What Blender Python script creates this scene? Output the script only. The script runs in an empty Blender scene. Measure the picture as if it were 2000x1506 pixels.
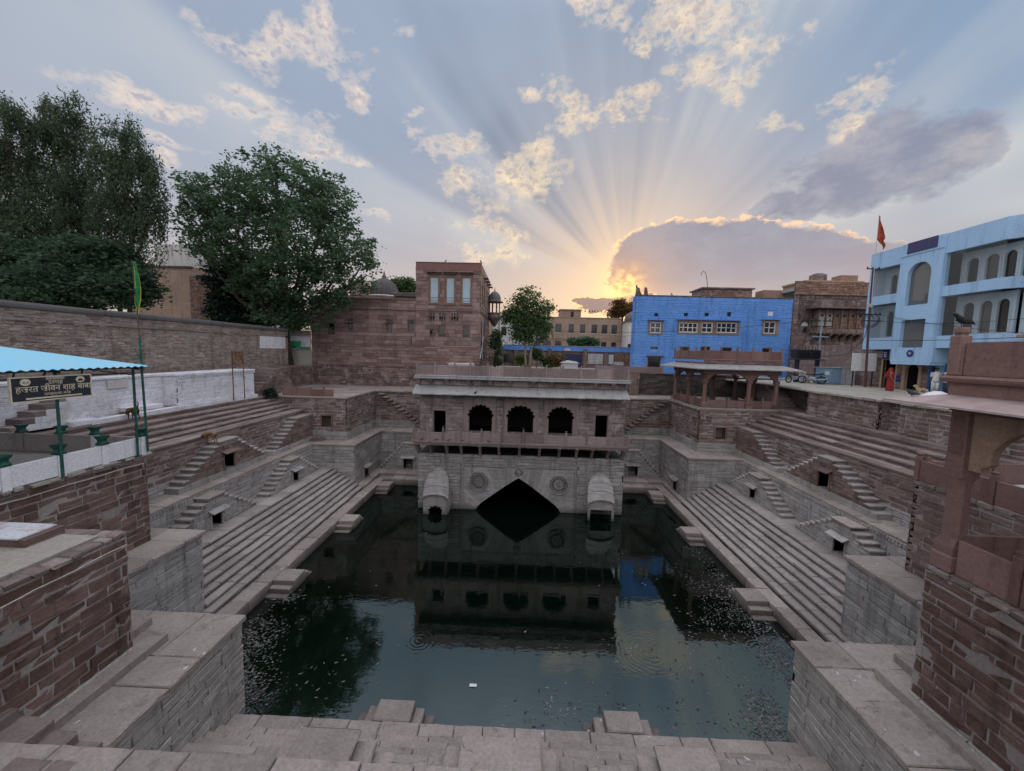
import bpy, bmesh, math, random
import numpy as np
from mathutils import Vector, Matrix
from mathutils.geometry import tessellate_polygon

random.seed(11)
rng = np.random.default_rng(11)
SC = bpy.context.scene
COL = SC.collection
PI = math.pi

# ------------------------------------------------------------------ camera
EYE = Vector((0.0, 0.0, 10.17))
F_PX = 752.3                      # focal length in pixels of the 2000 x 1506 photograph
PITCH, ROLL, YAW = 0.086737, 0.025414, -0.027279
cp, sp, cr, sr, cw, sw = (math.cos(PITCH), math.sin(PITCH), math.cos(ROLL), math.sin(ROLL),
                          math.cos(YAW), math.sin(YAW))
FWD = Vector((sw * cp, cw * cp, -sp))
R0 = Vector((cw, -sw, 0))
D0 = FWD.cross(R0)
RIGHT = cr * R0 - sr * D0
DOWN = sr * R0 + cr * D0
cam = bpy.data.objects.new('camera', bpy.data.cameras.new('camera'))
COL.objects.link(cam)
cam.data.sensor_fit = 'HORIZONTAL'
cam.data.sensor_width = 36
cam.data.lens = F_PX / 2000 * 36
cam.data.clip_start = 0.1
cam.data.clip_end = 3000
UP = -DOWN
BK = -FWD
cam.matrix_world = Matrix(((RIGHT.x, UP.x, BK.x, EYE.x), (RIGHT.y, UP.y, BK.y, EYE.y),
                           (RIGHT.z, UP.z, BK.z, EYE.z), (0, 0, 0, 1)))
SC.camera = cam


def pix(p):
    """where a world point falls in the photograph (2000 px wide) and how deep it lies"""
    d = Vector(p) - EYE
    c = d.dot(FWD)
    if c < 0.05:
        return (-1e4, -1e4, c)
    return (1000 + F_PX * d.dot(RIGHT) / c, 753 + F_PX * d.dot(DOWN) / c, c)


def azel(u, v):
    d = RIGHT * ((u - 1000) / F_PX) + DOWN * ((v - 753) / F_PX) + FWD
    d.normalize()
    return math.atan2(d.x, d.y), math.asin(d.z)


# ------------------------------------------------------------------ render settings
SC.view_settings.view_transform = 'Standard'
SC.view_settings.look = 'None'
SC.view_settings.exposure = 0.3
SC.view_settings.gamma = 1.0
SC.view_settings.use_curve_mapping = False
SC.render.engine = 'CYCLES'
cy = SC.cycles
cy.max_bounces = 5
cy.diffuse_bounces = 3
cy.glossy_bounces = 3
cy.transmission_bounces = 4
cy.transparent_max_bounces = 12
cy.caustics_reflective = False
cy.caustics_refractive = False
cy.sample_clamp_indirect = 4.0
cy.use_denoising = True
try:
    cy.denoiser = 'OPENIMAGEDENOISE'
except Exception:
    pass

# ------------------------------------------------------------------ sky
SUN_AZ, SUN_EL = azel(1222, 560)


class NT:
    """small helper for building node trees"""

    def __init__(self, tree):
        self.t = tree
        self.n = tree.nodes
        self.l = tree.links

    def node(self, kind, **kw):
        n = self.n.new(kind)
        for k, v in kw.items():
            setattr(n, k, v)
        return n

    def put(self, sock, v):
        if v is None:
            return
        if isinstance(v, bpy.types.NodeSocket):
            self.l.new(v, sock)
        else:
            try:
                sock.default_value = v
            except Exception:
                sock.default_value = tuple(v) + (1.0,)

    def m(self, op, a, b=None, c=None, clamp=False):
        n = self.node('ShaderNodeMath', operation=op, use_clamp=clamp)
        for i, v in enumerate((a, b, c)):
            self.put(n.inputs[i], v)
        return n.outputs[0]

    def vm(self, op, a, b=None):
        n = self.node('ShaderNodeVectorMath', operation=op)
        self.put(n.inputs[0], a)
        if b is not None:
            self.put(n.inputs[1], b)
        return n

    def ss(self, v, a, b, c=0.0, d=1.0):
        n = self.node('ShaderNodeMapRange', interpolation_type='SMOOTHSTEP')
        for i, x in enumerate((v, a, b, c, d)):
            self.put(n.inputs[i], x)
        return n.outputs[0]

    def lin(self, v, a, b, c=0.0, d=1.0):
        n = self.node('ShaderNodeMapRange')
        for i, x in enumerate((v, a, b, c, d)):
            self.put(n.inputs[i], x)
        return n.outputs[0]

    def mix(self, f, a, b, mode='MIX'):
        n = self.node('ShaderNodeMix', data_type='RGBA', blend_type=mode)
        self.put(n.inputs[0], f)
        self.put(n.inputs[6], a)
        self.put(n.inputs[7], b)
        return n.outputs[2]

    def noise(self, vec, scale, detail=3.0, rough=0.55, dim='3D', dist=0.0):
        n = self.node('ShaderNodeTexNoise', noise_dimensions=dim)
        if dim == '1D':
            self.put(n.inputs['W'], vec)
        else:
            self.put(n.inputs['Vector'], vec)
        n.inputs['Scale'].default_value = scale
        n.inputs['Detail'].default_value = detail
        n.inputs['Roughness'].default_value = rough
        n.inputs['Distortion'].default_value = dist
        return n.outputs[0]


world = bpy.data.worlds.new('World')
SC.world = world
world.use_nodes = True
world.cycles.sampling_method = 'NONE'    # a broad even sky: found by the surfaces' own rays
world.node_tree.nodes.clear()
W = NT(world.node_tree)
gen = W.node('ShaderNodeTexCoord').outputs['Generated']
sep = W.node('ShaderNodeSeparateXYZ')
W.l.new(gen, sep.inputs[0])
az = W.m('ARCTAN2', sep.outputs[0], sep.outputs[1])
el = W.m('ARCSINE', sep.outputs[2])
comb = W.node('ShaderNodeCombineXYZ')
W.l.new(az, comb.inputs[0])
W.l.new(el, comb.inputs[1])
comb.inputs[2].default_value = 1.0
AE = comb.outputs[0]

# ragged edges: the place where a cloud is looked up is itself displaced by noise
wob = W.node('ShaderNodeTexNoise')
wob.inputs['Scale'].default_value = 9.0
wob.inputs['Detail'].default_value = 2.0
W.l.new(AE, wob.inputs['Vector'])
wv = W.vm('SUBTRACT', wob.outputs['Color'], (0.5, 0.5, 0.5)).outputs[0]
wv = W.vm('MULTIPLY', wv, (0.13, 0.10, 0.0)).outputs[0]
AEW = W.vm('ADD', AE, wv).outputs[0]


def blob(src, cx, cy_, rx, ry, rot=0.0, w=1.0):
    """one lens-shaped patch of cloud; read off the photograph, kept as azimuth / elevation"""
    a0, e0 = azel(cx, cy_)
    c, s = math.cos(math.radians(rot)), math.sin(math.radians(rot))
    a1, e1 = azel(cx + rx * c, cy_ + rx * s)
    a2, e2 = azel(cx + ry * s, cy_ - ry * c)
    d = (a1 - a0) * (e2 - e0) - (a2 - a0) * (e1 - e0)
    ux, uy = (e2 - e0) / d, -(a2 - a0) / d
    vx, vy = -(e1 - e0) / d, (a1 - a0) / d
    u = W.vm('DOT_PRODUCT', src, (ux, uy, -ux * a0 - uy * e0)).outputs['Value']
    v = W.vm('DOT_PRODUCT', src, (vx, vy, -vx * a0 - vy * e0)).outputs['Value']
    r2 = W.m('MULTIPLY_ADD', u, u, W.m('MULTIPLY', v, v))
    return W.m('MULTIPLY_ADD', r2, -w, w)


def field(src, blobs):
    out = None
    for b in blobs:
        v = blob(src, *b)
        out = v if out is None else W.m('MAXIMUM', out, v)
    return out


CUMULUS = [(405, 62, 45, 34, 20), (490, 95, 110, 46, 18), (640, 105, 120, 70, 25), (560, 70, 90, 30, 10),
           (690, 165, 46, 34, 30), (240, 178, 150, 42, 18), (350, 212, 110, 34, 12), (480, 185, 60, 24, 15),
           (600, 255, 95, 62, 25), (640, 290, 60, 26, 0), (370, 285, 66, 15, 8), (350, 318, 40, 14, 0),
           (890, 275, 110, 52, 18), (915, 345, 46, 70, 0), (1030, 335, 115, 72, -10), (925, 440, 80, 30, 5),
           (990, 470, 60, 40, 0), (930, 490, 70, 26, 10), (1105, 205, 52, 50, 30), (1120, 245, 60, 34, 0), (1240, 205, 95, 46, -8),
           (1190, 62, 66, 34, 10), (1240, 72, 46, 36, 0), (1360, 30, 190, 80, -10), (1420, 115, 150, 70, -25),
           (1430, 175, 50, 52, 0), (1320, 120, 46, 36, 0), (1180, 4, 110, 24, 0), (1670, 205, 140, 52, -28), (1525, 243, 56, 24, -10),
           (1640, 235, 90, 36, -12), (700, 195, 26, 26, 0), (790, 48, 40, 26, 0), (740, 432, 34, 20, 0),
           (1880, 288, 70, 24, -20), (1860, 330, 90, 18, -18), (805, 207, 26, 14, 0), (1030, 205, 34, 18, 0),
           (1000, 395, 60, 30, 0), (700, 305, 40, 16, 0), (450, 232, 60, 16, 5)]
BANK = [(1400, 540, 280, 120, -2, 1.25), (1330, 520, 190, 96, -8, 1.2), (1540, 545, 250, 116, 4, 1.2),
        (1690, 540, 190, 76, 4, 1.1)]
BAND = [(1690, 330, 270, 88, -22, 1.25), (1560, 400, 130, 42, -18, 1.0), (1800, 300, 200, 90, -14, 1.1), (1910, 262, 70, 14, -12),
        (1620, 390, 170, 50, -10, 1.0)]
LOW = [(1210, 592, 100, 15, -8), (1170, 590, 60, 12, 0)]

mpn = W.node('ShaderNodeMapping')
W.l.new(AE, mpn.inputs[0])
mpn.inputs['Scale'].default_value = (1.0, 1.5, 0.0)
fb = W.noise(mpn.outputs[0], 11.0, 9.0, 0.62)
fb2 = W.noise(mpn.outputs[0], 42.0, 5.0, 0.6)
fbm = W.m('ADD', W.m('MULTIPLY_ADD', fb, 4.6, -2.3), W.m('MULTIPLY_ADD', fb2, 2.0, -1.0))

# general cloud field outside the frame, so that the sky goes on with the same broken cloud
far = W.m('MULTIPLY', W.ss(el, 0.72, 0.95), 1.0)
back = W.ss(W.m('ABSOLUTE', az), 1.05, 1.5)
outside = W.m('MAXIMUM', far, back)
cloudplane = W.vm('DIVIDE', gen, W.m('ADD', W.m('MAXIMUM', sep.outputs[2], 0.0), 0.25)).outputs[0]
ofield = W.m('MULTIPLY', W.lin(W.noise(cloudplane, 1.3, 4.0, 0.5), 0.42, 0.75, -0.6, 0.9), outside)
ofield = W.m('ADD', ofield, W.m('MULTIPLY_ADD', outside, 2.0, -2.0))

cum = W.m('MAXIMUM', field(AEW, CUMULUS), ofield)
cumf = W.m('MULTIPLY_ADD', fbm, 1.25, W.m('MULTIPLY', cum, 1.0))
dcum = W.ss(cumf, 0.20, 1.75)
bank = field(AE, BANK)
fineb = W.m('ADD', W.m('MULTIPLY_ADD', fb, 2.0, -1.0), W.m('MULTIPLY_ADD', fb2, 1.1, -0.55))
sbank = W.m('ADD', bank, W.m('MULTIPLY', fineb, 0.55))
dbank = W.ss(sbank, 0.10, 0.2)
band = W.m('ADD', W.m('MULTIPLY_ADD', fineb, 1.2, field(AEW, BAND)), 0.22)
dband = W.ss(band, 0.1, 0.95)
low = W.m('MULTIPLY_ADD', fineb, 1.5, field(AE, LOW))
dlow = W.ss(low, 0.1, 0.3)

# distance from the sun
sa = W.m('SUBTRACT', az, SUN_AZ)
se = W.m('SUBTRACT', el, SUN_EL)
ds = W.m('SQRT', W.m('ADD', W.m('MULTIPLY', sa, sa), W.m('MULTIPLY', se, se)))
theta = W.m('ARCTAN2', se, sa)

# clear sky: the physical sky gives the blue part, dust and low sun the warm part
nis = W.node('ShaderNodeTexSky', sky_type='NISHITA', sun_disc=False)
nis.sun_elevation = max(SUN_EL, 0.03)
nis.sun_rotation = SUN_AZ
nis.altitude = 230
nis.dust_density = 2.0
nisc = W.mix(1.0, nis.outputs[0], (0.05, 0.05, 0.05), 'MULTIPLY')
upf = W.ss(el, -0.04, 0.50)
azl = W.lin(az, -0.9, 1.0)
blue = W.mix(azl, (0.295, 0.345, 0.44), (0.17, 0.275, 0.42))
blue = W.mix(W.ss(el, 0.66, 1.20), blue, (1.47, 1.49, 1.66))      # unseen sky overhead raised to fill in the foreground
blue = W.mix(W.m('MULTIPLY', back, 0.9), blue, (1.00, 1.00, 1.08))  # unseen sky behind the view raised as fill too
pale = W.mix(azl, (0.56, 0.445, 0.375), (0.45, 0.385, 0.365))
pale = W.mix(back, pale, (0.60, 0.60, 0.68))
sky = W.mix(W.m('POWER', upf, 0.55), pale, blue)
glow = W.m('EXPONENT', W.m('MULTIPLY', ds, -4.6))
sky = W.mix(W.m('MULTIPLY', glow, 0.80, clamp=True), sky, (0.84, 0.53, 0.24))
sky = W.mix(W.m('MULTIPLY', W.m('MULTIPLY', W.m('EXPONENT', W.m('MULTIPLY', W.m('ABSOLUTE', el), -9.0)), W.ss(W.m('ABSOLUTE', sa), 1.2, 0.0)), 0.62), sky, (0.78, 0.40, 0.21))
core = W.m('EXPONENT', W.m('MULTIPLY', W.m('MULTIPLY', ds, ds), -420.0))
sky = W.mix(W.m('MULTIPLY', core, 0.95), sky, (1.15, 0.66, 0.22))
sky = W.mix(0.10, sky, nisc, 'ADD')

# shafts of light fanning out from the sun between the clouds
ray = W.noise(theta, 1.5, 2.0, 0.55, dim='1D')
ray2 = W.noise(theta, 5.5, 2.0, 0.55, dim='1D')
rr = W.m('ADD', W.m('MULTIPLY_ADD', ray, 2.6, -1.32), W.m('MULTIPLY_ADD', ray2, 0.9, -0.46))
rr = W.m('MULTIPLY', rr, W.lin(W.noise(AE, 3.4, 2.0), 0.32, 0.68, 0.1, 1.45))
rfade = W.m('MULTIPLY', W.ss(ds, 0.06, 0.25), W.ss(ds, 1.75, 0.7))
rfade = W.m('MULTIPLY', rfade, W.ss(se, -0.01, 0.10))
shaft = W.m('MULTIPLY', rr, rfade)
sky = W.mix(W.m('MAXIMUM', W.m('MULTIPLY', shaft, 1.15), 0.0, clamp=True), sky, (0.60, 0.60, 0.57))
sky = W.mix(W.m('MAXIMUM', W.m('MULTIPLY', shaft, -1.2), 0.0, clamp=True), sky, (0.185, 0.225, 0.30))

# clouds over it
lit = W.mix(W.ss(ds, 0.05, 0.8), (1.0, 0.76, 0.44), (0.80, 0.66, 0.54))
shade = W.mix(W.ss(ds, 0.1, 0.9), (0.52, 0.43, 0.36), (0.40, 0.385, 0.44))
ccol = W.mix(W.ss(W.m('MULTIPLY_ADD', cumf, 0.30, W.m('MULTIPLY', fb2, 1.6)), 0.95, 1.5), lit, shade)
sky = W.mix(W.m('MULTIPLY', dcum, 0.95), sky, ccol)

bcol = W.mix(W.ss(el, 0.10, 0.30), (0.40, 0.33, 0.335), (0.262, 0.262, 0.325))
bcol = W.mix(W.ss(fb, 0.35, 0.65), bcol, W.mix(0.5, bcol, (0.37, 0.365, 0.40)))
bcol = W.mix(W.m('MULTIPLY', W.m('EXPONENT', W.m('MULTIPLY', ds, -17.0)), 0.9), bcol, (0.85, 0.42, 0.17))
bfade = W.ss(el, 0.06, 0.19)
rimn = W.m('MULTIPLY', W.ss(sbank, 0.06, 0.14), W.ss(sbank, 0.30, 0.16))
rimn = W.m('MULTIPLY', rimn, W.ss(el, 0.19, 0.25))
rimn = W.m('MULTIPLY', rimn, W.ss(fb2, 0.36, 0.56))
rimn = W.m('MULTIPLY', rimn, W.lin(ds, 0.0, 0.75, 1.0, 0.25))
dcol = W.mix(W.ss(az, 0.4, 0.95), (0.235, 0.235, 0.30), (0.205, 0.225, 0.305))
dcol = W.mix(W.ss(fb, 0.4, 0.66), dcol, (0.34, 0.335, 0.385))
rim2 = W.m('MULTIPLY', W.ss(band, 0.0, 0.2), W.ss(band, 0.6, 0.25))
dcol = W.mix(W.m('MULTIPLY', rim2, W.ss(fb, 0.50, 0.66)), dcol, (0.85, 0.60, 0.47))
sky = W.mix(W.m('MULTIPLY', dband, 0.85), sky, dcol)
sky = W.mix(W.m('MULTIPLY', dbank, W.m('MULTIPLY', bfade, 0.95)), sky, bcol)
sky = W.mix(rimn, sky, (1.15, 0.72, 0.38))
lcol = W.mix(W.m('MULTIPLY', W.ss(low, 0.05, 0.15), W.ss(low, 0.45, 0.2)), (0.36, 0.25, 0.22), (1.4, 0.80, 0.28))
sky = W.mix(dlow, sky, lcol)
hot = W.m('MULTIPLY', W.m('EXPONENT', W.m('MULTIPLY', W.m('MULTIPLY', ds, ds), -900.0)), W.ss(fb2, 0.38, 0.6))
sky = W.mix(hot, sky, (1.5, 0.92, 0.34))
# below the horizon only ground haze
sky = W.mix(W.ss(el, -0.02, -0.12), sky, (0.12, 0.10, 0.09))
bg = W.node('ShaderNodeBackground')
W.l.new(sky, bg.inputs[0])
bg.inputs[1].default_value = 1.0
wo = W.node('ShaderNodeOutputWorld')
W.l.new(bg.outputs[0], wo.inputs[0])

sun = bpy.data.objects.new('sun', bpy.data.lights.new('sun', 'SUN'))
COL.objects.link(sun)
sun.data.energy = 0.5
sun.data.angle = math.radians(14)
sun.data.color = (1.0, 0.78, 0.55)
sd = Vector((math.sin(SUN_AZ) * math.cos(0.11), math.cos(SUN_AZ) * math.cos(0.11), math.sin(0.11)))
sun.rotation_euler = sd.to_track_quat('Z', 'Y').to_euler()
sun.location = (20, 60, 40)

# ================================================================== materials
MATS = {}


def new_mat(name):
    m = bpy.data.materials.new(name)
    m.use_nodes = True
    nt = NT(m.node_tree)
    bs = m.node_tree.nodes['Principled BSDF']
    MATS[name] = m
    return m, nt, bs


def stone(name, c1, c2, dirt=0.5, streak=0.4, spots=0.0, bump=0.35, strata=1.0, rough=0.86, patch=None, patch_amt=0.0, rnd=0.6):
    """weathered stone: a tone of its own for every block, strata, grime, rain streaks, bird lime, relief"""
    m, N, bs = new_mat(name)
    geo = N.node('ShaderNodeNewGeometry')
    pos = geo.outputs['Position']
    oi = N.node('ShaderNodeObjectInfo')
    r = N.m('FRACT', N.m('ADD', N.m('MULTIPLY', geo.outputs['Random Per Island'], 7.31), N.m('MULTIPLY', oi.outputs['Random'], 3.17)))
    big = N.noise(pos, 0.55, 4.0, 0.6)
    st = N.noise(N.vm('MULTIPLY', pos, (1.6, 1.6, 11.0)).outputs[0], 1.0, 4.0, 0.6, dist=0.6)
    fine = N.noise(pos, 17.0, 5.0, 0.65)
    f = N.m('ADD', N.m('MULTIPLY', r, rnd), N.m('MULTIPLY_ADD', big, 1.4, -0.5 - rnd * 0.35))
    col = N.mix(N.m('MULTIPLY', f, 1.0, clamp=True), c1, c2)
    if patch is not None:
        pn = N.noise(pos, 1.9, 5.0, 0.65)
        col = N.mix(N.m('MULTIPLY', N.ss(pn, 0.52, 0.62), patch_amt), col, patch)
    k = N.m('MULTIPLY', N.lin(st, 0.25, 0.75, 1.0 - 0.32 * strata, 1.0 + 0.22 * strata), N.lin(fine, 0.25, 0.75, 0.74, 1.22))
    k = N.m('MULTIPLY', k, N.lin(r, 0.0, 1.0, 1.0 - 0.24 * rnd, 1.0 + 0.18 * rnd))
    sk = N.noise(N.vm('MULTIPLY', pos, (2.6, 2.6, 0.22)).outputs[0], 1.0, 4.0, 0.6)
    k = N.m('MULTIPLY', k, N.m('SUBTRACT', 1.0, N.m('MULTIPLY', N.ss(sk, 0.52, 0.72), streak)))
    gr = N.noise(pos, 2.7, 6.0, 0.7)
    k = N.m('MULTIPLY', k, N.m('SUBTRACT', 1.0, N.m('MULTIPLY', N.ss(gr, 0.55, 0.75), dirt * 0.55)))
    zz = N.node('ShaderNodeSeparateXYZ')
    N.l.new(pos, zz.inputs[0])
    wl = N.lin(N.m('MULTIPLY_ADD', gr, 0.5, zz.outputs[2]), 0.28, 0.62, 0.42, 1.0)
    k = N.m('MULTIPLY', k, wl)
    vs = N.vm('SCALE', col)
    N.put(vs.inputs['Scale'], k)
    col = vs.outputs[0]
    crack = None
    if spots > 0:
        wv_ = N.node('ShaderNodeTexNoise')
        wv_.inputs['Scale'].default_value = 2.4
        wv_.inputs['Detail'].default_value = 4.0
        N.l.new(pos, wv_.inputs['Vector'])
        wp = N.vm('ADD', pos, N.vm('MULTIPLY', wv_.outputs['Color'], (0.45, 0.45, 0.45)).outputs[0]).outputs[0]
        vo = N.node('ShaderNodeTexVoronoi')
        vo.inputs['Scale'].default_value = 3.4
        N.l.new(wp, vo.inputs['Vector'])
        sz = N.m('MULTIPLY', N.lin(N.noise(pos, 0.9, 2.0), 0.45, 0.68, 0.0, 1.0), 0.13 * spots)
        lime = N.m('LESS_THAN', vo.outputs['Distance'], sz)
        up = N.node('ShaderNodeSeparateXYZ')
        N.l.new(geo.outputs['Normal'], up.inputs[0])
        lime = N.m('MULTIPLY', lime, N.m('GREATER_THAN', up.outputs[2], 0.5))
        ve = N.node('ShaderNodeTexVoronoi', feature='DISTANCE_TO_EDGE')
        ve.inputs['Scale'].default_value = 0.75
        N.l.new(wp, ve.inputs['Vector'])
        crack = N.m('MULTIPLY', N.ss(ve.outputs['Distance'], 0.009, 0.002), N.ss(N.noise(pos, 0.9, 3.0), 0.53, 0.62))
        col = N.mix(N.m('MULTIPLY', crack, 0.6), col, (0.07, 0.06, 0.055))
        col = N.mix(N.m('MULTIPLY', lime, 0.75), col, (0.62, 0.62, 0.62))
    N.l.new(col, bs.inputs['Base Color'])
    bs.inputs['Roughness'].default_value = rough
    bs.inputs['Specular IOR Level'].default_value = 0.25
    h = N.m('ADD', N.m('MULTIPLY', st, 0.6 * strata), N.m('MULTIPLY_ADD', fine, 0.45, N.m('MULTIPLY', gr, 0.7)))
    if crack is not None:
        h = N.m('MULTIPLY_ADD', crack, -0.8, h)
    bn = N.node('ShaderNodeBump')
    bn.inputs['Strength'].default_value = bump
    bn.inputs['Distance'].default_value = 0.05
    N.l.new(h, bn.inputs['Height'])
    N.l.new(bn.outputs[0], bs.inputs['Normal'])
    return m


def plain(name, c, rough=0.6, metal=0.0, var=0.15, scale=6.0, bump=0.0, spec=0.4, c2=None, stretch=(1, 1, 1)):
    m, N, bs = new_mat(name)
    pos = N.node('ShaderNodeNewGeometry').outputs['Position']
    oi = N.node('ShaderNodeObjectInfo').outputs['Random']
    n = N.noise(N.vm('MULTIPLY', pos, stretch).outputs[0], scale, 5.0, 0.65)
    c2 = c2 or tuple(x * (1 - 2.2 * var) for x in c)
    col = N.mix(N.ss(N.m('ADD', n, N.m('MULTIPLY_ADD', oi, 0.12, -0.06)), 0.32, 0.68), c2, tuple(min(x * (1 + var * 0.5), 1) for x in c))
    N.l.new(col, bs.inputs['Base Color'])
    bs.inputs['Roughness'].default_value = rough
    bs.inputs['Metallic'].default_value = metal
    bs.inputs['Specular IOR Level'].default_value = spec
    if bump:
        b = N.node('ShaderNodeBump')
        b.inputs['Strength'].default_value = bump
        b.inputs['Distance'].default_value = 0.03
        N.l.new(n, b.inputs['Height'])
        N.l.new(b.outputs[0], bs.inputs['Normal'])
    return m


def leaf(name, c1, c2, trans=0.35):
    m, N, bs = new_mat(name)
    geo = N.node('ShaderNodeNewGeometry')
    big = N.noise(geo.outputs['Position'], 0.7, 3.0, 0.6)
    f = N.m('MULTIPLY_ADD', geo.outputs['Random Per Island'], 0.55, N.m('MULTIPLY_ADD', big, 1.3, -0.42), clamp=True)
    col = N.mix(f, c1, c2)
    N.l.new(col, bs.inputs['Base Color'])
    bs.inputs['Roughness'].default_value = 0.55
    bs.inputs['Specular IOR Level'].default_value = 0.3
    tr = N.node('ShaderNodeBsdfTranslucent')
    N.l.new(N.mix(0.5, col, tuple(min(1, x * 1.8) for x in c2)), tr.inputs[0])
    ms = N.node('ShaderNodeMixShader')
    ms.inputs[0].default_value = trans
    N.l.new(bs.outputs[0], ms.inputs[1])
    N.l.new(tr.outputs[0], ms.inputs[2])
    out = N.t.nodes['Material Output']
    N.l.new(ms.outputs[0], out.inputs[0])
    return m


GREY = stone('grey_stone', (0.32, 0.305, 0.29), (0.455, 0.437, 0.42), dirt=0.6, streak=0.35, rnd=0.45)
RISER = stone('shaded_riser_stone', (0.145, 0.122, 0.112), (0.225, 0.195, 0.18), dirt=0.8, streak=0.3, rnd=0.4)  # darker copy of the step stone; riser shade is put into its colour
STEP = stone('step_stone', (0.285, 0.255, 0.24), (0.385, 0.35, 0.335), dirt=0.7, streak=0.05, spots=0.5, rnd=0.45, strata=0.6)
LEDGE = stone('ledge_stone', (0.275, 0.235, 0.215), (0.38, 0.33, 0.305), dirt=0.7, streak=0.05, spots=1.3, rnd=0.4, strata=0.5)
RED = stone('red_stone', (0.165, 0.112, 0.098), (0.275, 0.205, 0.185), dirt=0.7, streak=0.35)
REDSTEP = stone('red_step_stone', (0.195, 0.152, 0.14), (0.30, 0.25, 0.235), dirt=0.8, streak=0.1, spots=0.5, strata=0.8)
TOWER = stone('dark_red_stone', (0.125, 0.075, 0.064), (0.24, 0.165, 0.145), dirt=0.8, streak=0.5, bump=0.6)
PALE = stone('pale_stone', (0.36, 0.34, 0.31), (0.47, 0.45, 0.42), dirt=0.5, streak=0.25, bump=0.4, rnd=0.4)
PAV = stone('pink_stone', (0.215, 0.165, 0.155), (0.325, 0.265, 0.25), dirt=0.6, streak=0.4, patch=(0.40, 0.35, 0.34), patch_amt=0.6)
PAVTRIM = stone('pink_trim_stone', (0.225, 0.17, 0.16), (0.315, 0.25, 0.24), dirt=0.6, streak=0.35, strata=0.5)
EAVE = stone('eave_stone', (0.29, 0.285, 0.275), (0.36, 0.355, 0.345), dirt=0.8, streak=0.3, strata=0.3, rnd=0.15)
BUILD = stone('building_stone', (0.195, 0.13, 0.117), (0.345, 0.25, 0.225), dirt=0.6, streak=0.35, rnd=0.55, bump=0.25)
DKBROWN = stone('dark_brown_stone', (0.075, 0.06, 0.055), (0.14, 0.115, 0.105), dirt=0.7, streak=0.4)  # darker brown than old_stone, for walls by the pillared pavilion
CHH = stone('chhatri_stone', (0.175, 0.102, 0.088), (0.25, 0.165, 0.145), dirt=0.5, streak=0.3, strata=0.4, bump=0.25, rough=0.8)
TAN = stone('tan_stone', (0.36, 0.255, 0.165), (0.44, 0.33, 0.225), dirt=0.4, streak=0.3, strata=0.3)
RUBBLE = stone('rubble_stone', (0.235, 0.195, 0.17), (0.385, 0.325, 0.285), dirt=0.9, streak=0.4, bump=0.9, patch=(0.22, 0.14, 0.115), patch_amt=0.7)
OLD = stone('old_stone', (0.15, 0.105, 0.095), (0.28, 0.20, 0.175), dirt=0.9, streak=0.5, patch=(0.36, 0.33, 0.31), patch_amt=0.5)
MORTW = stone('pale_mortar', (0.22, 0.195, 0.185), (0.54, 0.50, 0.48), dirt=0.4, streak=0.2, strata=0.0, rnd=0.0, bump=0.3)
MORTD = stone('dark_mortar', (0.06, 0.055, 0.055), (0.12, 0.11, 0.108), dirt=0.5, streak=0.2, strata=0.0, rnd=0.0)
CEMENT = stone('cement', (0.31, 0.285, 0.25), (0.42, 0.395, 0.355), dirt=0.5, streak=0.0, strata=0.0, rnd=0.2, spots=0.5, bump=0.2)
WHITE = stone('whitewash', (0.62, 0.62, 0.66), (0.80, 0.80, 0.84), dirt=0.35, streak=0.12, strata=0.25, rnd=0.15, bump=0.3,
              patch=(0.33, 0.28, 0.26), patch_amt=0.35)
WHITE2 = stone('parapet_whitewash', (0.70, 0.70, 0.74), (0.82, 0.82, 0.86), dirt=0.25, streak=0.08, strata=0.05, rnd=0.1, bump=0.15)
PLINNER = stone('parapet_plaster', (0.33, 0.30, 0.29), (0.42, 0.385, 0.375), dirt=0.6, streak=0.2, strata=0.1, rnd=0.1, bump=0.15)
BROWN = stone('brown_render', (0.30, 0.215, 0.165), (0.40, 0.30, 0.24), dirt=0.5, streak=0.4, strata=0.2, rnd=0.2, bump=0.2)
BRICK = stone('thin_brick', (0.24, 0.14, 0.10), (0.36, 0.235, 0.18), dirt=0.7, streak=0.2, strata=0.3, rnd=0.8)
GROUND = stone('dusty_ground', (0.27, 0.23, 0.19), (0.36, 0.32, 0.27), dirt=0.5, streak=0.0, strata=0.0, rnd=0.0)
BLUE = stone('blue_limewash', (0.11, 0.27, 0.62), (0.19, 0.37, 0.74), dirt=0.45, streak=0.25, strata=0.3, rnd=0.12, bump=0.3)
LBLUE = stone('pale_blue_paint', (0.36, 0.56, 0.78), (0.43, 0.63, 0.83), dirt=0.3, streak=0.22, strata=0.0, rnd=0.0, bump=0.05)
LBLUE2 = stone('pale_blue_plaster', (0.55, 0.66, 0.72), (0.63, 0.73, 0.78), dirt=0.15, streak=0.10, strata=0.0, rnd=0.0, bump=0.05)
CREAM = stone('cream_render', (0.50, 0.48, 0.46), (0.62, 0.60, 0.58), dirt=0.6, streak=0.5, strata=0.1, rnd=0.1)
GREENP = plain('dark_green_paint', (0.012, 0.10, 0.075), 0.5, var=0.25)
GREENB = plain('bright_green_paint', (0.01, 0.27, 0.12), 0.55)
WOOD = plain('brown_wood', (0.20, 0.105, 0.06), 0.6, stretch=(1, 1, 0.2))
WHITEP = plain('white_paint', (0.66, 0.66, 0.64), 0.5, var=0.1)
METD = plain('dark_metal', (0.035, 0.036, 0.042), 0.5, 0.3)
METG = plain('grey_metal', (0.34, 0.38, 0.43), 0.45, 0.2, var=0.12)
METB = plain('blue_grey_metal', (0.20, 0.31, 0.42), 0.5, 0.1, var=0.1)
RUST = plain('rusty_metal', (0.20, 0.09, 0.055), 0.8, 0.1, var=0.3)
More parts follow.
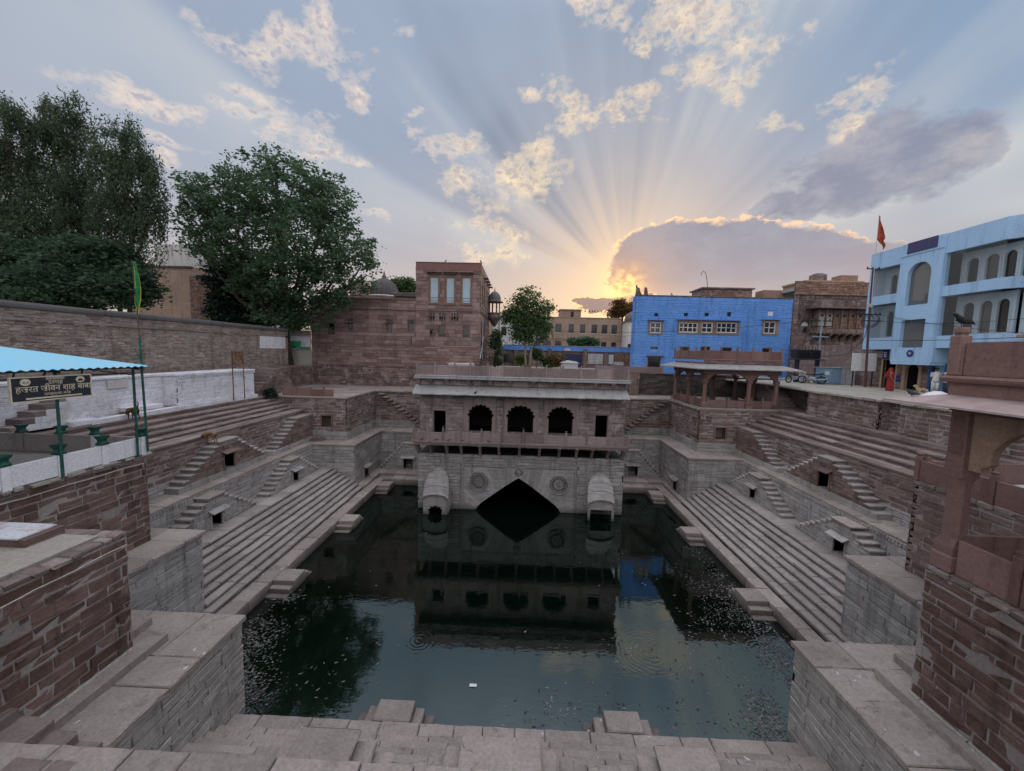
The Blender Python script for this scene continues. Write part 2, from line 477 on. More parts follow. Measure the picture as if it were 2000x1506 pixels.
RUSTP = plain('rusty_panel', (0.23, 0.135, 0.085), 0.8, 0.0, var=0.35)
POLE = plain('maroon_pole_paint', (0.085, 0.04, 0.045), 0.6)
BLACK = plain('black_plastic', (0.012, 0.012, 0.014), 0.5)
DARK = plain('dark_interior', (0.02, 0.02, 0.022), 0.9)
ROOFB = plain('blue_roof_sheet', (0.17, 0.50, 0.70), 0.5, 0.0, var=0.10, scale=2.2, c2=(0.26, 0.50, 0.62), stretch=(.4, 2, 1))
SIGNK = plain('sign_black', (0.022, 0.028, 0.034), 0.45, var=0.1)
SIGNC = plain('sign_cream', (0.62, 0.56, 0.43), 0.5, var=0.1)
CLOTHR = plain('red_cloth', (0.27, 0.02, 0.018), 0.9, var=0.25, bump=0.3)
CLOTHW = plain('white_cloth', (0.72, 0.72, 0.74), 0.9, var=0.1, bump=0.2)
CLOTHD = plain('dark_cloth', (0.05, 0.055, 0.07), 0.9)
SAFF = plain('saffron_cloth', (0.42, 0.075, 0.03), 0.9, var=0.25)
FLAGG = plain('green_cloth', (0.02, 0.26, 0.08), 0.85, var=0.2)
FLAGY = plain('yellow_fringe', (0.50, 0.42, 0.05), 0.9)
SKIN = plain('brown_skin', (0.20, 0.105, 0.065), 0.6, var=0.08)
HAIR = plain('black_hair', (0.012, 0.010, 0.010), 0.6)
FURB = plain('brown_fur', (0.16, 0.075, 0.035), 0.95, var=0.3, scale=14, bump=0.8)
FURS = plain('shaggy_fur', (0.22, 0.13, 0.06), 0.95, var=0.35, scale=20, bump=1.0)
FURT = plain('tan_fur', (0.42, 0.33, 0.21), 0.95, var=0.2, scale=14, bump=0.8)
FEATH = plain('black_feathers', (0.014, 0.014, 0.017), 0.6)
FEATG = plain('grey_feathers', (0.07, 0.08, 0.095), 0.7)
BARK = plain('bark', (0.085, 0.065, 0.05), 0.95, var=0.3, scale=9, bump=0.8)
BARKP = plain('pale_bark', (0.33, 0.27, 0.21), 0.95, var=0.3, scale=9, bump=0.6)
CABLE = plain('black_cable', (0.02, 0.02, 0.022), 0.7)
ROPE = plain('pale_pipe', (0.50, 0.45, 0.40), 0.6)
DOORB = plain('navy_door_paint', (0.018, 0.03, 0.085), 0.5)
NAVY = plain('navy_panel_paint', (0.055, 0.055, 0.14), 0.55, var=0.08)
LOGO = plain('blue_sign_paint', (0.015, 0.035, 0.20), 0.5, var=0.05)
SHEETP = plain('pale_sheet_metal', (0.50, 0.52, 0.55), 0.5, 0.1, var=0.12)
LEAF1 = leaf('ficus_leaves', (0.018, 0.048, 0.024), (0.085, 0.15, 0.075))
LEAF2 = leaf('feathery_leaves', (0.022, 0.045, 0.026), (0.080, 0.118, 0.060))
LEAF3 = leaf('cypress_leaves', (0.004, 0.014, 0.011), (0.012, 0.034, 0.022), 0.2)
LEAF4 = leaf('garden_leaves', (0.03, 0.065, 0.025), (0.095, 0.155, 0.055))
LEAF5 = leaf('dry_and_backlit_leaves', (0.05, 0.035, 0.012), (0.16, 0.10, 0.03), 0.5)  # brown of the dry shrub; also paints warm backlight into the far tree
LEAF6 = leaf('bush_leaves', (0.014, 0.036, 0.021), (0.055, 0.098, 0.05))
LEAF7 = leaf('yellow_green_leaves', (0.05, 0.075, 0.015), (0.15, 0.19, 0.045))


def glass(name, c, rough=0.08, alpha=1.0):
    m, N, bs = new_mat(name)
    pos = N.node('ShaderNodeNewGeometry').outputs['Position']
    n = N.noise(pos, 0.9, 3.0)
    N.l.new(N.mix(n, tuple(x * 0.7 for x in c), tuple(x * 1.25 for x in c)), bs.inputs['Base Color'])
    bs.inputs['Roughness'].default_value = rough
    bs.inputs['Specular IOR Level'].default_value = 0.9
    if alpha < 1:
        tr = N.node('ShaderNodeBsdfTransparent')
        ms = N.node('ShaderNodeMixShader')
        ms.inputs[0].default_value = alpha
        N.l.new(tr.outputs[0], ms.inputs[1])
        N.l.new(bs.outputs[0], ms.inputs[2])
        N.l.new(ms.outputs[0], N.t.nodes['Material Output'].inputs[0])
    return m


GLASSD = glass('dark_glass', (0.012, 0.014, 0.017), 0.15)
GLASSW = glass('curtained_glass', (0.30, 0.40, 0.46), 0.25)
GLASSB = glass('balcony_glass', (0.20, 0.225, 0.22), 0.03, 0.16)
DIMROOM = stone('shade_dark_stone', (0.03, 0.028, 0.027), (0.06, 0.055, 0.05))  # interior stone coloured near black to stand in for unlit depth
GLASSG = glass('tinted_glass', (0.15, 0.155, 0.15), 0.03, 0.85)

# water: still, dark green, with faint swell and rings where something touched the surface
WATER, N, bs = new_mat('pool_water')
pos = N.node('ShaderNodeNewGeometry').outputs['Position']
n1 = N.noise(pos, 0.5, 3.0)
N.l.new(N.mix(n1, (0.0008, 0.0028, 0.0018), (0.002, 0.0055, 0.0035)), bs.inputs['Base Color'])
bs.inputs['Roughness'].default_value = 0.012
bs.inputs['Specular IOR Level'].default_value = 0.0
wgl = N.node('ShaderNodeBsdfGlossy')
wgl.inputs['Color'].default_value = (0.86, 1.0, 0.95, 1)
wgl.inputs['Roughness'].default_value = 0.012
wmx = N.node('ShaderNodeMixShader')
wmx.inputs[0].default_value = 0.145
N.l.new(bs.outputs[0], wmx.inputs[1])
N.l.new(wgl.outputs[0], wmx.inputs[2])
N.l.new(wmx.outputs[0], N.t.nodes['Material Output'].inputs[0])
h = N.m('MULTIPLY', N.noise(N.vm('MULTIPLY', pos, (1.0, 1.7, 1.0)).outputs[0], 2.6, 3.0), 0.016)
for cx, cy_, rad, amp in ((7.2, 11.9, 1.3, 0.0045), (4.6, 12.5, 1.7, 0.004), (-3.4, 12.6, 1.0, 0.004), (-3.2, 11.5, 0.7, 0.004),
                          (5.9, 9.9, 1.3, 0.003), (8.6, 12.9, 0.9, 0.005), (-1.5, 17.6, 1.2, 0.003), (2.2, 10.2, 0.6, 0.003)):
    d = N.vm('DISTANCE', pos, (cx, cy_, 0.0)).outputs['Value']
    ring = N.m('MULTIPLY', N.m('SINE', N.m('MULTIPLY_ADD', N.noise(pos, 1.6, 3.0), 14.0, N.m('MULTIPLY', d, 40.0))), N.ss(d, rad, rad * 0.15))
    h = N.m('MULTIPLY_ADD', ring, amp, h)
b = N.node('ShaderNodeBump')
b.inputs['Strength'].default_value = 0.15
b.inputs['Distance'].default_value = 1.0
N.l.new(h, b.inputs['Height'])
N.l.new(b.outputs[0], bs.inputs['Normal'])
N.l.new(b.outputs[0], wgl.inputs['Normal'])

# ================================================================== building blocks of the script


def wloc(o):
    v = Vector((0, 0, 0))
    while o is not None:
        v += o.location
        o = o.parent
    return v


def tag(o, label=None, cat=None, group=None, kind=None):
    if label:
        o['label'] = label
    if cat:
        o['category'] = cat
    if group:
        o['group'] = group
    if kind:
        o['kind'] = kind
    return o


def thing(name, label, cat, loc, group=None):
    o = bpy.data.objects.new(name, None)
    COL.objects.link(o)
    o.location = loc
    o.empty_display_size = 0.2
    return tag(o, label, cat, group)


def structure(name, loc=(0, 0, 0)):
    o = bpy.data.objects.new(name, None)
    COL.objects.link(o)
    o.location = loc
    o['kind'] = 'structure'
    return o


class MB:
    """collects faces in world coordinates; build() links them as ONE mesh object"""

    def __init__(self):
        self.v = []
        self.f = []

    def add(self, verts, faces):
        k = len(self.v)
        self.v.extend([tuple(p) for p in verts])
        self.f.extend([tuple(i + k for i in q) for q in faces])
        return self

    def box(self, x0, x1, y0, y1, z0, z1, c=0.0):
        if x0 > x1: x0, x1 = x1, x0
        if y0 > y1: y0, y1 = y1, y0
        if z0 > z1: z0, z1 = z1, z0
        if c <= 0:
            v = [(x0, y0, z0), (x1, y0, z0), (x1, y1, z0), (x0, y1, z0), (x0, y0, z1), (x1, y0, z1), (x1, y1, z1), (x0, y1, z1)]
            return self.add(v, [(3, 2, 1, 0), (4, 5, 6, 7), (0, 1, 5, 4), (1, 2, 6, 5), (2, 3, 7, 6), (3, 0, 4, 7)])
        c = min(c, (x1 - x0) * .45, (y1 - y0) * .45, (z1 - z0) * .45)
        v = []
        for z, i in ((z0, 1), (z0 + c, 0), (z1 - c, 0), (z1, 1)):
            k = c if i else 0
            for (xx, sx) in ((x0, 1), (x1, -1)):
                pass
            v += [(x0 + k + (0 if i else c), y0 + k, z), (x1 - k - (0 if i else c), y0 + k, z),
                  (x1 - k, y0 + k + (0 if i else c), z), (x1 - k, y1 - k - (0 if i else c), z),
                  (x1 - k - (0 if i else c), y1 - k, z), (x0 + k + (0 if i else c), y1 - k, z),
                  (x0 + k, y1 - k - (0 if i else c), z), (x0 + k, y0 + k + (0 if i else c), z)]
        f = [tuple(range(7, -1, -1)), tuple(range(24, 32))]
        for L in range(3):
            for j in range(8):
                a = L * 8 + j
                b_ = L * 8 + (j + 1) % 8
                f.append((a, b_, b_ + 8, a + 8))
        return self.add(v, f)

    def prism(self, poly, d):
        """closed polygon (3-D points) pushed along vector d"""
        n = len(poly)
        p = [Vector(q) for q in poly]
        d = Vector(d)
        tri = tessellate_polygon([p])
        nrm = Vector((0, 0, 0))
        for i in range(n):
            nrm += p[i].cross(p[(i + 1) % n])
        flip = nrm.dot(d) > 0
        v = p + [q + d for q in p]
        f = []
        for t in tri:
            tn = (p[t[1]] - p[t[0]]).cross(p[t[2]] - p[t[0]])
            if tn.dot(d) > 0:
                t = (t[2], t[1], t[0])
            f.append(tuple(t))
            f.append(tuple(i + n for i in reversed(t)))
        for i in range(n):
            j = (i + 1) % n
            f.append((i, j, j + n, i + n) if flip else (j, i, i + n, j + n))
        return self.add(v, f)

    def plate(self, outer, holes, d):
        """polygon with holes (3-D points in one plane) pushed along d"""
        loops = [[Vector(q) for q in outer]] + [[Vector(q) for q in h_] for h_ in holes]
        d = Vector(d)
        tri = tessellate_polygon(loops)
        allp = [q for lp in loops for q in lp]
        n = len(allp)
        v = allp + [q + d for q in allp]
        f = []
        for t in tri:
            tn = (allp[t[1]] - allp[t[0]]).cross(allp[t[2]] - allp[t[0]])
            if tn.dot(d) > 0:
                t = (t[2], t[1], t[0])
            f.append(tuple(t))
            f.append(tuple(i + n for i in reversed(t)))
        k = 0
        for li, lp in enumerate(loops):
            m_ = len(lp)
            nrm = Vector((0, 0, 0))
            for i in range(m_):
                nrm += lp[i].cross(lp[(i + 1) % m_])
            fl = (nrm.dot(d) > 0) != (li > 0)
            for i in range(m_):
                j = (i + 1) % m_
                q = (k + i, k + j, k + j + n, k + i + n)
                f.append(q if fl else tuple(reversed(q)))
            k += m_
        return self.add(v, f)

    def tube(self, pts, r, n=8, cap=True):
        pts = [Vector(p) for p in pts]
        rs = r if isinstance(r, (list, tuple)) else [r] * len(pts)
        k = len(self.v)
        prev = None
        for i, p in enumerate(pts):
            t = (pts[min(i + 1, len(pts) - 1)] - pts[max(i - 1, 0)]).normalized()
            if prev is None:
                a = t.orthogonal().normalized()
            else:
                a = (prev - t * prev.dot(t))
                a = a.normalized() if a.length > 1e-6 else t.orthogonal().normalized()
            prev = a
            b_ = t.cross(a)
            for j in range(n):
                an = 2 * PI * j / n
                self.v.append(tuple(p + (a * math.cos(an) + b_ * math.sin(an)) * rs[i]))
        for i in range(len(pts) - 1):
            for j in range(n):
                a0 = k + i * n + j
                a1 = k + i * n + (j + 1) % n
                self.f.append((a0, a1, a1 + n, a0 + n))
        if cap:
            self.f.append(tuple(k + j for j in range(n - 1, -1, -1)))
            e = k + (len(pts) - 1) * n
            self.f.append(tuple(e + j for j in range(n)))
        return self

    def lathe(self, prof, c, n=16, sx=1.0, sy=1.0):
        k = len(self.v)
        for r, z in prof:
            for j in range(n):
                an = 2 * PI * j / n
                self.v.append((c[0] + r * math.cos(an) * sx, c[1] + r * math.sin(an) * sy, c[2] + z))
        for i in range(len(prof) - 1):
            for j in range(n):
                a0 = k + i * n + j
                a1 = k + i * n + (j + 1) % n
                self.f.append((a0, a1, a1 + n, a0 + n))
        self.f.append(tuple(k + j for j in range(n - 1, -1, -1)))
        e = k + (len(prof) - 1) * n
        self.f.append(tuple(e + j for j in range(n)))
        return self

    def loft(self, rings, closed=True, cap=True):
        k = len(self.v)
        n = len(rings[0])
        for rg in rings:
            self.v.extend([tuple(p) for p in rg])
        for i in range(len(rings) - 1):
            for j in range(n if closed else n - 1):
                a0 = k + i * n + j
                a1 = k + i * n + (j + 1) % n
                self.f.append((a0, a1, a1 + n, a0 + n))
        if cap and closed:
            self.f.append(tuple(k + j for j in range(n - 1, -1, -1)))
            e = k + (len(rings) - 1) * n
            self.f.append(tuple(e + j for j in range(n)))
        return self

    def jitter(self, a):
        self.v = [(x + random.uniform(-a, a), y + random.uniform(-a, a), z + random.uniform(-a, a)) for x, y, z in self.v]
        return self

    def build(self, name, mat, parent=None, smooth=False, kind=None, bevel=0.0):
        me = bpy.data.meshes.new(name)
        base = wloc(parent) if parent is not None else Vector((0, 0, 0))
        if parent is None and self.v:
            a = np.array(self.v)
            base = Vector(((a[:, 0].min() + a[:, 0].max()) / 2, (a[:, 1].min() + a[:, 1].max()) / 2, a[:, 2].min()))
        me.from_pydata([(p[0] - base.x, p[1] - base.y, p[2] - base.z) for p in self.v], [], self.f)
        me.materials.append(mat)
        if smooth:
            me.shade_smooth()
        o = bpy.data.objects.new(name, me)
        COL.objects.link(o)
        if parent is not None:
            o.parent = parent
        else:
            o.location = base
        if kind:
            o['kind'] = kind
        if bevel:
            md = o.modifiers.new('bevel', 'BEVEL')
            md.width = bevel
            md.segments = 2
            md.limit_method = 'ANGLE'
        return o


def copy_tree(o, parent=None):
    c = o.copy()
    COL.objects.link(c)
    if parent is not None:
        c.parent = parent
    for ch in list(o.children):
        copy_tree(ch, c)
    return c


# ---------------------------------------------------------------- stone by stone
PIECES = {}
PIECE_MESH = {}
LIMIT = 290
MIN_AREA = 105.0


def qk(x, s=1.16):
    return round(math.log(max(x, 0.01)) / math.log(s))


def qv(k, s=1.16):
    return s ** k


def block_geo(L, H, D=0.14, c=0.016, jit=0.010, seed=0):
    """squared stone, rough front edge; local -y is the outer face"""
    r = random.Random(seed * 977 + int(L * 1000) * 31 + int(H * 1000))
    c = min(c, H * .2, L * .2)
    j = lambda: r.uniform(-jit, jit)
    v = [(-L / 2, D, -H / 2), (L / 2, D, -H / 2), (L / 2, D, H / 2), (-L / 2, D, H / 2)]
    mid = [(-L / 2, c, -H / 2), (L / 2, c, -H / 2), (L / 2, c, H / 2), (-L / 2, c, H / 2)]
    v += [(x + j(), y, z + j()) for x, y, z in mid]
    fr = [(-L / 2 + c, 0, -H / 2 + c), (0.0, 0, -H / 2 + c), (L / 2 - c, 0, -H / 2 + c),
          (L / 2 - c, 0, H / 2 - c), (0.0, 0, H / 2 - c), (-L / 2 + c, 0, H / 2 - c)]
    v += [(x + j(), y + j(), z + j()) for x, y, z in fr]
    f = [(0, 1, 5, 4), (1, 2, 6, 5), (2, 3, 7, 6), (3, 0, 4, 7),
         (4, 5, 10, 9, 8), (5, 6, 11, 10), (6, 7, 13, 12, 11), (7, 4, 8, 13), (8, 9, 12, 13), (9, 10, 11, 12)]
    return v, f


def slab_geo(L, Wd, T, c=0.022, jit=0.016, seed=0):
    """flat slab, worn upper edges; top at z = 0"""
    r = random.Random(seed * 991 + int(L * 1000) * 17 + int(Wd * 1000) * 3)
    c = min(c, T * .4, Wd * .2)
    j = lambda: r.uniform(-jit, jit)
    v = [(-L / 2, -Wd / 2, -T), (L / 2, -Wd / 2, -T), (L / 2, Wd / 2, -T), (-L / 2, Wd / 2, -T)]
    q = (-.5, -.28, -.08, .14, .34, .5)
    rim = [(L * t_, -Wd / 2) for t_ in q] + [(L * t_, Wd / 2) for t_ in reversed(q)]
    v += [(x + j() * (0.4 if abs(x) == L / 2 else 1), y + j(), -c) for x, y in rim]
    v += [(x * (1 - 2 * c / L) + j() * .4, y * (1 - 2 * c / Wd) + j() * .7, j() * 0.5) for x, y in rim]
    f = [(3, 2, 1, 0), (0, 1, 9, 8, 7, 6, 5, 4), (1, 2, 10, 9), (2, 3, 15, 14, 13, 12, 11, 10), (3, 0, 4, 15)]
    for i in range(12):
        k = (i + 1) % 12
        f.append((4 + i, 4 + k, 16 + k, 16 + i))
    f.append(tuple(range(16, 28)))
    return v, f


def piece(parent, kind, dims, mtx, mat, name):
    """remember one stone; dims = wanted size, the mesh comes from a small stock and is fitted by scale"""
    if kind == 'block':
        kL, kH = qk(dims[0]), qk(dims[1])
        var = random.randrange(3)
        key = ('b', kL, kH, var, mat.name)
        if key not in PIECE_MESH:
            PIECE_MESH[key] = [block_geo(qv(kL), qv(kH), seed=var, jit=.019 if mat.name in ('dark_red_stone', 'red_stone', 'rubble_stone', 'old_stone') else .010), None, name]
        sc = (dims[0] / qv(kL), 1.0, dims[1] / qv(kH))
        cor = [(-dims[0] / 2, 0, -dims[1] / 2), (dims[0] / 2, 0, -dims[1] / 2), (dims[0] / 2, 0, dims[1] / 2), (-dims[0] / 2, 0, dims[1] / 2)]
    else:
        kL, kW = qk(dims[0]), qk(dims[1])
        var = random.randrange(3)
        T = round(dims[2], 2)
        key = ('s', kL, kW, T, var, mat.name)
        if key not in PIECE_MESH:
            PIECE_MESH[key] = [slab_geo(qv(kL), qv(kW), T, seed=var), None, name]
        sc = (dims[0] / qv(kL), dims[1] / qv(kW), 1.0)
        cor = [(-dims[0] / 2, -dims[1] / 2, 0), (dims[0] / 2, -dims[1] / 2, 0), (dims[0] / 2, dims[1] / 2, 0), (-dims[0] / 2, dims[1] / 2, 0)]
    q = [pix(mtx @ Vector(c)) for c in cor]
    area = 0.0
    if all(p[2] > 0.2 for p in q):
        for i in range(4):
            a, b_ = q[i], q[(i + 1) % 4]
            area += a[0] * b_[1] - b_[0] * a[1]
        area = abs(area) / 2
        cx, cy_ = sum(p[0] for p in q) / 4, sum(p[1] for p in q) / 4
        if not (-30 < cx < 2030 and -30 < cy_ < 1536):
            area = 0.0
    PIECES.setdefault(parent, []).append((area, key, mtx @ Matrix.Diagonal((sc[0], sc[1], sc[2], 1.0)), mat, name))


def flush_pieces():
    for parent, items in PIECES.items():
        items.sort(key=lambda t: -t[0])
        base = wloc(parent)
        inv = Matrix.Translation(-base)
        rest = {}
        for i, (area, key, mtx, mat, name) in enumerate(items):
            geo, me, nm = PIECE_MESH[key]
            if i < LIMIT and area >= MIN_AREA:
                if me is None:
                    me = bpy.data.meshes.new(nm)
                    me.from_pydata(geo[0], [], geo[1])
                    me.materials.append(mat)
                    PIECE_MESH[key][1] = me
                o = bpy.data.objects.new(name, me)
                COL.objects.link(o)
                o.parent = parent
                o.matrix_local = inv @ mtx
            else:
                rest.setdefault((mat, name), []).append((geo, inv @ mtx))
        for (mat, name), lst in rest.items():
            vs, fs, k = [], [], 0
            for geo, mt in lst:
                a = np.array(geo[0]) @ np.array(mt.to_3x3()).T + np.array(mt.translation)
                vs.append(a)
                fs.extend([tuple(x + k for x in q) for q in geo[1]])
                k += len(geo[0])
            me = bpy.data.meshes.new(name + '_courses')
            me.from_pydata(np.concatenate(vs).tolist(), [], fs)
            me.materials.append(mat)
            o = bpy.data.objects.new(name + '_courses', me)
            COL.objects.link(o)
            o.parent = parent
            o['kind'] = 'stuff'
    PIECES.clear()


def frame(p0, n):
    """origin p0 (x, y, z), outward horizontal normal n -> matrix with local x along the wall, local -y outward"""
    th = math.atan2(n[0], -n[1])
    return Matrix.Translation(Vector(p0)) @ Matrix.Rotation(th, 4, 'Z')


def bed(parent, p0, n, Wd, z0, z1, mat, holes=(), thick=0.12, name='mortar_bed', back=0.0):
    """backing sheet behind the stones, with rectangular openings (u0, u1, z0, z1)"""
    M = frame((p0[0], p0[1], 0), n)
    us = sorted({0.0, Wd} | {min(max(h_[i], 0), Wd) for h_ in holes for i in (0, 1)})
    zs = sorted({z0, z1} | {min(max(h_[i], z0), z1) for h_ in holes for i in (2, 3)})
    mb = MB()
    for a, b_ in zip(us, us[1:]):
        for c, d in zip(zs, zs[1:]):
            if b_ - a < 1e-4 or d - c < 1e-4:
                continue
            um, zm = (a + b_) / 2, (c + d) / 2
            if any(h_[0] < um < h_[1] and h_[2] < zm < h_[3] for h_ in holes):
                continue
            t = MB().box(a, b_, back, back + thick, c, d)
            mb.add([M @ Vector(v) for v in t.v], t.f)
    return mb.build(name, mat, parent)


def masonry(parent, p0, n, Wd, z0, z1, mat, ch=(0.20, 0.28), bl=(0.5, 1.1), proud=0.03, holes=(), top=None, joint=0.014,
            mortar=None, name='stone_block', bedholes=None, rough=0.012, lo=0.0):
    """courses of squared stone on a wall plane; top(u) limits the height (stair flanks)"""
    M = frame((p0[0], p0[1], 0), n)
    if mortar is not None:
        bed(parent, p0, n, Wd, z0, z1, mortar, holes if bedholes is None else bedholes)
    z = z0
    while z < z1 - 0.04:
        hgt = random.uniform(*ch)
        if z1 - (z + hgt) < ch[0] * 0.6:
            hgt = z1 - z
        u = -random.uniform(0, bl[1] * .7)
        zc = z + hgt / 2
        while u < Wd:
            ln = random.uniform(*bl)
            a, b_ = max(u, lo), min(u + ln, Wd)
            u += ln
            segs = [(a, b_)]
            for h_ in holes:
                if h_[2] < z + hgt - 0.03 and h_[3] > z + 0.03:
                    nx = []
                    for s0, s1 in segs:
                        if h_[1] <= s0 or h_[0] >= s1:
                            nx.append((s0, s1))
                        else:
                            if h_[0] > s0: nx.append((s0, h_[0]))
                            if h_[1] < s1: nx.append((h_[1], s1))
                    segs = nx
            for s0, s1 in segs:
                if top is not None:
                    # trim to the part of the course that lies under the profile
                    k = 24
                    ok = [i for i in range(k + 1) if top(s0 + (s1 - s0) * i / k) >= z + hgt - 0.02]
                    if not ok:
                        continue
                    s0, s1 = s0 + (s1 - s0) * ok[0] / k, s0 + (s1 - s0) * ok[-1] / k
                if s1 - s0 < 0.07:
                    continue
                pr = proud + random.uniform(-rough, rough)
                mt = M @ Matrix.Translation((0.5 * (s0 + s1), -pr, zc + random.uniform(-.006, .006)))
                piece(parent, 'block', (s1 - s0 - joint, hgt - joint), mt, mat, name)
        z += hgt


def paving(parent, x0, x1, y0, y1, z, mat, along='y', L=(0.7, 1.3), rows=1, T=0.12, gap=0.022, name='paving_slab', tilt=0.009, shift=0.0):
    """a rectangle of slabs in rows; along = direction in which the long sides of the slabs run"""
    if along == 'y':
        a0, a1, b0, b1 = y0, y1, x0, x1
    else:
        a0, a1, b0, b1 = x0, x1, y0, y1
    wd = (b1 - b0) / rows
    for r_ in range(rows):
        a = a0
        while a < a1 - 0.02:
            ln = random.uniform(*L)
            if a1 - (a + ln) < L[0] * .6:
                ln = a1 - a
            c = (b0 + (r_ + .5) * wd, a + ln / 2) if along == 'y' else (a + ln / 2, b0 + (r_ + .5) * wd)
            rot = PI / 2 if along == 'y' else 0.0
            sh_ = random.uniform(-shift, shift)
            c = (c[0] + sh_, c[1]) if along == 'y' else (c[0], c[1] + sh_)
            mt = Matrix.Translation((c[0], c[1], z + random.uniform(-tilt, tilt))) @ Matrix.Rotation(rot, 4, 'Z')
            piece(parent, 'slab', (ln - gap, wd - gap, T), mt, mat, name)
            a += ln


def local_box(mb, M, u0, u1, w0, w1, z0, z1, c=0.0):
    """box in wall coordinates: u along the wall, w outward, z up"""
    t = MB().box(u0, u1, -w1, -w0, z0, z1, c)
    mb.add([M @ Vector(v) for v in t.v], t.f)
    return mb


def niche(parent, M, u0, u1, z0, z1, depth, w=0.0, mat=None, fmat=None, hood=True, name='niche'):
    """recess lined on five sides, two jambs, a lintel or little hood"""
    mat = mat or GREY
    fmat = fmat or mat
    mb = MB()
    t = 0.05
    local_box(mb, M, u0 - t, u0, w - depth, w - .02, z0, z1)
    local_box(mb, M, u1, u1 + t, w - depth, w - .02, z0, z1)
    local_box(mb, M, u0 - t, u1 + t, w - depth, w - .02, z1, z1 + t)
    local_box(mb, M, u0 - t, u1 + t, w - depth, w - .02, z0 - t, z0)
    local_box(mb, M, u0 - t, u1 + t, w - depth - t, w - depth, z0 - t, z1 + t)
    o = mb.build(name, mat, parent)
    fr = MB()
    for a, b_ in ((u0 - .07, u0 + .025), (u1 - .025, u1 + .07)):
        local_box(fr, M, a, b_, w - .03, w + .055, z0 - .02, z1, .01)
    local_box(fr, M, u0 - .09, u1 + .09, w - .03, w + .06, z1, z1 + .09, .01)
    fr.build('niche_frame', fmat, o)
    if hood:
        hb = MB()
        pts = [(w + .0, z1 + .19), (w + .30, z1 + .07), (w + .30, z1 + .115), (w + .0, z1 + .25)]
        poly = [M @ Vector((u0 - .17, -a, b_)) for a, b_ in pts]
        hb.prism(poly, (M.to_3x3() @ Vector((u1 - u0 + .34, 0, 0))))
        hb.jitter(.006).build('niche_hood', fmat, o)
    return o

# ================================================================== setting: ground and water
gm = MB()
Z_ST = 8.25
for (x0, x1, y0, y1, z) in ((-900, 900, 60, 1500, 8.3), (-900, -20.9, -400, 60, 8.45), (24.0, 900, -400, 60, 8.22), (-20.9, 24.0, -400, 1.0, 8.5),
                            (-4.1, 24.0, 35.2, 60, 8.38), (-20.9, -4.1, 45, 60, 8.3)):
    gm.add([(x0, y0, z), (x1, y0, z), (x1, y1, z), (x0, y1, z)], [(0, 1, 2, 3)])
gm.box(-20.9, 24, -0.5, 1.0, -1, 8.49)
gm.build('ground', GROUND)['kind'] = 'structure'
wm = MB()
wm.add([(-16, 4, 0), (16, 4, 0), (16, 33, 0), (-16, 33, 0)], [(0, 1, 2, 3)])
wm.build('water', WATER)['kind'] = 'structure'

# ================================================================== paths and floors of the well
lp = structure('ledge_path', (0, 18, 0.45))
paving(lp, -10.92, -10.2, 9.22, 27.95, .45, LEDGE, 'y', (0.8, 1.5), T=.5)
paving(lp, 10.15, 10.75, 9.22, 27.95, .45, LEDGE, 'y', (0.8, 1.5), T=.5)
paving(lp, -7.4, 7.35, 8.68, 9.22, .45, LEDGE, 'x', (0.7, 1.4), T=.5)
paving(lp, -10.78, -6.5, 27.95, 28.72, .45, LEDGE, 'x', (0.7, 1.2), T=.5)
paving(lp, 6.5, 10.75, 27.95, 28.72, .45, LEDGE, 'x', (0.7, 1.2), T=.5)
paving(lp, -11.55, -10.80, 25.8, 28.7, .65, LEDGE, 'y', (0.8, 1.4), T=.22)
paving(lp, 10.73, 11.25, 25.2, 28.7, .65, LEDGE, 'y', (0.8, 1.4), T=.22)
paving(lp, -11.5, -6.5, 28.7, 30.55, .65, LEDGE, 'x', (0.7, 1.2), rows=2, T=.22)
paving(lp, 6.5, 11.4, 28.7, 30.55, .65, LEDGE, 'x', (0.7, 1.2), rows=2, T=.22)
tp = structure('terrace_path', (0, 20, 3.55))
for s, xo in ((-1, 14.40), (1, 14.36)):
    x0, x1 = sorted((s * xo, s * 15.7))
    paving(tp, x0, x1, 12.9, 26.95, 3.55, LEDGE, 'y', (0.7, 1.3), rows=2, T=.12)
    xi, yi = (11.40, 25.72) if s < 0 else (11.02, 25.12)
    x0, x1 = sorted((s * xi, s * 14.40))
    paving(tp, x0, x1, yi, 26.95, 3.55, LEDGE, 'x', (0.6, 1.1), rows=2, T=.12)
    x0, x1 = sorted((s * xi, s * 12.6))
    paving(tp, x0, x1, 26.95, 32.35, 3.55, LEDGE, 'y', (0.7, 1.2), rows=2, T=.12)
    x0, x1 = sorted((s * 6.5, s * xi))
    paving(tp, x0, x1, 30.42, 32.35, 3.55, LEDGE, 'x', (0.7, 1.2), rows=2, T=.12)
nt = structure('upper_terrace_floor', (-16, 31, 6.65))
paving(nt, -20.4, -6.5, 32.2, 36.0, 6.65, LEDGE, 'x', (0.8, 1.4), rows=5, T=.12)
paving(nt, -20.4, -12.4, 26.85, 32.2, 6.65, LEDGE, 'x', (0.8, 1.4), rows=6, T=.12)
et = structure('upper_terrace_floor', (12, 31, 6.58))
paving(et, 6.5, 19.0, 32.2, 35.2, 6.58, LEDGE, 'x', (0.8, 1.4), rows=4, T=.12)
paving(et, 12.2, 18.9, 26.85, 32.2, 6.6, LEDGE, 'x', (0.8, 1.4), rows=6, T=.12)
paving(et, 17.65, 19.6, 12.2, 26.9, 6.70, REDSTEP, 'y', (0.8, 1.4), rows=2, T=.2)

# ================================================================== long flights of steps


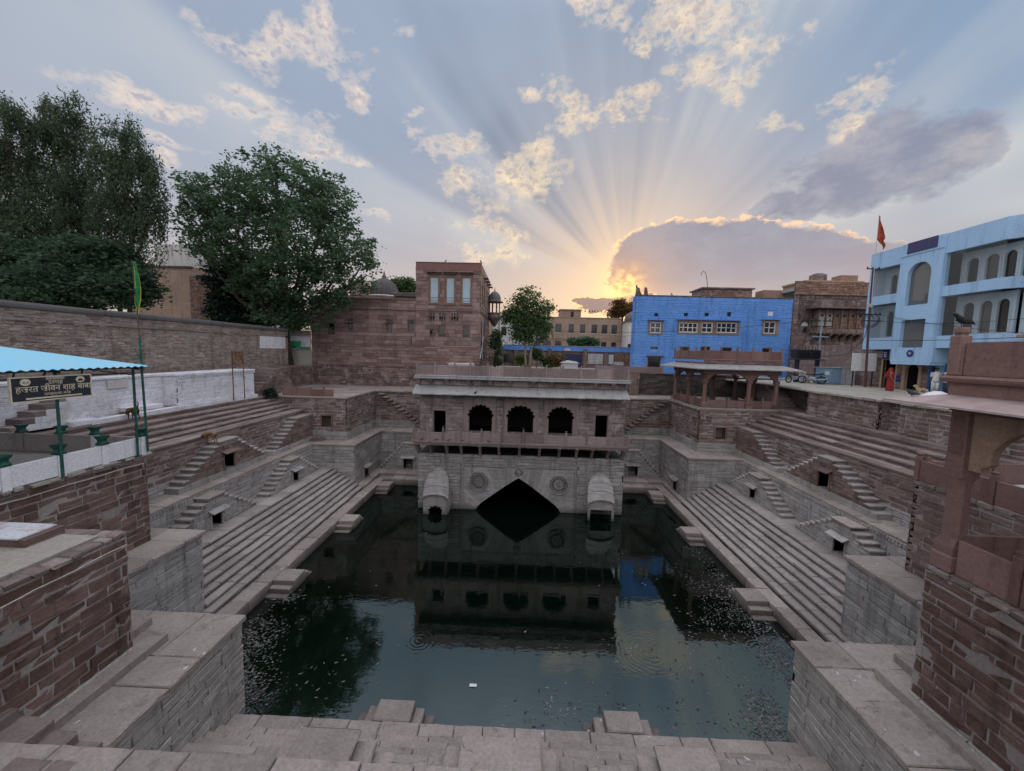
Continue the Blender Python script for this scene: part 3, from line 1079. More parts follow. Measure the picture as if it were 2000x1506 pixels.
def flight(label, xs, zs, y0, y1, mat, last, T=.24, L=(0.9, 1.7), riser=None):
    t = thing('step_flight', label, 'steps', (0.5 * (xs[0] + last), 0.5 * (y0 + y1), zs[0] - .2))
    for i, (x, z) in enumerate(zip(xs, zs)):
        nx = xs[i + 1] if i + 1 < len(xs) else last
        s = 1 if nx > x else -1
        a, b_ = sorted((x, nx + s * .07))
        rows = 1 if b_ - a < .7 else 2
        ya = y0 if abs(x) < 11.1 or y0 > 12 else 12.85
        hgt = z - (zs[i - 1] if i else zs[0] - .2)
        tt = min(.085, hgt * .5) if riser else T
        paving(t, a, b_, ya, y1, z, mat, 'y', L, rows=rows, T=tt, name='step_slab', gap=.020, tilt=.010, shift=.012)
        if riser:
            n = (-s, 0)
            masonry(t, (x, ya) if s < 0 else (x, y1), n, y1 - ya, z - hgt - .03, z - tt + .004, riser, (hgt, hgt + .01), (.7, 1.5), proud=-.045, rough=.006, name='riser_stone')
    return t


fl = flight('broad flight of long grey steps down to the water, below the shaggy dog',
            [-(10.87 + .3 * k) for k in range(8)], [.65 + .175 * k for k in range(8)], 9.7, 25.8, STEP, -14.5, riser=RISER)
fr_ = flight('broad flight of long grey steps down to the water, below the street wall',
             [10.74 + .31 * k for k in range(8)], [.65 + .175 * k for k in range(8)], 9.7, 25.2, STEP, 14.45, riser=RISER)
for t, s, x in ((fl, -1, 13.6), (fr_, 1, 13.42)):
    mb = MB()
    y = 12.95
    while y < 25.7:
        mb.box(s * (x - .035), s * (x + .02), y, y + .08, 1.765, 1.83)
        y += .15
    mb.build('dentil_band', GREY, t)['kind'] = 'stuff'
flight('short flight of red sandstone steps below the whitewashed wall',
       [-15.57, -16.3, -16.75, -17.2, -17.65, -18.1], [5.72, 5.86, 6.04, 6.22, 6.42, 6.64], 12.3, 26.9, REDSTEP, -18.5, T=.30, L=(0.8, 1.9), riser=RED)
flight('short flight of worn red steps below the brick street wall',
       [15.55, 16.3, 16.75, 17.2, 17.65], [5.70, 5.93, 6.15, 6.38, 6.62], 12.3, 26.9, REDSTEP, 18.3, T=.30, L=(0.8, 1.9), riser=RED)
nf = thing('step_flight', 'flight of pale steps at the bottom of the photo between the two nearest platforms', 'steps', (0, 7.6, .45))
for k in range(8):
    y1 = 8.72 - .31 * k
    z = .65 + .175 * k
    paving(nf, -7.4, 7.35, y1 - (.38 if k < 7 else 1.1), y1, z, LEDGE, 'x', (0.8, 1.7), rows=1, T=.085, name='step_slab', gap=.018, tilt=.010, shift=.014)
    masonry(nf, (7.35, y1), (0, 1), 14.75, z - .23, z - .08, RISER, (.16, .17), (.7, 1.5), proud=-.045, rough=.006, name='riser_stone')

# ================================================================== retaining walls


def side_wall(label, x, y0, y1, s, z0, z1, segs, mortar, ch, bl, coping=None, joint=.014):
    t = thing('retaining_wall', label, 'wall', (x, (y0 + y1) / 2, z0))
    n = (-s, 0)
    p0 = (x, y0) if s < 0 else (x, y1)
    for (a, b_, m_, jt, mo) in segs:
        masonry(t, p0, n, y1 - y0, a, b_, m_, ch, bl, mortar=mo, joint=jt, proud=.012 if mo is MORTW else .035, rough=.008)
    if coping:
        mb = MB()
        y = y0
        while y < y1 - .1:
            ln = min(random.uniform(.8, 1.5), y1 - y)
            mb.box(x - s * .08 - .0, x + s * .10, y + .006, y + ln - .006, coping - .10 + random.uniform(-.008, .008), coping + .0, .012)
            y += ln
        mb.jitter(.004).build('coping', LEDGE, t)
    return t


side_wall('pale grey lower retaining wall behind the long steps, below the shaggy dog', -14.45, 12.9, 25.85, -1, 1.87, 3.44,
          [(1.87, 3.44, GREY, .018, MORTD)], MORTD, (.19, .27), (.5, 1.2))
side_wall('pale grey lower retaining wall behind the long steps on the near red pavilion side', 14.40, 12.9, 25.25, 1, 1.87, 3.44,
          [(1.87, 3.44, GREY, .018, MORTD)], MORTD, (.19, .27), (.5, 1.2))
side_wall('upper red wall with white joints below the short red steps, beside the shaggy dog', -15.62, 12.1, 26.95, -1, 3.55, 5.44,
          [(3.55, 4.05, GREY, .016, MORTD), (4.05, 5.44, RED, .030, MORTW)], MORTW, (.17, .24), (.4, .9))
side_wall('upper reddish wall below the worn red steps, opposite the whitewashed wall', 15.62, 12.1, 26.95, 1, 3.55, 5.42,
          [(3.55, 4.1, GREY, .016, MORTD), (4.1, 5.42, RED, .026, MORTW)], MORTW, (.17, .24), (.4, .9))
# dentil course below the terrace edge
for s, x in ((-1, -14.45), (1, 14.40)):
    tt = [o for o in COL.objects if o.name.startswith('retaining_wall') and abs(o.location.x - x) < .1][0]
    mb = MB()
    y = 13.0
    while y < 25.6:
        mb.box(x - s * .07, x + s * .02, y, y + .07, 3.30, 3.40)
        y += .14
    mb.build('dentil_band', GREY, tt)['kind'] = 'stuff'

for s, lab in ((-1, 'pale wall at the water between the arched pavilion and the bastion below the red house'),
               (1, 'pale wall at the water between the arched pavilion and the open pillared pavilion')):
    t = thing('retaining_wall', lab, 'wall', (s * 9, 30.5, .65))
    x0 = -11.5 if s < 0 else 6.4
    masonry(t, (x0, 30.5), (0, -1), 5.1, .65, 3.44, GREY, (.19, .27), (.5, 1.1), mortar=MORTD)
for s, lab in ((-1, 'upper red wall with projecting stair treads, beneath the tall red house'),
               (1, 'upper red wall with projecting stair treads, beneath the blue house')):
    t = thing('retaining_wall', lab, 'wall', (s * 9, 32.3, 3.55))
    x0 = -12.6 if s < 0 else 6.4
    masonry(t, (x0, 32.3), (0, -1), 6.2, 3.55, 4.12, GREY, (.19, .27), (.5, 1.1), mortar=MORTD)
    masonry(t, (x0, 32.3), (0, -1), 6.2, 4.12, 6.54, RED, (.18, .25), (.4, .9), mortar=MORTW, joint=.030, proud=.012, rough=.008)
    for k in range(11):
        x = s * (11.85 - .33 * k)
        mb = MB().box(x - .24, x + .24, 31.86, 32.32, 6.42 - .255 * k - .12, 6.42 - .255 * k, .02)
        mb.jitter(.008).build('tread', REDSTEP, t)
    if s > 0:
        pass

# ================================================================== stair blocks standing against the walls


def stair_block(label, p, n, hw, d, zb, zl, ns, run, sides=(1, 1), nw=0.62, nh=0.66, nz=0.0, matb=GREY, red_above=None, hood=True, group=None,
                nu=0.0, plinth=0.0, mats=STEP, land=None):
    """landing against a wall with a niche below and steps going down on one or both sides.
    p = wall point below the middle of the landing, n = outward normal; u runs to the right seen from outside"""
    t = thing('wall_staircase', label, 'staircase', (p[0], p[1], zb), group)
    M = frame((p[0], p[1], 0), n)
    rise = (zl - zb) / (ns + 1)
    prof = []

    def add_side(sg):
        out = []
        for k in range(ns):
            z = zl - rise * (k + 1)
            out.append((sg * (hw + run * k), z))
            out.append((sg * (hw + run * (k + 1)), z))
        return out
    L_ = add_side(-1) if sides[0] else []
    R_ = add_side(1) if sides[1] else []
    u0 = -hw - (run * ns if sides[0] else 0)
    u1 = hw + (run * ns if sides[1] else 0)
    poly = [(u0, zb)]
    poly += [(u, z - .02) for u, z in reversed(L_)]
    poly += [(-hw, zl - .06), (hw, zl - .06)]
    poly += [(u, z - .02) for u, z in R_]
    poly += [(u1, zb)]
    nx0, nx1 = nu - nw / 2, nu + nw / 2
    hole = [(nx0, zb + nz + .004), (nx1, zb + nz + .004), (nx1, zb + nz + nh), (nx0, zb + nz + nh)]
    mb = MB()
    mb.plate([M @ Vector((u, -d, z)) for u, z in poly], [[M @ Vector((u, -d, z)) for u, z in hole]], M.to_3x3() @ Vector((0, d + .02, 0)))
    mb.build('stair_body', MORTW if matb is RED else matb, t)

    def top(u):
        a = abs(u)
        if a <= hw:
            return zl - .08
        if (u < 0 and not sides[0]) or (u > 0 and not sides[1]):
            return zb
        k = int((a - hw) / run)
        return zl - rise * (k + 1) if k < ns else zb
    off = u0
    masonry(t, tuple((M @ Vector((u0, -d, 0)))[:2]), n, u1 - u0, zb, zl - .06, matb, (.13, .19), (.3, .7), proud=.022,
            holes=[(nx0 - u0 - .05, nx1 - u0 + .05, zb + nz - .01, zb + nz + nh + .06)], top=lambda u: top(u + u0), rough=.006)
    for sg, on in ((-1, sides[0]), (1, sides[1])):
        if not on:
            continue
        for k in range(ns):
            z = zl - rise * (k + 1)
            uc = sg * (hw + run * (k + .5))
            mt = M @ Matrix.Translation((uc + sg * .02, -d / 2 - .015, z)) @ Matrix.Rotation(PI / 2, 4, 'Z')
            piece(t, 'slab', (d + .06, run + .05, .07), mt, mats, 'step')
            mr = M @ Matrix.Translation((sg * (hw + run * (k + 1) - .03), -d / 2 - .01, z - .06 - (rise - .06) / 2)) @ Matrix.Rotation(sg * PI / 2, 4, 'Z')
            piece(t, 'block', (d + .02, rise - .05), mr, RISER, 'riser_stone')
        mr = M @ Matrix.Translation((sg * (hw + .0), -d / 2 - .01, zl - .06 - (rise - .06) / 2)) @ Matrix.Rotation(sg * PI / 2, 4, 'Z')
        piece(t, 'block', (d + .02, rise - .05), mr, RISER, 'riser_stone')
    lb = MB()
    local_box(lb, M, -hw - .05, hw + .05, -.02, d + .07, zl - .07, zl, .015)
    lb.jitter(.006).build('landing_slab', LEDGE, t)
    db = MB()
    u = -hw
    while u < hw - .03:
        local_box(db, M, u, u + .05, d - .02, d + .05, zl - .15, zl - .075)
        u += .10
    db.build('dentil_band', LEDGE, t)['kind'] = 'stuff'
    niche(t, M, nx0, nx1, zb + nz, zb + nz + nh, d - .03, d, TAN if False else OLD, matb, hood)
    return t


stair_block('grey double staircase against the lower wall, nearest to the white slab, with hooded niche', (-14.45, 16.62), (1, 0), .47, .64, 1.875, 3.36, 7, .3)
stair_block('grey double staircase with hooded niche left of the water, nearer the pavilion', (-14.45, 22.75), (1, 0), .47, .64, 1.875, 3.36, 7, .3)
stair_block('grey double staircase with hooded niche right of the water, nearer the pillared pavilion', (14.40, 22.5), (-1, 0), .55, .66, 1.875, 3.34, 7, .3)
stair_block('grey double staircase with hooded niche on the lower right wall, nearest the red column', (14.40, 16.25), (-1, 0), .5, .66, 1.875, 3.34, 7, .3)
stair_block('red upper staircase whose landing carries the shaggy brown dog', (-15.62, 19.0), (1, 0), .62, .62, 3.84, 5.36, 7, .3, matb=RED, nw=.7, nh=.78, hood=True)
stair_block('red upper staircase with a niche on the wall below the worn red steps', (15.62, 19.0), (-1, 0), .5, .62, 3.84, 5.40, 7, .3, matb=RED, nw=.7, nh=.8)
stair_block('upper staircase on the left running into the corner bastion', (-15.62, 25.9), (1, 0), 1.0, .62, 3.80, 5.42, 7, .3, sides=(1, 0), matb=RED, nw=.02, nh=.02, hood=False)
stair_block('upper staircase on the right running into the bastion of the pillared pavilion', (15.62, 25.9), (-1, 0), 1.0, .62, 3.80, 5.44, 7, .3, sides=(0, 1), matb=RED, nw=.02, nh=.02, hood=False)
stair_block('steep grey staircase with a hooded niche left of the pavilion, at the water', (-8.95, 30.5), (0, -1), .45, .6, .65, 2.75, 9, .2, nw=.8, nh=.82)
stair_block('steep grey staircase with a hooded niche right of the pavilion, at the water', (8.85, 30.5), (0, -1), .45, .6, .65, 2.75, 9, .2, nw=.8, nh=.82)
for cx, hw, lab in ((-3.24, .48, 'broken pale stair landing at the bottom edge, nearest the dark red tower'),
                    (-.2, .64, 'wide pale stair landing at the bottom centre of the photo'),
                    (2.98, .46, 'stair landing with a broken corner at the bottom edge, nearest the red column')):
    stair_block(lab, (cx, 5.55), (0, 1), hw, .66, 1.87, 3.36, 7, .3, matb=PALE, mats=LEDGE)
for s, x in ((-1, -15.62), (1, 15.62)):
    mb = MB()
    for y0, y1 in ((16.0, 21.8), (22.4, 26.9)):
        mb.box(x - s * .68, x + s * .02, y0, y1, 3.50, 3.825, .015)
    mb.jitter(.004).build('plinth', GREY, [o for o in COL.objects if o.name.startswith('retaining_wall') and abs(o.location.x - x) < .05][0])

# near wall behind the bottom stair landings, and the terrace in front of the camera
t = thing('retaining_wall', 'pale wall along the bottom edge behind the three stair landings', 'wall', (0, 5.5, 1.87))
masonry(t, (7.4, 5.55), (0, 1), 14.8, 1.87, 3.44, PALE, (.2, .28), (.5, 1.1), mortar=MORTD)
nt2 = structure('near_terrace_floor', (0, 3.5, 3.55))
paving(nt2, -12, 12, 1.0, 5.6, 3.55, LEDGE, 'x', (0.8, 1.5), rows=5, T=.14)

# ================================================================== jetty steps standing out into the water


def jetty(label, cx, cy_, n, lw=.86, out=.9, z=.45, steps=((-1, 2), (1, 2))):
    t = thing('jetty_steps', label, 'steps', (cx, cy_, 0))
    M = frame((cx, cy_, 0), n)
    mb = MB()
    local_box(mb, M, -lw / 2, lw / 2, -.0, out, -.6, z, .02)
    mb.jitter(.01).build('top_block', LEDGE, t)
    for sg, k_ in steps:
        for k in range(k_):
            mb = MB()
            a, b_ = sg * (lw / 2 + .002 + .28 * k), sg * (lw / 2 + .28 * (k + 1))
            local_box(mb, M, min(a, b_), max(a, b_), 0, out - .03, -.6, z - .2 * (k + 1) + .0, .02)
            mb.jitter(.01).build('step', LEDGE, t)
    return t


jetty('jetty block with two steps on the left ledge, nearest the camera', -10.19, 15.45, (1, 0))
jetty('jetty block on the left ledge midway between the near platform and the pavilion', -10.19, 21.15, (1, 0))
jetty('jetty block in the far left corner of the water beside the pavilion', -10.19, 27.0, (1, 0))
jetty('jetty block with two steps on the right ledge, nearest the camera', 10.14, 15.4, (-1, 0))
jetty('jetty block on the right ledge midway to the pavilion', 10.14, 21.2, (-1, 0))
jetty('jetty block in the far right corner of the water beside the pavilion', 10.14, 27.0, (-1, 0))
jetty('jetty block in front of the bottom steps, left of the floating white wrapper', -3.22, 9.23, (0, 1), lw=.98, out=.62)
jetty('jetty block in front of the bottom steps, right of the floating white wrapper', 2.93, 9.23, (0, 1), lw=.95, out=.62)

# ================================================================== corner bastions at the far end
for s in (-1, 1):
    xa, xb, xo = (11.47, 12.48, 14.5) if s < 0 else (11.10, 12.34, 14.45)
    yf = 25.8 if s < 0 else 25.2
    t = thing('corner_bastion', 'pale grey lower corner bastion ' + ('below the red bastion with the low red parapet panels' if s < 0 else
              'below the open pillared pavilion'), 'bastion', (s * (xa + 1), yf, .65))
    x0 = -xo if s < 0 else xa
    masonry(t, (x0, yf), (0, -1), xo - xa, .65, 3.44, GREY, (.19, .27), (.5, 1.2), mortar=MORTD)
    n = (-s, 0)
    p0 = (s * xa, yf) if s < 0 else (s * xa, 30.5)
    ln = 30.5 - yf
    u0 = 1.45 if s < 0 else ln - 1.45 - .8
    hole = (u0, u0 + .8, .68, 1.38)
    masonry(t, p0, n, ln, .65, 3.44, GREY, (.19, .27), (.5, 1.2), mortar=MORTD, holes=[hole])
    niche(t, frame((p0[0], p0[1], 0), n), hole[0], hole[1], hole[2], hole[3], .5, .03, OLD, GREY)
    mb = MB()
    a, b_ = sorted((s * (xa - .1), s * (xo + .02)))
    mb.box(a, b_, yf - .1, yf + .02, 3.43, 3.545, .012)
    a, b_ = sorted((s * (xa - .1), s * (xa + .02)))
    mb.box(a, b_, yf + .021, 30.5, 3.43, 3.545, .012)
    mb.build('coping', LEDGE, t)
    # upper storey of the bastion
    t = thing('corner_bastion', ('red corner bastion with white joints and a square niche, under low red parapet panels' if s < 0 else
              'red upper corner bastion carrying the open pillared pavilion'), 'bastion', (s * (xb + 1.5), 26.9, 3.55))
    xw = 15.7 if s < 0 else 15.7
    x0 = -xw - 2.9 if s < 0 else xb
    wd = xw + 2.9 - xb
    hu = (14.30, 13.58) if s < 0 else (13.50, 14.25)
    ha = abs(-hu[0] - x0) if s < 0 else hu[0] - x0
    hole = (ha, ha + .72, 4.52, 5.28)
    masonry(t, (x0, 26.9), (0, -1), wd, 3.55, 4.17, GREY, (.2, .3), (.6, 1.2), mortar=MORTD)
    masonry(t, (x0, 26.9), (0, -1), wd, 4.17, 6.54, RED, (.17, .24), (.4, 1.0), mortar=MORTW, holes=[hole], joint=.030 if s < 0 else .024, proud=.012, rough=.008)
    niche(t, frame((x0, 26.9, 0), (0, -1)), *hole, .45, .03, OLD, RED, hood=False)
    p0 = (s * xb, 26.9) if s < 0 else (s * xb, 32.3)
    masonry(t, p0, n, 5.4, 3.55, 4.17, GREY, (.2, .3), (.6, 1.2), mortar=MORTD)
    masonry(t, p0, n, 5.4, 4.17, 6.54, RED, (.17, .24), (.4, 1.0), mortar=MORTW, joint=.030 if s < 0 else .024, proud=.012, rough=.008)
    mb = MB()
    a, b_ = sorted((s * (xb - .07), s * 18.6))
    mb.box(a, b_, 26.83, 26.97, 6.55, 6.66, .012)
    a, b_ = sorted((s * (xb - .07), s * (xb + .05)))
    mb.box(a, b_, 26.971, 32.3, 6.55, 6.66, .012)
    mb.build('coping', LEDGE, t)

# low red parapet on the left corner bastion
t = thing('parapet', 'low red sandstone parapet panels on top of the left corner bastion', 'parapet', (-15.5, 26.97, 6.66))
for a, b_ in ((-17.2, -16.2), (-16.1, -15.2), (-15.1, -14.25), (-14.15, -13.5)):
    MB().box(a, b_, 26.98, 27.05, 6.66, 7.16 if a > -16 else 7.25, .01).build('parapet_panel', CHH, t)
for a in (-16.15, -15.15, -14.2):
    MB().box(a - .05, a + .05, 26.95, 27.09, 6.66, 7.32, .012).build('parapet_post', CHH, t)

# stack of loose slabs on the terrace in the left corner
t = thing('slab_stack', 'small stack of loose red slabs lying on the terrace corner', 'slabs', (-14.3, 26.5, 3.55))
for k in range(4):
    mb = MB().box(-14.95 + .09 * k, -13.9 - .07 * k, 26.3, 26.8 - .05 * k, 3.56 + .075 * k, 3.625 + .075 * k, .01)
    mb.jitter(.012).build('slab', REDSTEP, t)

# ================================================================== near platforms, blocks and towers
for s in (-1, 1):
    side = 'left' if s < 0 else 'right'
    xp, yp, zp = (7.42, 9.62, 2.87) if s < 0 else (7.35, 9.70, 2.79)
    xt, yt, zt = (8.90, 8.15, 5.80) if s < 0 else (8.65, 8.05, 5.84)
    xa = 11.30 if s < 0 else 11.25
    n = (-s, 0)
    # platform
    t = thing('platform', ('pale stone platform in the left foreground below the dark red tower' if s < 0 else
              'pale stone platform in the right foreground below the red column'), 'platform', (s * (xp + 1), 7.5, 0))
    y0 = 5.0
    p0 = (s * xp, y0) if s < 0 else (s * xp, yp)
    masonry(t, p0, n, yp - y0, -.4, zp - .12, PALE, (.17, .24), (.45, 1.0), mortar=MORTD, joint=.012, proud=.02, rough=.006)
    p0 = (s * xp, yp) if s < 0 else (s * xa, yp)
    masonry(t, p0, (0, 1), xa - xp, -.4, zp - .12, PALE, (.19, .27), (.5, 1.1), mortar=MORTD, joint=.012)
    x0, x1 = sorted((s * (xp - .09), s * 9.9))
    if s < 0:
        paving(t, x0, x1, 5.0, 8.2, zp, LEDGE, 'y', (1.0, 1.7), rows=2, T=.13, name='top_slab', gap=.016, tilt=.008)
        paving(t, x0, x1, 8.2, yp + .08, zp, LEDGE, 'x', (1.0, 1.5), rows=1, T=.13, name='top_slab', gap=.016, tilt=.008)
    else:
        paving(t, x0, x1, 5.0, 8.0, zp, LEDGE, 'y', (1.0, 1.7), rows=2, T=.13, name='top_slab', gap=.016, tilt=.008)
        paving(t, x0, x1, 8.0, yp + .08, zp, LEDGE, 'x', (1.0, 1.5), rows=2, T=.13, name='top_slab', gap=.016, tilt=.008)
    x0, x1 = sorted((s * 9.9, s * xa))
    paving(t, x0, x1, 8.0, yp + .08, zp, LEDGE, 'y', (0.8, 1.2), rows=1, T=.13, name='top_slab')
    for k, (xs_, ye, zz) in enumerate(((8.55, 8.68, .2), (9.2, 8.95, .4), (9.85, 9.02, .6))):
        xs_ -= .1 if s > 0 else 0
        a, b_ = sorted((s * xs_, s * (xs_ + .7)))
        mb = MB().box(a, b_, 6.2 if k == 0 else 7.9, ye, zp + zz - .21, zp + zz, .015)
        mb.jitter(.007).build('step', LEDGE, t)
    # lower bastion behind it
    t = thing('corner_bastion', ('pale grey lower bastion between the dark red tower and the long steps' if s < 0 else
              'pale grey lower bastion between the red column and the long steps'), 'bastion', (s * (xa + 1), 10, .65))
    p0 = (s * xa, 8.0) if s < 0 else (s * xa, 12.9)
    masonry(t, p0, n, 4.9, .5, 3.43, PALE if False else GREY, (.19, .27), (.5, 1.2), mortar=MORTD, joint=.012)
    p0 = (s * xa, 12.9) if s < 0 else (s * 14.5, 12.9)
    masonry(t, p0, (0, 1), 14.5 - xa, .5, 3.43, GREY, (.19, .27), (.5, 1.2), mortar=MORTD)
    x0, x1 = sorted((s * (xa - .1), s * 12.5))
    paving(t, x0, x1, 7.9, 13.0, 3.55, LEDGE, 'y', (0.8, 1.5), rows=1, T=.12, name='top_slab', gap=.016, tilt=.01)
    x0, x1 = sorted((s * 12.5, s * 14.5))
    paving(t, x0, x1, 11.9, 13.0, 3.55, LEDGE, 'x', (0.8, 1.3), rows=1, T=.12, name='top_slab', gap=.016, tilt=.01)
    # upper bastion
    t = thing('corner_bastion', ('red brick-like retaining wall with white joints under the white parapet' if s < 0 else
              'red upper bastion behind the red column, topped by sandstone posts and panels'), 'bastion', (s * 13.5, 9.5, 3.55))
    p0 = (s * 12.4, 4.0) if s < 0 else (s * 12.4, 12.15)
    masonry(t, p0, n, 8.15, 3.55, 6.36, RED if s > 0 else TOWER, (.19, .27), (.4, .9), mortar=MORTW, joint=.027, proud=.014, rough=.008)
    p0 = (s * 12.4, 12.15) if s < 0 else (s * 15.8, 12.15)
    masonry(t, p0, (0, 1), 3.4, 3.55, 6.36, RED, (.19, .27), (.4, .9), mortar=MORTW, joint=.027)
    mb = MB()
    y = 4.0
    while y < 12.1:
        ln = min(random.uniform(.25, .6), 12.2 - y)
        w_ = random.uniform(.02, .09)
        a, b_ = sorted((s * (12.4 - w_), s * 12.75))
        mb.box(a, b_, y + .006, y + ln - .006, 6.37 + random.uniform(-.02, .0), 6.50 + random.uniform(-.015, .008), .02)
        y += ln
    mb.jitter(.012).build('coping_stones', REDSTEP, t)
    # tower
    t = thing('stone_tower', ('dark red stone tower in the left foreground with a flat cement top' if s < 0 else
              'dark red stone base of the near pavilion in the right foreground'), 'tower', (s * (xt + 1.5), 6, zp))
    y0 = 3.2
    p0 = (s * xt, y0) if s < 0 else (s * xt, yt)
    masonry(t, p0, n, yt - y0, zp, zp + .26, PALE, (.25, .26), (.7, 1.3), mortar=MORTD, proud=.05, joint=.012)
    masonry(t, p0, n, yt - y0, zp + .26, zt - .02, TOWER, (.15, .31), (.22, .95), mortar=MORTW, joint=.026, proud=.014, rough=.010)
    p0 = (s * xt, yt) if s < 0 else (s * 12.4, yt)
    masonry(t, p0, (0, 1), 12.4 - xt, zp, zt - .02, TOWER, (.19, .30), (.35, .85), mortar=MORTW, joint=.026, proud=.014)
    mb = MB()
    y = y0
    while y < yt - .05:
        ln = min(random.uniform(.16, .5), yt + .05 - y)
        w_ = random.uniform(.0, .09)
        a, b_ = sorted((s * (xt - w_), s * (xt + random.uniform(.22, .40))))
        mb.box(a, b_, y + .008, y + ln - .008, zt + random.uniform(-.03, .0), zt + .10 + random.uniform(-.03, .02), .022)
        y += ln
    x = xt
    while x < 12.3:
        ln = random.uniform(.25, .6)
        a, b_ = sorted((s * x, s * (x + ln - .01)))
        mb.box(a, b_, yt - .25, yt + .05, zt - .01, zt + .09 + random.uniform(-.02, .01), .02)
        x += ln
    mb.jitter(.014).build('coping_stones', REDSTEP, t)
    a, b_ = sorted((s * (xt - .006), s * (xt + .12)))
    MB().box(a, b_, yt - .12, yt + .006, zp, zt - .02).build('corner_bed', MORTW, t)
    fm = MB()
    a, b_ = sorted((s * (xt + .36), s * 12.4))
    fm.box(a, b_, y0, yt - .24, zt - .02, zt + .105)
    fm.build('cement_floor', CEMENT if s < 0 else LEDGE, t)

# raised pale slab with red edges on the left tower
t = thing('raised_slab', 'pale blue-white slab with a red rim lying on the flat cement tower top', 'slab', (-11, 7.7, 5.9))
MB().box(-13.0, -10.12, 7.30, 8.0, 5.90, 6.07, .01).build('slab_rim', RED, t)
MB().box(-12.9, -10.22, 7.26, 7.95, 6.072, 6.12, .012).build('slab_top', stone('slab_paint', (0.50, 0.52, 0.55), (0.62, 0.64, 0.67), streak=0, strata=.1, rnd=0, patch=(.35, .22, .21), patch_amt=.6), t)

# pale pipes along the walls
for y0, y1, x, z0, z1, lab in ((3.5, 8.12, -8.85, 5.52, 5.62, 'thin pale pipe fixed along the top of the dark red tower'),
                              (6.0, 12.0, -12.33, 6.22, 6.25, 'thin pale pipe fixed along the wall under the white parapet')):
    pts = [(x + .0, y0 + (y1 - y0) * k / 14, z0 + (z1 - z0) * k / 14 - .012 * math.sin(k * 1.9)) for k in range(15)]
    tag(MB().tube(pts, .012, 6).build('pipe', ROPE), lab, 'pipe')

# stair rising leftwards at the lower left corner
t = thing('wall_staircase', 'worn red steps in the bottom left corner rising from the pale platform', 'staircase', (-8.5, 5.6, 2.87))
for k, (x, z) in enumerate(((-7.30, 3.06), (-7.72, 3.27), (-8.15, 3.49), (-8.72, 3.70), (-9.35, 3.92))):
    mb = MB().box(x - .75, x, 5.1, 6.05 + random.uniform(-.03, .03), z - .26, z, .025)
    mb.jitter(.018).build('step', REDSTEP, t)
mb = MB()
x = -10.5
while x < -6.6:
    ln = random.uniform(.5, 1.1)
    mb.box(x, x + ln - .015, 4.4, 5.36 + random.uniform(-.02, .02), 3.30, 3.56 + random.uniform(-.02, .02), .03)
    x += ln
mb.jitter(.02).build('coping_stones', REDSTEP, t)
t = thing('coping_slab', 'rough pale slab at the very bottom right corner', 'slab', (8.0, 5.0, 3.4))
MB().box(7.2, 10.2, 4.4, 5.55, 3.25, 3.52, .03).jitter(.02).build('slab', LEDGE, t)

# ================================================================== the arched pavilion in the water


def cusped(cx, w, zs, zt, zb, lobes=9, y=0.0):
    """outline of a many-lobed arch opening in the plane y; starts bottom left, goes over the top"""
    h_ = zt - zs
    pts = [(cx - w / 2, zb)]
    for i in range(lobes):
        t0, t1 = PI - PI * i / lobes, PI - PI * (i + 1) / lobes
        a = Vector((cx + math.cos(t0) * w / 2, zs + math.sin(t0) * h_ * .90))
        b_ = Vector((cx + math.cos(t1) * w / 2, zs + math.sin(t1) * h_ * .90))
        m_ = (a + b_) / 2
        d = (b_ - a)
        nrm = Vector((-d.y, d.x)).normalized()
        for q in range(5):
            an = PI * q / 5 if q else 0.0
            pp = m_ - d / 2 * math.cos(an) + nrm * (d.length * .52) * math.sin(an)
            pts.append((pp.x, pp.y))
    pts.append((cx + w / 2, zs))
    pts.append((cx + w / 2, zb))
    return [(x, y, z) for x, z in pts]


pv = thing('pavilion', 'long two-storey stone pavilion with three cusped arches standing in the far water', 'pavilion', (0, 24, 0))
YF = 24.0
MEDG = stone('dark_grey_stone', (0.10, 0.098, 0.095), (0.16, 0.155, 0.15), strata=.3, rnd=0)  # darker grey for the discs behind the carvings, for contrast
# lower wall with the pointed arch
FX0, FX1, FZ = -3.80, 3.64, 3.0
masonry(pv, (-6.53, YF), (0, -1), 13.06, -.3, FZ, GREY, (.17, .24), (.45, 1.0), holes=[(FX0 + 6.53, FX1 + 6.53, -1, FZ + .1)], mortar=MORTD,
        joint=.016, proud=.03, rough=.007)
masonry(pv, (-6.53, YF), (0, -1), 13.06, FZ, 3.62, GREY, (.19, .21), (.45, 1.0), mortar=MORTD, joint=.016, proud=.03, rough=.007)
archc = [(0, 2.16), (-.43, 1.88), (-.86, 1.58), (-1.35, 1.21), (-1.83, .83), (-2.15, .60), (-2.40, .40), (-2.60, .18), (-2.72, -.06), (-2.74, -.3)]
ACX = -.08


def frame_hit(px, pz, ang):
    """where a ray from the springing centre meets the frame"""
    dx, dz = math.cos(ang), math.sin(ang)
    best = 1e9
    if dx > 1e-5: best = min(best, (FX1 - .18 - px) / dx)
    if dx < -1e-5: best = min(best, (FX0 + .18 - px) / dx)
    if dz > 1e-5: best = min(best, (FZ - .2 - pz) / dz)
    return (px + dx * best, pz + dz * best)


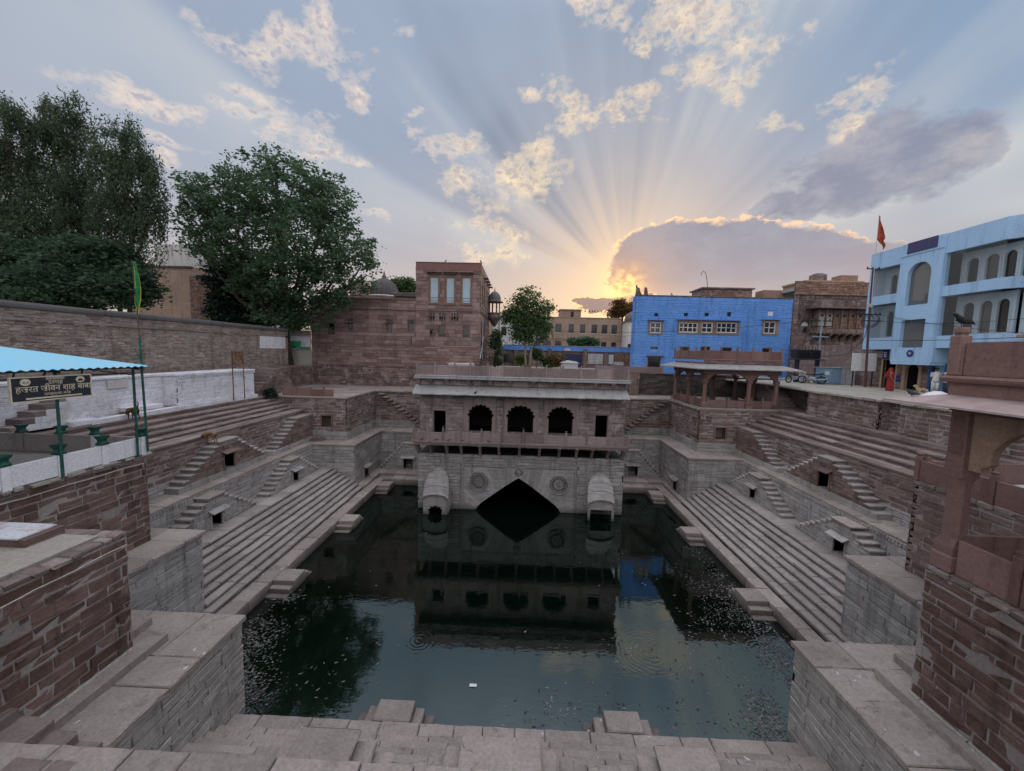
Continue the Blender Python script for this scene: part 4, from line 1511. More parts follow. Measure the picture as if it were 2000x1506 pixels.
# arch stones fanning out from the opening to the frame
for sg in (-1, 1):
    ap = [(ACX - sg * x * -1 if False else ACX + sg * -x, z) for x, z in archc]
    ap = [(ACX + sg * abs(x), z) for x, z in archc]
    # resample
    rs = []
    for a, b_ in zip(ap, ap[1:]):
        for q in range(2):
            rs.append((a[0] + (b_[0] - a[0]) * q / 2, a[1] + (b_[1] - a[1]) * q / 2))
    rs.append(ap[-1])
    outer = []
    for x, z in rs:
        ang = math.atan2(z + 1.2, (x - ACX) * .75) if abs(x - ACX) > 1e-6 else PI / 2
        outer.append(frame_hit(x, z, max(min(ang, PI), 0)) if z > -.02 else ((FX1 - .18 if sg > 0 else FX0 + .18), z))
    for i in range(len(rs) - 1):
        a, b_, c, d = rs[i], rs[i + 1], outer[i + 1], outer[i]
        poly = [a, b_, c, d]
        cor = (FX1 - .18 if sg > 0 else FX0 + .18, FZ - .2)
        if abs(c[0] - cor[0]) < .01 and abs(d[1] - cor[1]) < .01 and (abs(c[1] - cor[1]) > .02 and abs(d[0] - cor[0]) > .02):
            poly = [a, b_, c, cor, d]
        ctr = Vector((sum(p[0] for p in poly) / len(poly), sum(p[1] for p in poly) / len(poly)))
        q = [(p[0] + (ctr.x - p[0]) * .03, YF - .012, p[1] + (ctr.y - p[1]) * .02) for p in poly]
        yy = random.uniform(-.004, .004)
        MB().prism([(x, y + yy, z) for x, y, z in q], (0, .5, 0)).build('voussoir', GREY, pv)
# moulded frame round the arch
fm = MB()
for k, (o_, pr) in enumerate(((0.0, .045), (.09, .03))):
    w_ = .055
    fm.box(FX0 + o_, FX0 + o_ + w_, YF - pr, YF + .1, -.3, FZ - o_ - w_ - .001)
    fm.box(FX1 - o_ - w_, FX1 - o_, YF - pr, YF + .1, -.3, FZ - o_ - w_ - .001)
    fm.box(FX0 + o_, FX1 - o_, YF - pr, YF + .1, FZ - o_ - w_, FZ - o_)
fm.box(FX0, FX1, YF + .02, YF + .3, FZ - .2, FZ)
fm.box(FX0, FX0 + .2, YF + .021, YF + .3, -.3, FZ - .2)
fm.box(FX1 - .2, FX1, YF + .021, YF + .3, -.3, FZ - .2)
fm.build('arch_frame', GREY, pv)


def medallion(cx, cz):
    R = .64
    mb = MB()
    ring = [(cx + R * math.cos(2 * PI * q / 32), YF - .018, cz + R * math.sin(2 * PI * q / 32)) for q in range(32)]
    MB().prism(ring, (0, .02, 0)).build('medallion_ground', MEDG, pv)
    for r0, r1, d in ((R, R - .06, .10), (R - .12, R - .16, .08), (R * .46, R * .38, .08)):
        n = 40
        k = len(mb.v)
        rings = []
        for j in range(n):
            a = 2 * PI * j / n
            c, s_ = math.cos(a), math.sin(a)
            rings.append([(cx + r0 * c, YF, cz + r0 * s_), (cx + r0 * c, YF - d, cz + r0 * s_), (cx + r1 * c, YF - d, cz + r1 * s_), (cx + r1 * c, YF, cz + r1 * s_)])
        rings.append(rings[0])
        mb.loft(rings, closed=True, cap=False)
    o = mb.build('medallion', GREY, pv)
    pb = MB()
    for j in range(12):
        a = 2 * PI * j / 12
        for rr_, ln, wd in ((.17, .10, .035),):
            c, s_ = math.cos(a), math.sin(a)
            ctr = Vector((cx + rr_ * c, YF - .012, cz + rr_ * s_))
            ring = [ctr + Vector((c, 0, s_)) * ln * math.cos(t) + Vector((-s_, 0, c)) * wd * math.sin(t) for t in [PI * 2 * q / 8 for q in range(8)]]
            pb.loft([[p for p in ring], [ctr + (p - ctr) * .6 + Vector((0, -.07, 0)) for p in ring]])
    for j in range(20):
        a = 2 * PI * (j + .5) / 20
        c, s_ = math.cos(a), math.sin(a)
        for rr_, rad in ((.35, .028), (.45, .034), (.40, .018)):
            a2 = a + (.16 if rr_ == .45 else 0)
            ctr = Vector((cx + rr_ * math.cos(a2), YF - .012, cz + rr_ * math.sin(a2)))
            ring = [ctr + Vector((math.cos(t), 0, math.sin(t))) * rad for t in [2 * PI * q / 6 for q in range(6)]]
            pb.loft([ring, [ctr + (p - ctr) * .5 + Vector((0, -.07, 0)) for p in ring]])
    ring = [Vector((cx + .07 * math.cos(t), YF - .012, cz + .07 * math.sin(t))) for t in [2 * PI * q / 12 for q in range(12)]]
    pb.loft([ring, [Vector((cx, YF - .055, cz)) + (p - Vector((cx, YF - .012, cz))) * .5 for p in ring]])
    pb.build('rosette_carving', GREY, o)['kind'] = 'stuff'


medallion(-2.62, 1.85)
medallion(2.47, 1.83)
# carved emblem over the point of the arch: a small square flower between two crescents
mb = MB()
for j in range(8):
    a = 2 * PI * j / 8
    ctr = Vector((ACX + .13 * math.cos(a), YF - .015, 2.56 + .13 * math.sin(a)))
    ring = [ctr + Vector((math.cos(t), 0, math.sin(t))) * .055 for t in [2 * PI * q / 7 for q in range(7)]]
    mb.loft([ring, [ctr + (p - ctr) * .5 + Vector((0, -.045, 0)) for p in ring]])
mb.box(ACX - .06, ACX + .06, YF - .06, YF, 2.50, 2.62, .01)
for sg in (-1, 1):
    pts = []
    for q in range(9):
        a = PI * 1.15 + q * (PI * .75) / 8
        pts.append((ACX + sg * (.17 + .16 * math.cos(a) * -1 - .0), YF - .03, 2.44 + .15 * math.sin(a)))
    mb.tube(pts, [.012, .02, .028, .032, .034, .032, .028, .02, .012], 6)
mb.build('arch_emblem', GREY, pv)
ring = [(ACX + .26 * math.cos(2 * PI * q / 20), YF - .016, 2.52 + .26 * math.sin(2 * PI * q / 20)) for q in range(20)]
MB().prism(ring, (0, .02, 0)).build('emblem_ground', MEDG, pv)
# dark passage behind the arch
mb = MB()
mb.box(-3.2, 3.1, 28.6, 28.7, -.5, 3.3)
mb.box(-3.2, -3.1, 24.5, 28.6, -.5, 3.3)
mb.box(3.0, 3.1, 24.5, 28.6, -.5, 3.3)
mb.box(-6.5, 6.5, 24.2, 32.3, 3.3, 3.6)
mb.build('passage', DIMROOM, pv)
# side walls
masonry(pv, (6.53, YF), (1, 0), 6.6, -.3, 3.5, GREY, (.2, .28), (.5, 1.1), mortar=MORTD)
masonry(pv, (-6.53, YF + 6.6), (-1, 0), 6.6, -.3, 3.5, GREY, (.2, .28), (.5, 1.1), mortar=MORTD)
masonry(pv, (6.45, YF + .05), (1, 0), 8.2, 4.6, 8.3, PAV, (.2, .28), (.5, 1.1), mortar=MORTD)
masonry(pv, (-6.45, YF + 8.25), (-1, 0), 8.2, 4.6, 8.3, PAV, (.2, .28), (.5, 1.1), mortar=MORTD)

# balcony
mb = MB().box(-6.70, 6.62, 23.28, 24.1, 4.44, 4.58, .02)
mb.box(-6.66, 6.58, 23.34, 24.1, 4.36, 4.439)
mb.build('balcony_slab', PAVTRIM, pv)
mb = MB()
x = -6.6
while x < 6.5:
    mb.box(x, x + .05, 23.31, 23.36, 4.30, 4.358)
    x += .10
mb.build('dentil_band', PAVTRIM, pv)['kind'] = 'stuff'


def bracket(x, y0, z1, d, h_, w_=.15, mat=PAVTRIM, parent=pv, name='bracket'):
    """S-shaped corbel: from the wall (y0) outwards (-y), top at z1"""
    pr = [(0, 0), (-d, 0), (-d, -.14 * h_), (-d * .86, -.24 * h_), (-d * .66, -.30 * h_), (-d * .62, -.42 * h_), (-d * .50, -.55 * h_),
          (-d * .36, -.60 * h_), (-d * .30, -.74 * h_), (-d * .16, -.92 * h_), (0, -h_)]
    m_ = MB().prism([(x - w_ / 2, y0 + a, z1 + b_) for a, b_ in pr], (w_, 0, 0))
    m_.box(x - w_ / 2 - .025, x + w_ / 2 + .025, y0 - d - .02, y0, z1 - .06, z1 - .001, .01)
    return m_.build(name, mat, parent)


for x in (-6.5, -5.69, -4.67, -3.75, -2.56, -1.37, -0.08, 1.17, 2.41, 3.49, 4.45, 5.45, 6.38):
    bracket(x, 24.0, 4.36, .64, .82)


def parapet_run(parent, posts, y, z0, zt, hpost, mat, th=.07, pw=.12, axis='x', finial=True, fixed=0.0):
    """thin stone panels between little posts"""
    posts = sorted(posts)
    for i, a in enumerate(posts):
        mb = MB()
        hp = hpost if (i % 2 == 0 or True) else zt + .02
        if axis == 'x':
            mb.box(a - pw / 2, a + pw / 2, y - pw / 2, y + pw / 2, z0, hp - .1, .012)
            if finial:
                mb.box(a - pw * .33, a + pw * .33, y - pw * .33, y + pw * .33, hp - .099, hp - .05, .008)
                mb.box(a - pw * .45, a + pw * .45, y - pw * .45, y + pw * .45, hp - .049, hp, .012)
        else:
            mb.box(y - pw / 2, y + pw / 2, a - pw / 2, a + pw / 2, z0, hp - .1, .012)
            if finial:
                mb.box(y - pw * .33, y + pw * .33, a - pw * .33, a + pw * .33, hp - .099, hp - .05, .008)
                mb.box(y - pw * .45, y + pw * .45, a - pw * .45, a + pw * .45, hp - .049, hp, .012)
        mb.build('parapet_post', mat, parent)
    for a, b_ in zip(posts, posts[1:]):
        dz = random.uniform(-.02, .02)
        if axis == 'x':
            MB().box(a + pw / 2 + .003, b_ - pw / 2 - .003, y - th / 2, y + th / 2, z0, zt + dz, .01).build('parapet_panel', mat, parent)
        else:
            MB().box(y - th / 2, y + th / 2, a + pw / 2 + .003, b_ - pw / 2 - .003, z0, zt + dz, .01).build('parapet_panel', mat, parent)


parapet_run(pv, [-6.63, -5.77, -4.82, -3.73, -2.44, -1.18, 0.14, 1.48, 2.76, 4.03, 5.3, 6.52], 23.36, 4.58, 5.12, 5.40, PAVTRIM)
for x in (-6.63, 6.52):
    MB().box(x - .035, x + .035, 23.43, 24.0, 4.58, 5.12, .01).build('parapet_panel', PAVTRIM, pv)

# upper wall: stones, three arch panels, two doors
arches = [(-2.60, 1.47), (-.07, 1.62), (2.46, 1.52)]
doors = [(-5.57, -4.80, 6.36), (4.63, 5.40, 6.36)]
holes = [(cx - w_ / 2 - .22 + 6.45, cx + w_ / 2 + .22 + 6.45, 4.6, 7.22) for cx, w_ in arches]
holes += [(a + 6.45, b_ + 6.45, 4.6, zt) for a, b_, zt in doors]
masonry(pv, (-6.45, YF), (0, -1), 12.9, 4.6, 7.92, PAV, (.20, .30), (.55, 1.3), holes=holes, mortar=MORTD, joint=.010, proud=.015, rough=.005)
for cx, w_ in arches:
    x0, x1 = cx - w_ / 2 - .22, cx + w_ / 2 + .22
    outer = [(x0, YF - .012, 4.6), (x0, YF - .012, 7.22), (x1, YF - .012, 7.22), (x1, YF - .012, 4.6)]
    hole = cusped(cx, w_, 6.02, 6.80, 4.62, 9, YF - .012)
    MB().plate(outer, [hole], (0, .32, 0)).build('arch_panel', PAVTRIM, pv)
    sb = MB()
    for a in (x0 - .10, x1):
        sb.box(a, a + .10, YF - .045, YF + .05, 4.6, 7.22, .01)
    sb.box(x0 - .10, x1 + .10, YF - .05, YF + .05, 7.221, 7.32, .01)
    sb.build('arch_border', PAVTRIM, pv)
    MB().box(cx - w_ / 2, cx + w_ / 2, YF + .02, YF + .25, 4.6, 5.10, .01).build('sill', OLD, pv)
for a, b_, zt in doors:
    db = MB()
    db.box(a - .09, a, YF - .04, YF + .3, 4.6, zt, .01)
    db.box(b_, b_ + .09, YF - .04, YF + .3, 4.6, zt, .01)
    db.box(a - .12, b_ + .12, YF - .05, YF + .3, zt, zt + .14, .01)
    db.build('door_frame', PAVTRIM, pv)
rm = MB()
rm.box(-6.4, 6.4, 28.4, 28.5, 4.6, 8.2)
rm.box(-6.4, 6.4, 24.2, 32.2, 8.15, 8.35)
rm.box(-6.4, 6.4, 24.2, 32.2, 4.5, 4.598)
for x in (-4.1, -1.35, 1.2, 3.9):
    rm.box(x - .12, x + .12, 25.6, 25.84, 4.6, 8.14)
rm.build('inner_room', DIMROOM, pv)

# sloping stone eave, laid slab by slab
x = -6.72
while x < 6.45:
    ln = min(random.uniform(.38, .62), 6.50 - x)
    a = math.atan2(.47, .82)
    mb = MB()
    yo, zo = 23.20 + random.uniform(-.025, .015), 7.50 + random.uniform(-.012, .012)
    pts = [(24.02, 8.00), (yo, zo), (yo + .02, zo - .055), (24.02, 7.94)]
    mb.prism([(x + .004, p, q) for p, q in pts], (ln - .008, 0, 0))
    mb.jitter(.004).build('eave_slab', EAVE, pv)
    x += ln
mb = MB()
mb.box(-6.45, 6.45, 23.9, 24.02, 7.70, 7.93)
mb.build('eave_beam', PAVTRIM, pv)
# roof band, brackets, parapet
masonry(pv, (-6.5, 23.92), (0, -1), 12.95, 8.0, 8.36, PAV, (.34, .36), (.5, 1.2), mortar=MORTD, proud=.01, rough=.003)
for x in (-6.50, -5.74, -4.72, -3.35, -2.01, -0.79, 0.68, 1.79, 3.14, 4.49, 5.55, 6.42):
    bracket(x, 23.92, 8.40, .34, .36, .2)
mb = MB().box(-6.72, 6.60, 23.50, 24.0, 8.40, 8.52, .02)
mb.box(-6.68, 6.56, 23.54, 24.0, 8.521, 8.64, .03)
mb.build('roof_cornice', EAVE, pv)
parapet_run(pv, [-6.57, -5.44, -4.22, -3.24, -2.19, -1.25, -0.01, 1.45, 2.45, 3.58, 4.54, 5.46, 6.45], 23.72, 8.64, 9.24, 9.42, PAVTRIM)
rf = MB().box(-6.6, 6.5, 23.8, 34.0, 8.42, 8.6)
rf.build('roof_floor', CEMENT, pv)
MB().box(-4.9, -3.4, 25.0, 27.0, 8.6, 9.32, .03).build('roof_block', CEMENT, pv)


def vault_hood(cx, w_, front_arch, lab):
    """little vaulted kiosk with a curved roof at the foot of the wall"""
    o = None
    rings = []
    def hood(t):
        zt = 2.70 - 1.33 * t ** 1.7
        return w_ * (.05 + .48 * math.sqrt(max(0, 1 - (1 - t) ** 2.4))), zt, zt - .30 - .16 * t ** .5
    for t in [0, .04, .12, .25, .42, .62, .82, 1.0]:
        y = 24.02 - 1.0 * t
        hw, zt, zb = hood(t)
        ring = []
        for q in range(13):
            a = PI * q / 12
            sq = abs(math.sin(a)) ** .75
            ring.append((cx + hw * math.cos(a), y, zb + (zt - zb) * sq))
        ring += [(cx - hw * .96, y, min(zb - .10, .9)), (cx + hw * .96, y, min(zb - .10, .9))]
        rings.append(ring)
    hb = MB().loft(rings)
    o = hb.build('vault_hood', GREY, pv, smooth=False)
    y = 23.0
    eb = MB()
    prev = []
    for q in range(13):
        a = PI * q / 12
        prev.append((cx + w_ * .535 * math.cos(a), .93 + .42 * abs(math.sin(a)) ** .75))
    eb.loft([[(x, y - .10, z) for x, z in prev] + [(x, y - .10, z - .07) for x, z in reversed(prev)],
             [(x, y + .12, z + .03) for x, z in prev] + [(x, y + .12, z - .04) for x, z in reversed(prev)]])
    eb.build('hood_eave', GREY, o)
    if front_arch:
        hw = w_ * .48
        top_ = [(cx + hw * math.cos(PI - PI * q / 8), y, .88 + .30 * math.sin(PI * q / 8)) for q in range(9)]
        outer = [(cx - hw, y, -.3)] + top_ + [(cx + hw, y, -.3)]
        MB().plate(outer, [cusped(cx, w_ * .52, .18, .50, -.29, 5, y)], (0, .14, 0)).build('hood_front', GREY, o)
        for sg in (-1, 1):
            MB().box(cx + sg * hw - .05, cx + sg * hw + .05, 23.14, 24.0, -.3, .95).build('hood_side', GREY, o)
    else:
        hw = w_ * .46
        outer = [(cx - hw, y, .66)] + [(cx + hw * math.cos(PI - PI * q / 8), y, .88 + .30 * math.sin(PI * q / 8)) for q in range(9)] + [(cx + hw, y, .66)]
        MB().prism(outer, (0, .14, 0)).build('hood_front', GREY, o)
        for sg in (-1, 1):
            MB().box(cx + sg * hw - .07, cx + sg * hw + .07, y - .02, y + .14, -.4, .66, .01).build('hood_post', GREY, o)
            MB().box(cx + sg * hw - .05, cx + sg * hw + .05, 23.16, 24.0, .5, .92).build('hood_side', GREY, o)
    rb = MB()
    for t in (.25, .55, .8):
        y2 = 24.02 - 1.0 * t
        hw, zt, zb = hood(t)
        hw += .012
        zt += .012
        ring = [(cx + hw * math.cos(PI * q / 12), y2, zb + (zt - zb) * abs(math.sin(PI * q / 12)) ** .75) for q in range(13)]
        rb.tube(ring, .022, 5)
    rb.build('vault_rib', GREY, o)


vault_hood(-5.20, 1.55, True, '')
vault_hood(5.02, 1.58, False, '')

# ================================================================== open pillared pavilion on the far right bastion
ch = thing('pillared_pavilion', 'open red sandstone pavilion on pillars above the far right bastion, before the blue house', 'pavilion', (15, 27, 6.66))


def pillar(parent, x, y, z0, z1, mat, w_=.26, arms=((1, 0), (-1, 0))):
    mb = MB()
    mb.box(x - w_ * .85, x + w_ * .85, y - w_ * .85, y + w_ * .85, z0, z0 + .22, .02)
    mb.box(x - w_ * .7, x + w_ * .7, y - w_ * .7, y + w_ * .7, z0 + .221, z0 + .34, .03)
    mb.lathe([(w_ * .62, 0), (w_ * .56, .2), (w_ * .53, (z1 - z0) * .55), (w_ * .56, z1 - z0 - .95)], (x, y, z0 + .341), 8)
    mb.box(x - w_ * .62, x + w_ * .62, y - w_ * .62, y + w_ * .62, z1 - .62, z1 - .36, .03)
    o = mb.build('pillar', mat, parent)
    for ax, ay in arms:
        pr = [(0, 0), (.62, 0), (.60, -.07), (.46, -.12), (.36, -.22), (.26, -.27), (.20, -.38), (.0, -.42)]
        poly = [(x + ax * a - ay * w_ * .36, y + ay * a - ax * w_ * .36, z1 + b_) for a, b_ in pr]
        MB().prism(poly, (ay * w_ * .72, ax * w_ * .72, 0)).build('pillar_bracket', mat, o)
    return o


ZC = 6.66
for x, y, arms in ((12.72, 27.15, ((1, 0), (0, 1))), (15.75, 27.15, ((1, 0), (-1, 0))), (17.60, 27.15, ((-1, 0), (0, 1))),
                   (12.72, 29.75, ((0, 1), (0, -1))), (12.72, 32.3, ((0, -1), (1, 0))), (15.75, 32.3, ((1, 0), (-1, 0))), (17.60, 32.3, ((-1, 0),)),
                   (17.60, 29.75, ((0, 1), (0, -1)))):
    pillar(ch, x, y, ZC, 9.0, CHH, arms=arms)
mb = MB().box(12.52, 17.80, 26.98, 27.32, 9.0, 9.32, .02)
mb.box(12.55, 12.89, 27.321, 32.45, 9.0, 9.32, .02)
mb.box(17.43, 17.77, 27.321, 32.45, 9.0, 9.32, .02)
mb.box(12.9, 17.42, 32.1, 32.44, 9.0, 9.32, .02)
mb.build('beam', CHH, ch)
mb = MB().box(12.6, 17.7, 27.05, 32.4, 9.33, 9.78)
mb.build('roof_slab', CHH, ch)
ev = MB()
inn = [(12.55, 26.98), (17.78, 26.98), (17.78, 32.46), (12.55, 32.46)]
out = [(11.65, 26.1), (18.65, 26.1), (18.65, 33.3), (11.65, 33.3)]
for i in range(4):
    j = (i + 1) % 4
    a, b_, c, d = inn[i], inn[j], out[j], out[i]
    top_ = [(a[0], a[1], 9.70), (d[0], d[1], 9.40), (c[0], c[1], 9.40), (b_[0], b_[1], 9.70)]
    ev.loft([[p for p in top_], [(p[0], p[1], p[2] - .06) for p in top_]])
ev.build('eave', EAVE, ch)
masonry(ch, (12.5, 26.95), (0, -1), 5.3, 9.72, 9.97, CHH, (.11, .14), (.5, .8), mortar=None, proud=.02)
mb = MB().box(12.44, 17.86, 26.90, 27.2, 9.97, 10.05, .015)
mb.box(12.44, 12.74, 27.201, 32.5, 9.97, 10.05, .015)
mb.build('roof_cornice', CHH, ch)
parapet_run(ch, [12.55, 13.6, 14.7, 15.75, 16.9, 17.72], 27.03, 10.05, 10.62, 10.86, CHH)
parapet_run(ch, [27.15, 28.5, 29.8, 31.1, 32.4], 12.55, 10.05, 10.62, 10.86, CHH, axis='y')
parapet_run(ch, [12.95, 14.3, 15.55], 27.15, ZC, 7.18, 7.42, CHH)
parapet_run(ch, [15.97, 16.75, 17.42], 27.15, ZC, 7.18, 7.42, CHH)
parapet_run(ch, [27.4, 28.5, 29.55], 12.72, ZC, 7.18, 7.42, CHH, axis='y')
parapet_run(ch, [29.95, 31.1, 32.1], 12.72, ZC, 7.18, 7.42, CHH, axis='y')

# ================================================================== the near pavilion on the right: column, roof, parapets
BRK = stone('brown_sandstone', (0.22, 0.145, 0.105), (0.30, 0.21, 0.155), dirt=.5, streak=.3, strata=.4, bump=.25)
nc = thing('pillared_pavilion', 'near red sandstone pavilion at the right edge with one carved column and a thin eave', 'pavilion', (9, 7, 5.9))
MB().box(8.66, 9.08, 7.64, 8.05, 5.94, 6.30, .03).build('column_base', CHH, nc)
cb = MB()
X0, Y0, Wc = 8.72, 7.68, .33
cx, cyy = X0 + Wc / 2, Y0 + Wc / 2


def oct_ring(hw, ch_, z):
    h_ = hw
    return [(cx - h_ + ch_, cyy - h_, z), (cx + h_ - ch_, cyy - h_, z), (cx + h_, cyy - h_ + ch_, z), (cx + h_, cyy + h_ - ch_, z),
            (cx + h_ - ch_, cyy + h_, z), (cx - h_ + ch_, cyy + h_, z), (cx - h_, cyy + h_ - ch_, z), (cx - h_, cyy - h_ + ch_, z)]


h0 = Wc / 2
cb.loft([oct_ring(h0 * 1.12, .005, 6.30), oct_ring(h0 * 1.12, .005, 6.46), oct_ring(h0 * 1.0, .03, 6.54), oct_ring(h0 * .98, .085, 6.62),
         oct_ring(h0 * .94, .09, 7.70), oct_ring(h0 * .98, .07, 7.85), oct_ring(h0 * 1.04, .004, 7.92), oct_ring(h0 * 1.04, .004, 8.25),
         oct_ring(h0 * .98, .004, 8.27), oct_ring(h0 * .98, .004, 9.22)])
col_o = cb.build('column', CHH, nc)
pn = MB()
pn.box(X0 - .012, X0 + .02, Y0 + .06, Y0 + Wc - .06, 8.36, 9.12, .01)
pn.build('column_panel', CHH, col_o)
# curved bracket reaching southwards and one reaching inwards
for ax, ay in ((0, -1), (1, 0)):
    pr = [(0, 0), (1.25, 0), (1.22, -.06), (.95, -.14), (.70, -.27), (.50, -.45), (.38, -.64), (.345, -.82), (.36, -.92), (.30, -.98), (.22, -1.0), (.20, -1.12), (.0, -1.12)]
    o_ = (cx + ax * h0, cyy + ay * h0)
    poly = [(o_[0] + ax * a - ay * .075, o_[1] + ay * a - ax * .075, 9.20 + b_) for a, b_ in pr]
    MB().prism(poly, (ay * .15, ax * .15, 0)).build('column_bracket', BRK, nc)
mb = MB().box(8.70, 9.06, 3.0, 8.05, 9.22, 9.40, .015)
mb.box(9.061, 14, 7.70, 8.05, 9.22, 9.40, .015)
mb.build('beam', CHH, nc)
ev = MB()
q = [(8.68, 8.07, 9.54), (8.0, 8.72, 9.36), (8.0, 3.0, 9.36), (8.68, 3.0, 9.54)]
ev.loft([q, [(a, b_, c - .035) for a, b_, c in q]])
q = [(14, 8.07, 9.54), (14, 8.72, 9.36), (8.0, 8.72, 9.36), (8.68, 8.07, 9.54)]
ev.loft([q, [(a, b_, c - .035) for a, b_, c in q]])
ev.build('eave', plain('smooth_pink_slab', (0.40, 0.31, 0.30), .7, var=.1, scale=3), nc)
mb = MB().box(8.66, 14, 3.0, 8.06, 9.46, 9.80)
mb.build('roof_band', CHH, nc)
mb = MB().box(8.52, 14, 3.0, 8.16, 9.80, 9.93, .05)
mb.jitter(.01).build('roof_cornice', CHH, nc)
parapet_run(nc, [8.0 - .12, 6.0, 4.0], 8.66, 9.93, 10.58, 10.62, TOWER if False else CHH, axis='y', pw=.15, th=.09, finial=False)
mb = MB().box(8.56, 8.78, 7.84, 8.06, 9.93, 10.72, .02)
mb.box(8.60, 8.74, 7.88, 8.02, 10.72, 10.76, .01)
mb.box(8.585, 8.755, 7.865, 8.035, 10.76, 10.88, .02)
mb.build('parapet_post', CHH, nc)
parapet_run(nc, [9.1, 11, 13], 8.0, 9.93, 10.58, 10.62, CHH, pw=.15, th=.09, finial=False)
# low parapet at floor level
parapet_run(nc, [6.70, 5.4, 4.0], 8.80, 5.95, 6.66, 6.92, CHH, axis='y', pw=.15, th=.08)
MB().box(8.76, 8.84, 6.78, 7.63, 5.95, 6.66, .01).build('parapet_panel', CHH, nc)
MB().box(9.09, 10.6, 7.86, 7.94, 5.95, 6.66, .01).build('parapet_panel', CHH, nc)
MB().box(10.6, 10.75, 7.83, 7.98, 5.95, 6.92, .02).build('parapet_post', CHH, nc)
MB().box(9.2, 12.2, 3.0, 7.7, 9.30, 9.45).build('ceiling', CHH, nc)

# sandstone posts and panels on the upper right bastion
t = thing('parapet', 'sandstone parapet of posts and thin panels on the bastion behind the near red column', 'parapet', (12.45, 11, 6.5))
parapet_run(t, [12.15, 10.22, 8.3, 6.4], 12.45, 6.50, 7.14, 7.36, CHH, axis='y', pw=.14)
parapet_run(t, [12.60, 14.6, 16.6], 12.05, 6.50, 7.14, 7.36, CHH, pw=.14)
MB().box(12.55, 17.5, 5, 11.95, 6.42, 6.50).build('terrace_slab', plain('bluish_floor', (.42, .48, .54), .6, var=.1), t)

# ================================================================== shrine terrace with the white parapet (left)
tr = structure('shrine_terrace_floor', (-15, 9, 6.5))
MB().box(-18.6, -12.7, 2.0, 12.0, 6.30, 6.50).build('floor_slab', CEMENT, tr)
pp = thing('parapet', 'white parapet with dark green lotus-shaped post caps round the shrine terrace', 'parapet', (-12.4, 9, 6.5))


def green_cap(x, y, z, parent):
    mb = MB()
    w_ = .10
    prof = [(w_ * 1.0, 0), (w_ * 1.05, .05), (w_ * .78, .09), (w_ * .70, .13), (w_ * .8, .17), (w_ * 1.15, .235), (w_ * 1.2, .265), (w_ * .9, .275)]
    mb.loft([[(x + sx * r, y + sy * r, z + h_) for sx, sy in ((-1, -1), (1, -1), (1, 1), (-1, 1))] for r, h_ in prof])
    mb.jitter(.004)
    return mb.build('post_cap', GREENP, parent)


ys = [12.03, 10.87, 9.80, 8.67, 7.5, 6.3, 5.1]
for y in ys:
    o = MB().box(-12.50, -12.31, y - .085, y + .085, 6.50, 7.12, .012).build('parapet_post', WHITE2, pp)
    green_cap(-12.405, y, 7.121, o)
for a, b_ in zip(ys[1:], ys):
    MB().box(-12.42, -12.345, a + .088, b_ - .088, 6.545 + random.uniform(0, .02), 7.10, .012).build('parapet_panel', WHITE2, pp)
    MB().box(-12.46, -12.4205, a + .088, b_ - .088, 6.50, 7.10, .004).build('inner_face', PLINNER, pp)
xs = [-13.95, -15.1, -16.45, -17.8]
for x in xs:
    o = MB().box(x - .085, x + .085, 11.95, 12.11, 6.50, 7.12, .012).build('parapet_post', WHITE2 if x > -14.5 else PLINNER, pp)
    green_cap(x, 12.03, 7.121, o)
for a, b_ in zip(xs, [-12.5] + xs):
    MB().box(a + .088, b_ - (.088 if b_ > -12.6 and False else .09), 11.99, 12.07, 6.50, 7.10, .01).build('parapet_panel', PLINNER, pp)
# broken stones under the parapet
mb = MB()
y = 5.0
while y < 12.1:
    ln = random.uniform(.15, .5)
    mb.box(-12.46 + random.uniform(0, .06), -12.30 + random.uniform(-.03, .05), y, y + ln, 6.44, 6.54 + random.uniform(-.015, .02), .02)
    y += ln + random.uniform(.0, .25)
mb.jitter(.012).build('loose_edging', CEMENT, pp)['kind'] = 'stuff'

# shelter roof
sh = thing('roof_shelter', 'sky blue corrugated roof on thin green posts over the shrine terrace', 'shelter', (-12.3, 9, 6.5))


def roof_z(x):
    return 9.42 + (-12.05 - x) * .100


mb = MB()
y0, y1, x0, x1 = 3.6, 12.12, -12.02, -19.0
n = int((y1 - y0) / .035)
k = len(mb.v)
for i in range(n + 1):
    y = y0 + (y1 - y0) * i / n
    dz = .020 * math.sin(y * 2 * PI / .21)
    for x in (x0, (x0 + x1) / 2, x1):
        mb.v.append((x, y, roof_z(x) + dz))
for i in range(n):
    for j in range(2):
        a = k + i * 3 + j
        mb.f.append((a, a + 1, a + 4, a + 3))
rs = mb.build('roof_sheet', ROOFB, sh)
sm = rs.modifiers.new('thickness', 'SOLIDIFY')
sm.thickness = .008
for y in (4.0, 7.5, 9.75, 11.85):
    MB().tube([(-12.15, y, 9.33), (-18.9, y, roof_z(-18.9) - .09)], .03, 6).build('rafter', METD, sh)
for x in (-12.22, -14.5, -16.8, -18.8):
    MB().tube([(x, 3.7, roof_z(x) - .055), (x, 12.0, roof_z(x) - .055)], .022, 6).build('purlin', METD, sh)
MB().tube([(-12.32, 8.0, 9.20), (-12.32, 11.8, 9.22)], .018, 6).build('tie_bar', METD, sh)
MB().tube([(-12.3, 11.75, 9.15), (-12.3, 10.5, 9.38)], .016, 6).build('brace', METD, sh)
for y in (8.9, 9.5, 10.35):
    MB().tube([(-12.28, y, 9.20), (-12.22, y, 9.40)], .018, 6).build('strut', METD, sh)
for y in (11.78, 9.75, 7.6):
    MB().tube([(-12.28, y, 6.52), (-12.28, y, 9.36)], .035, 8).build('post', GREENP, sh)
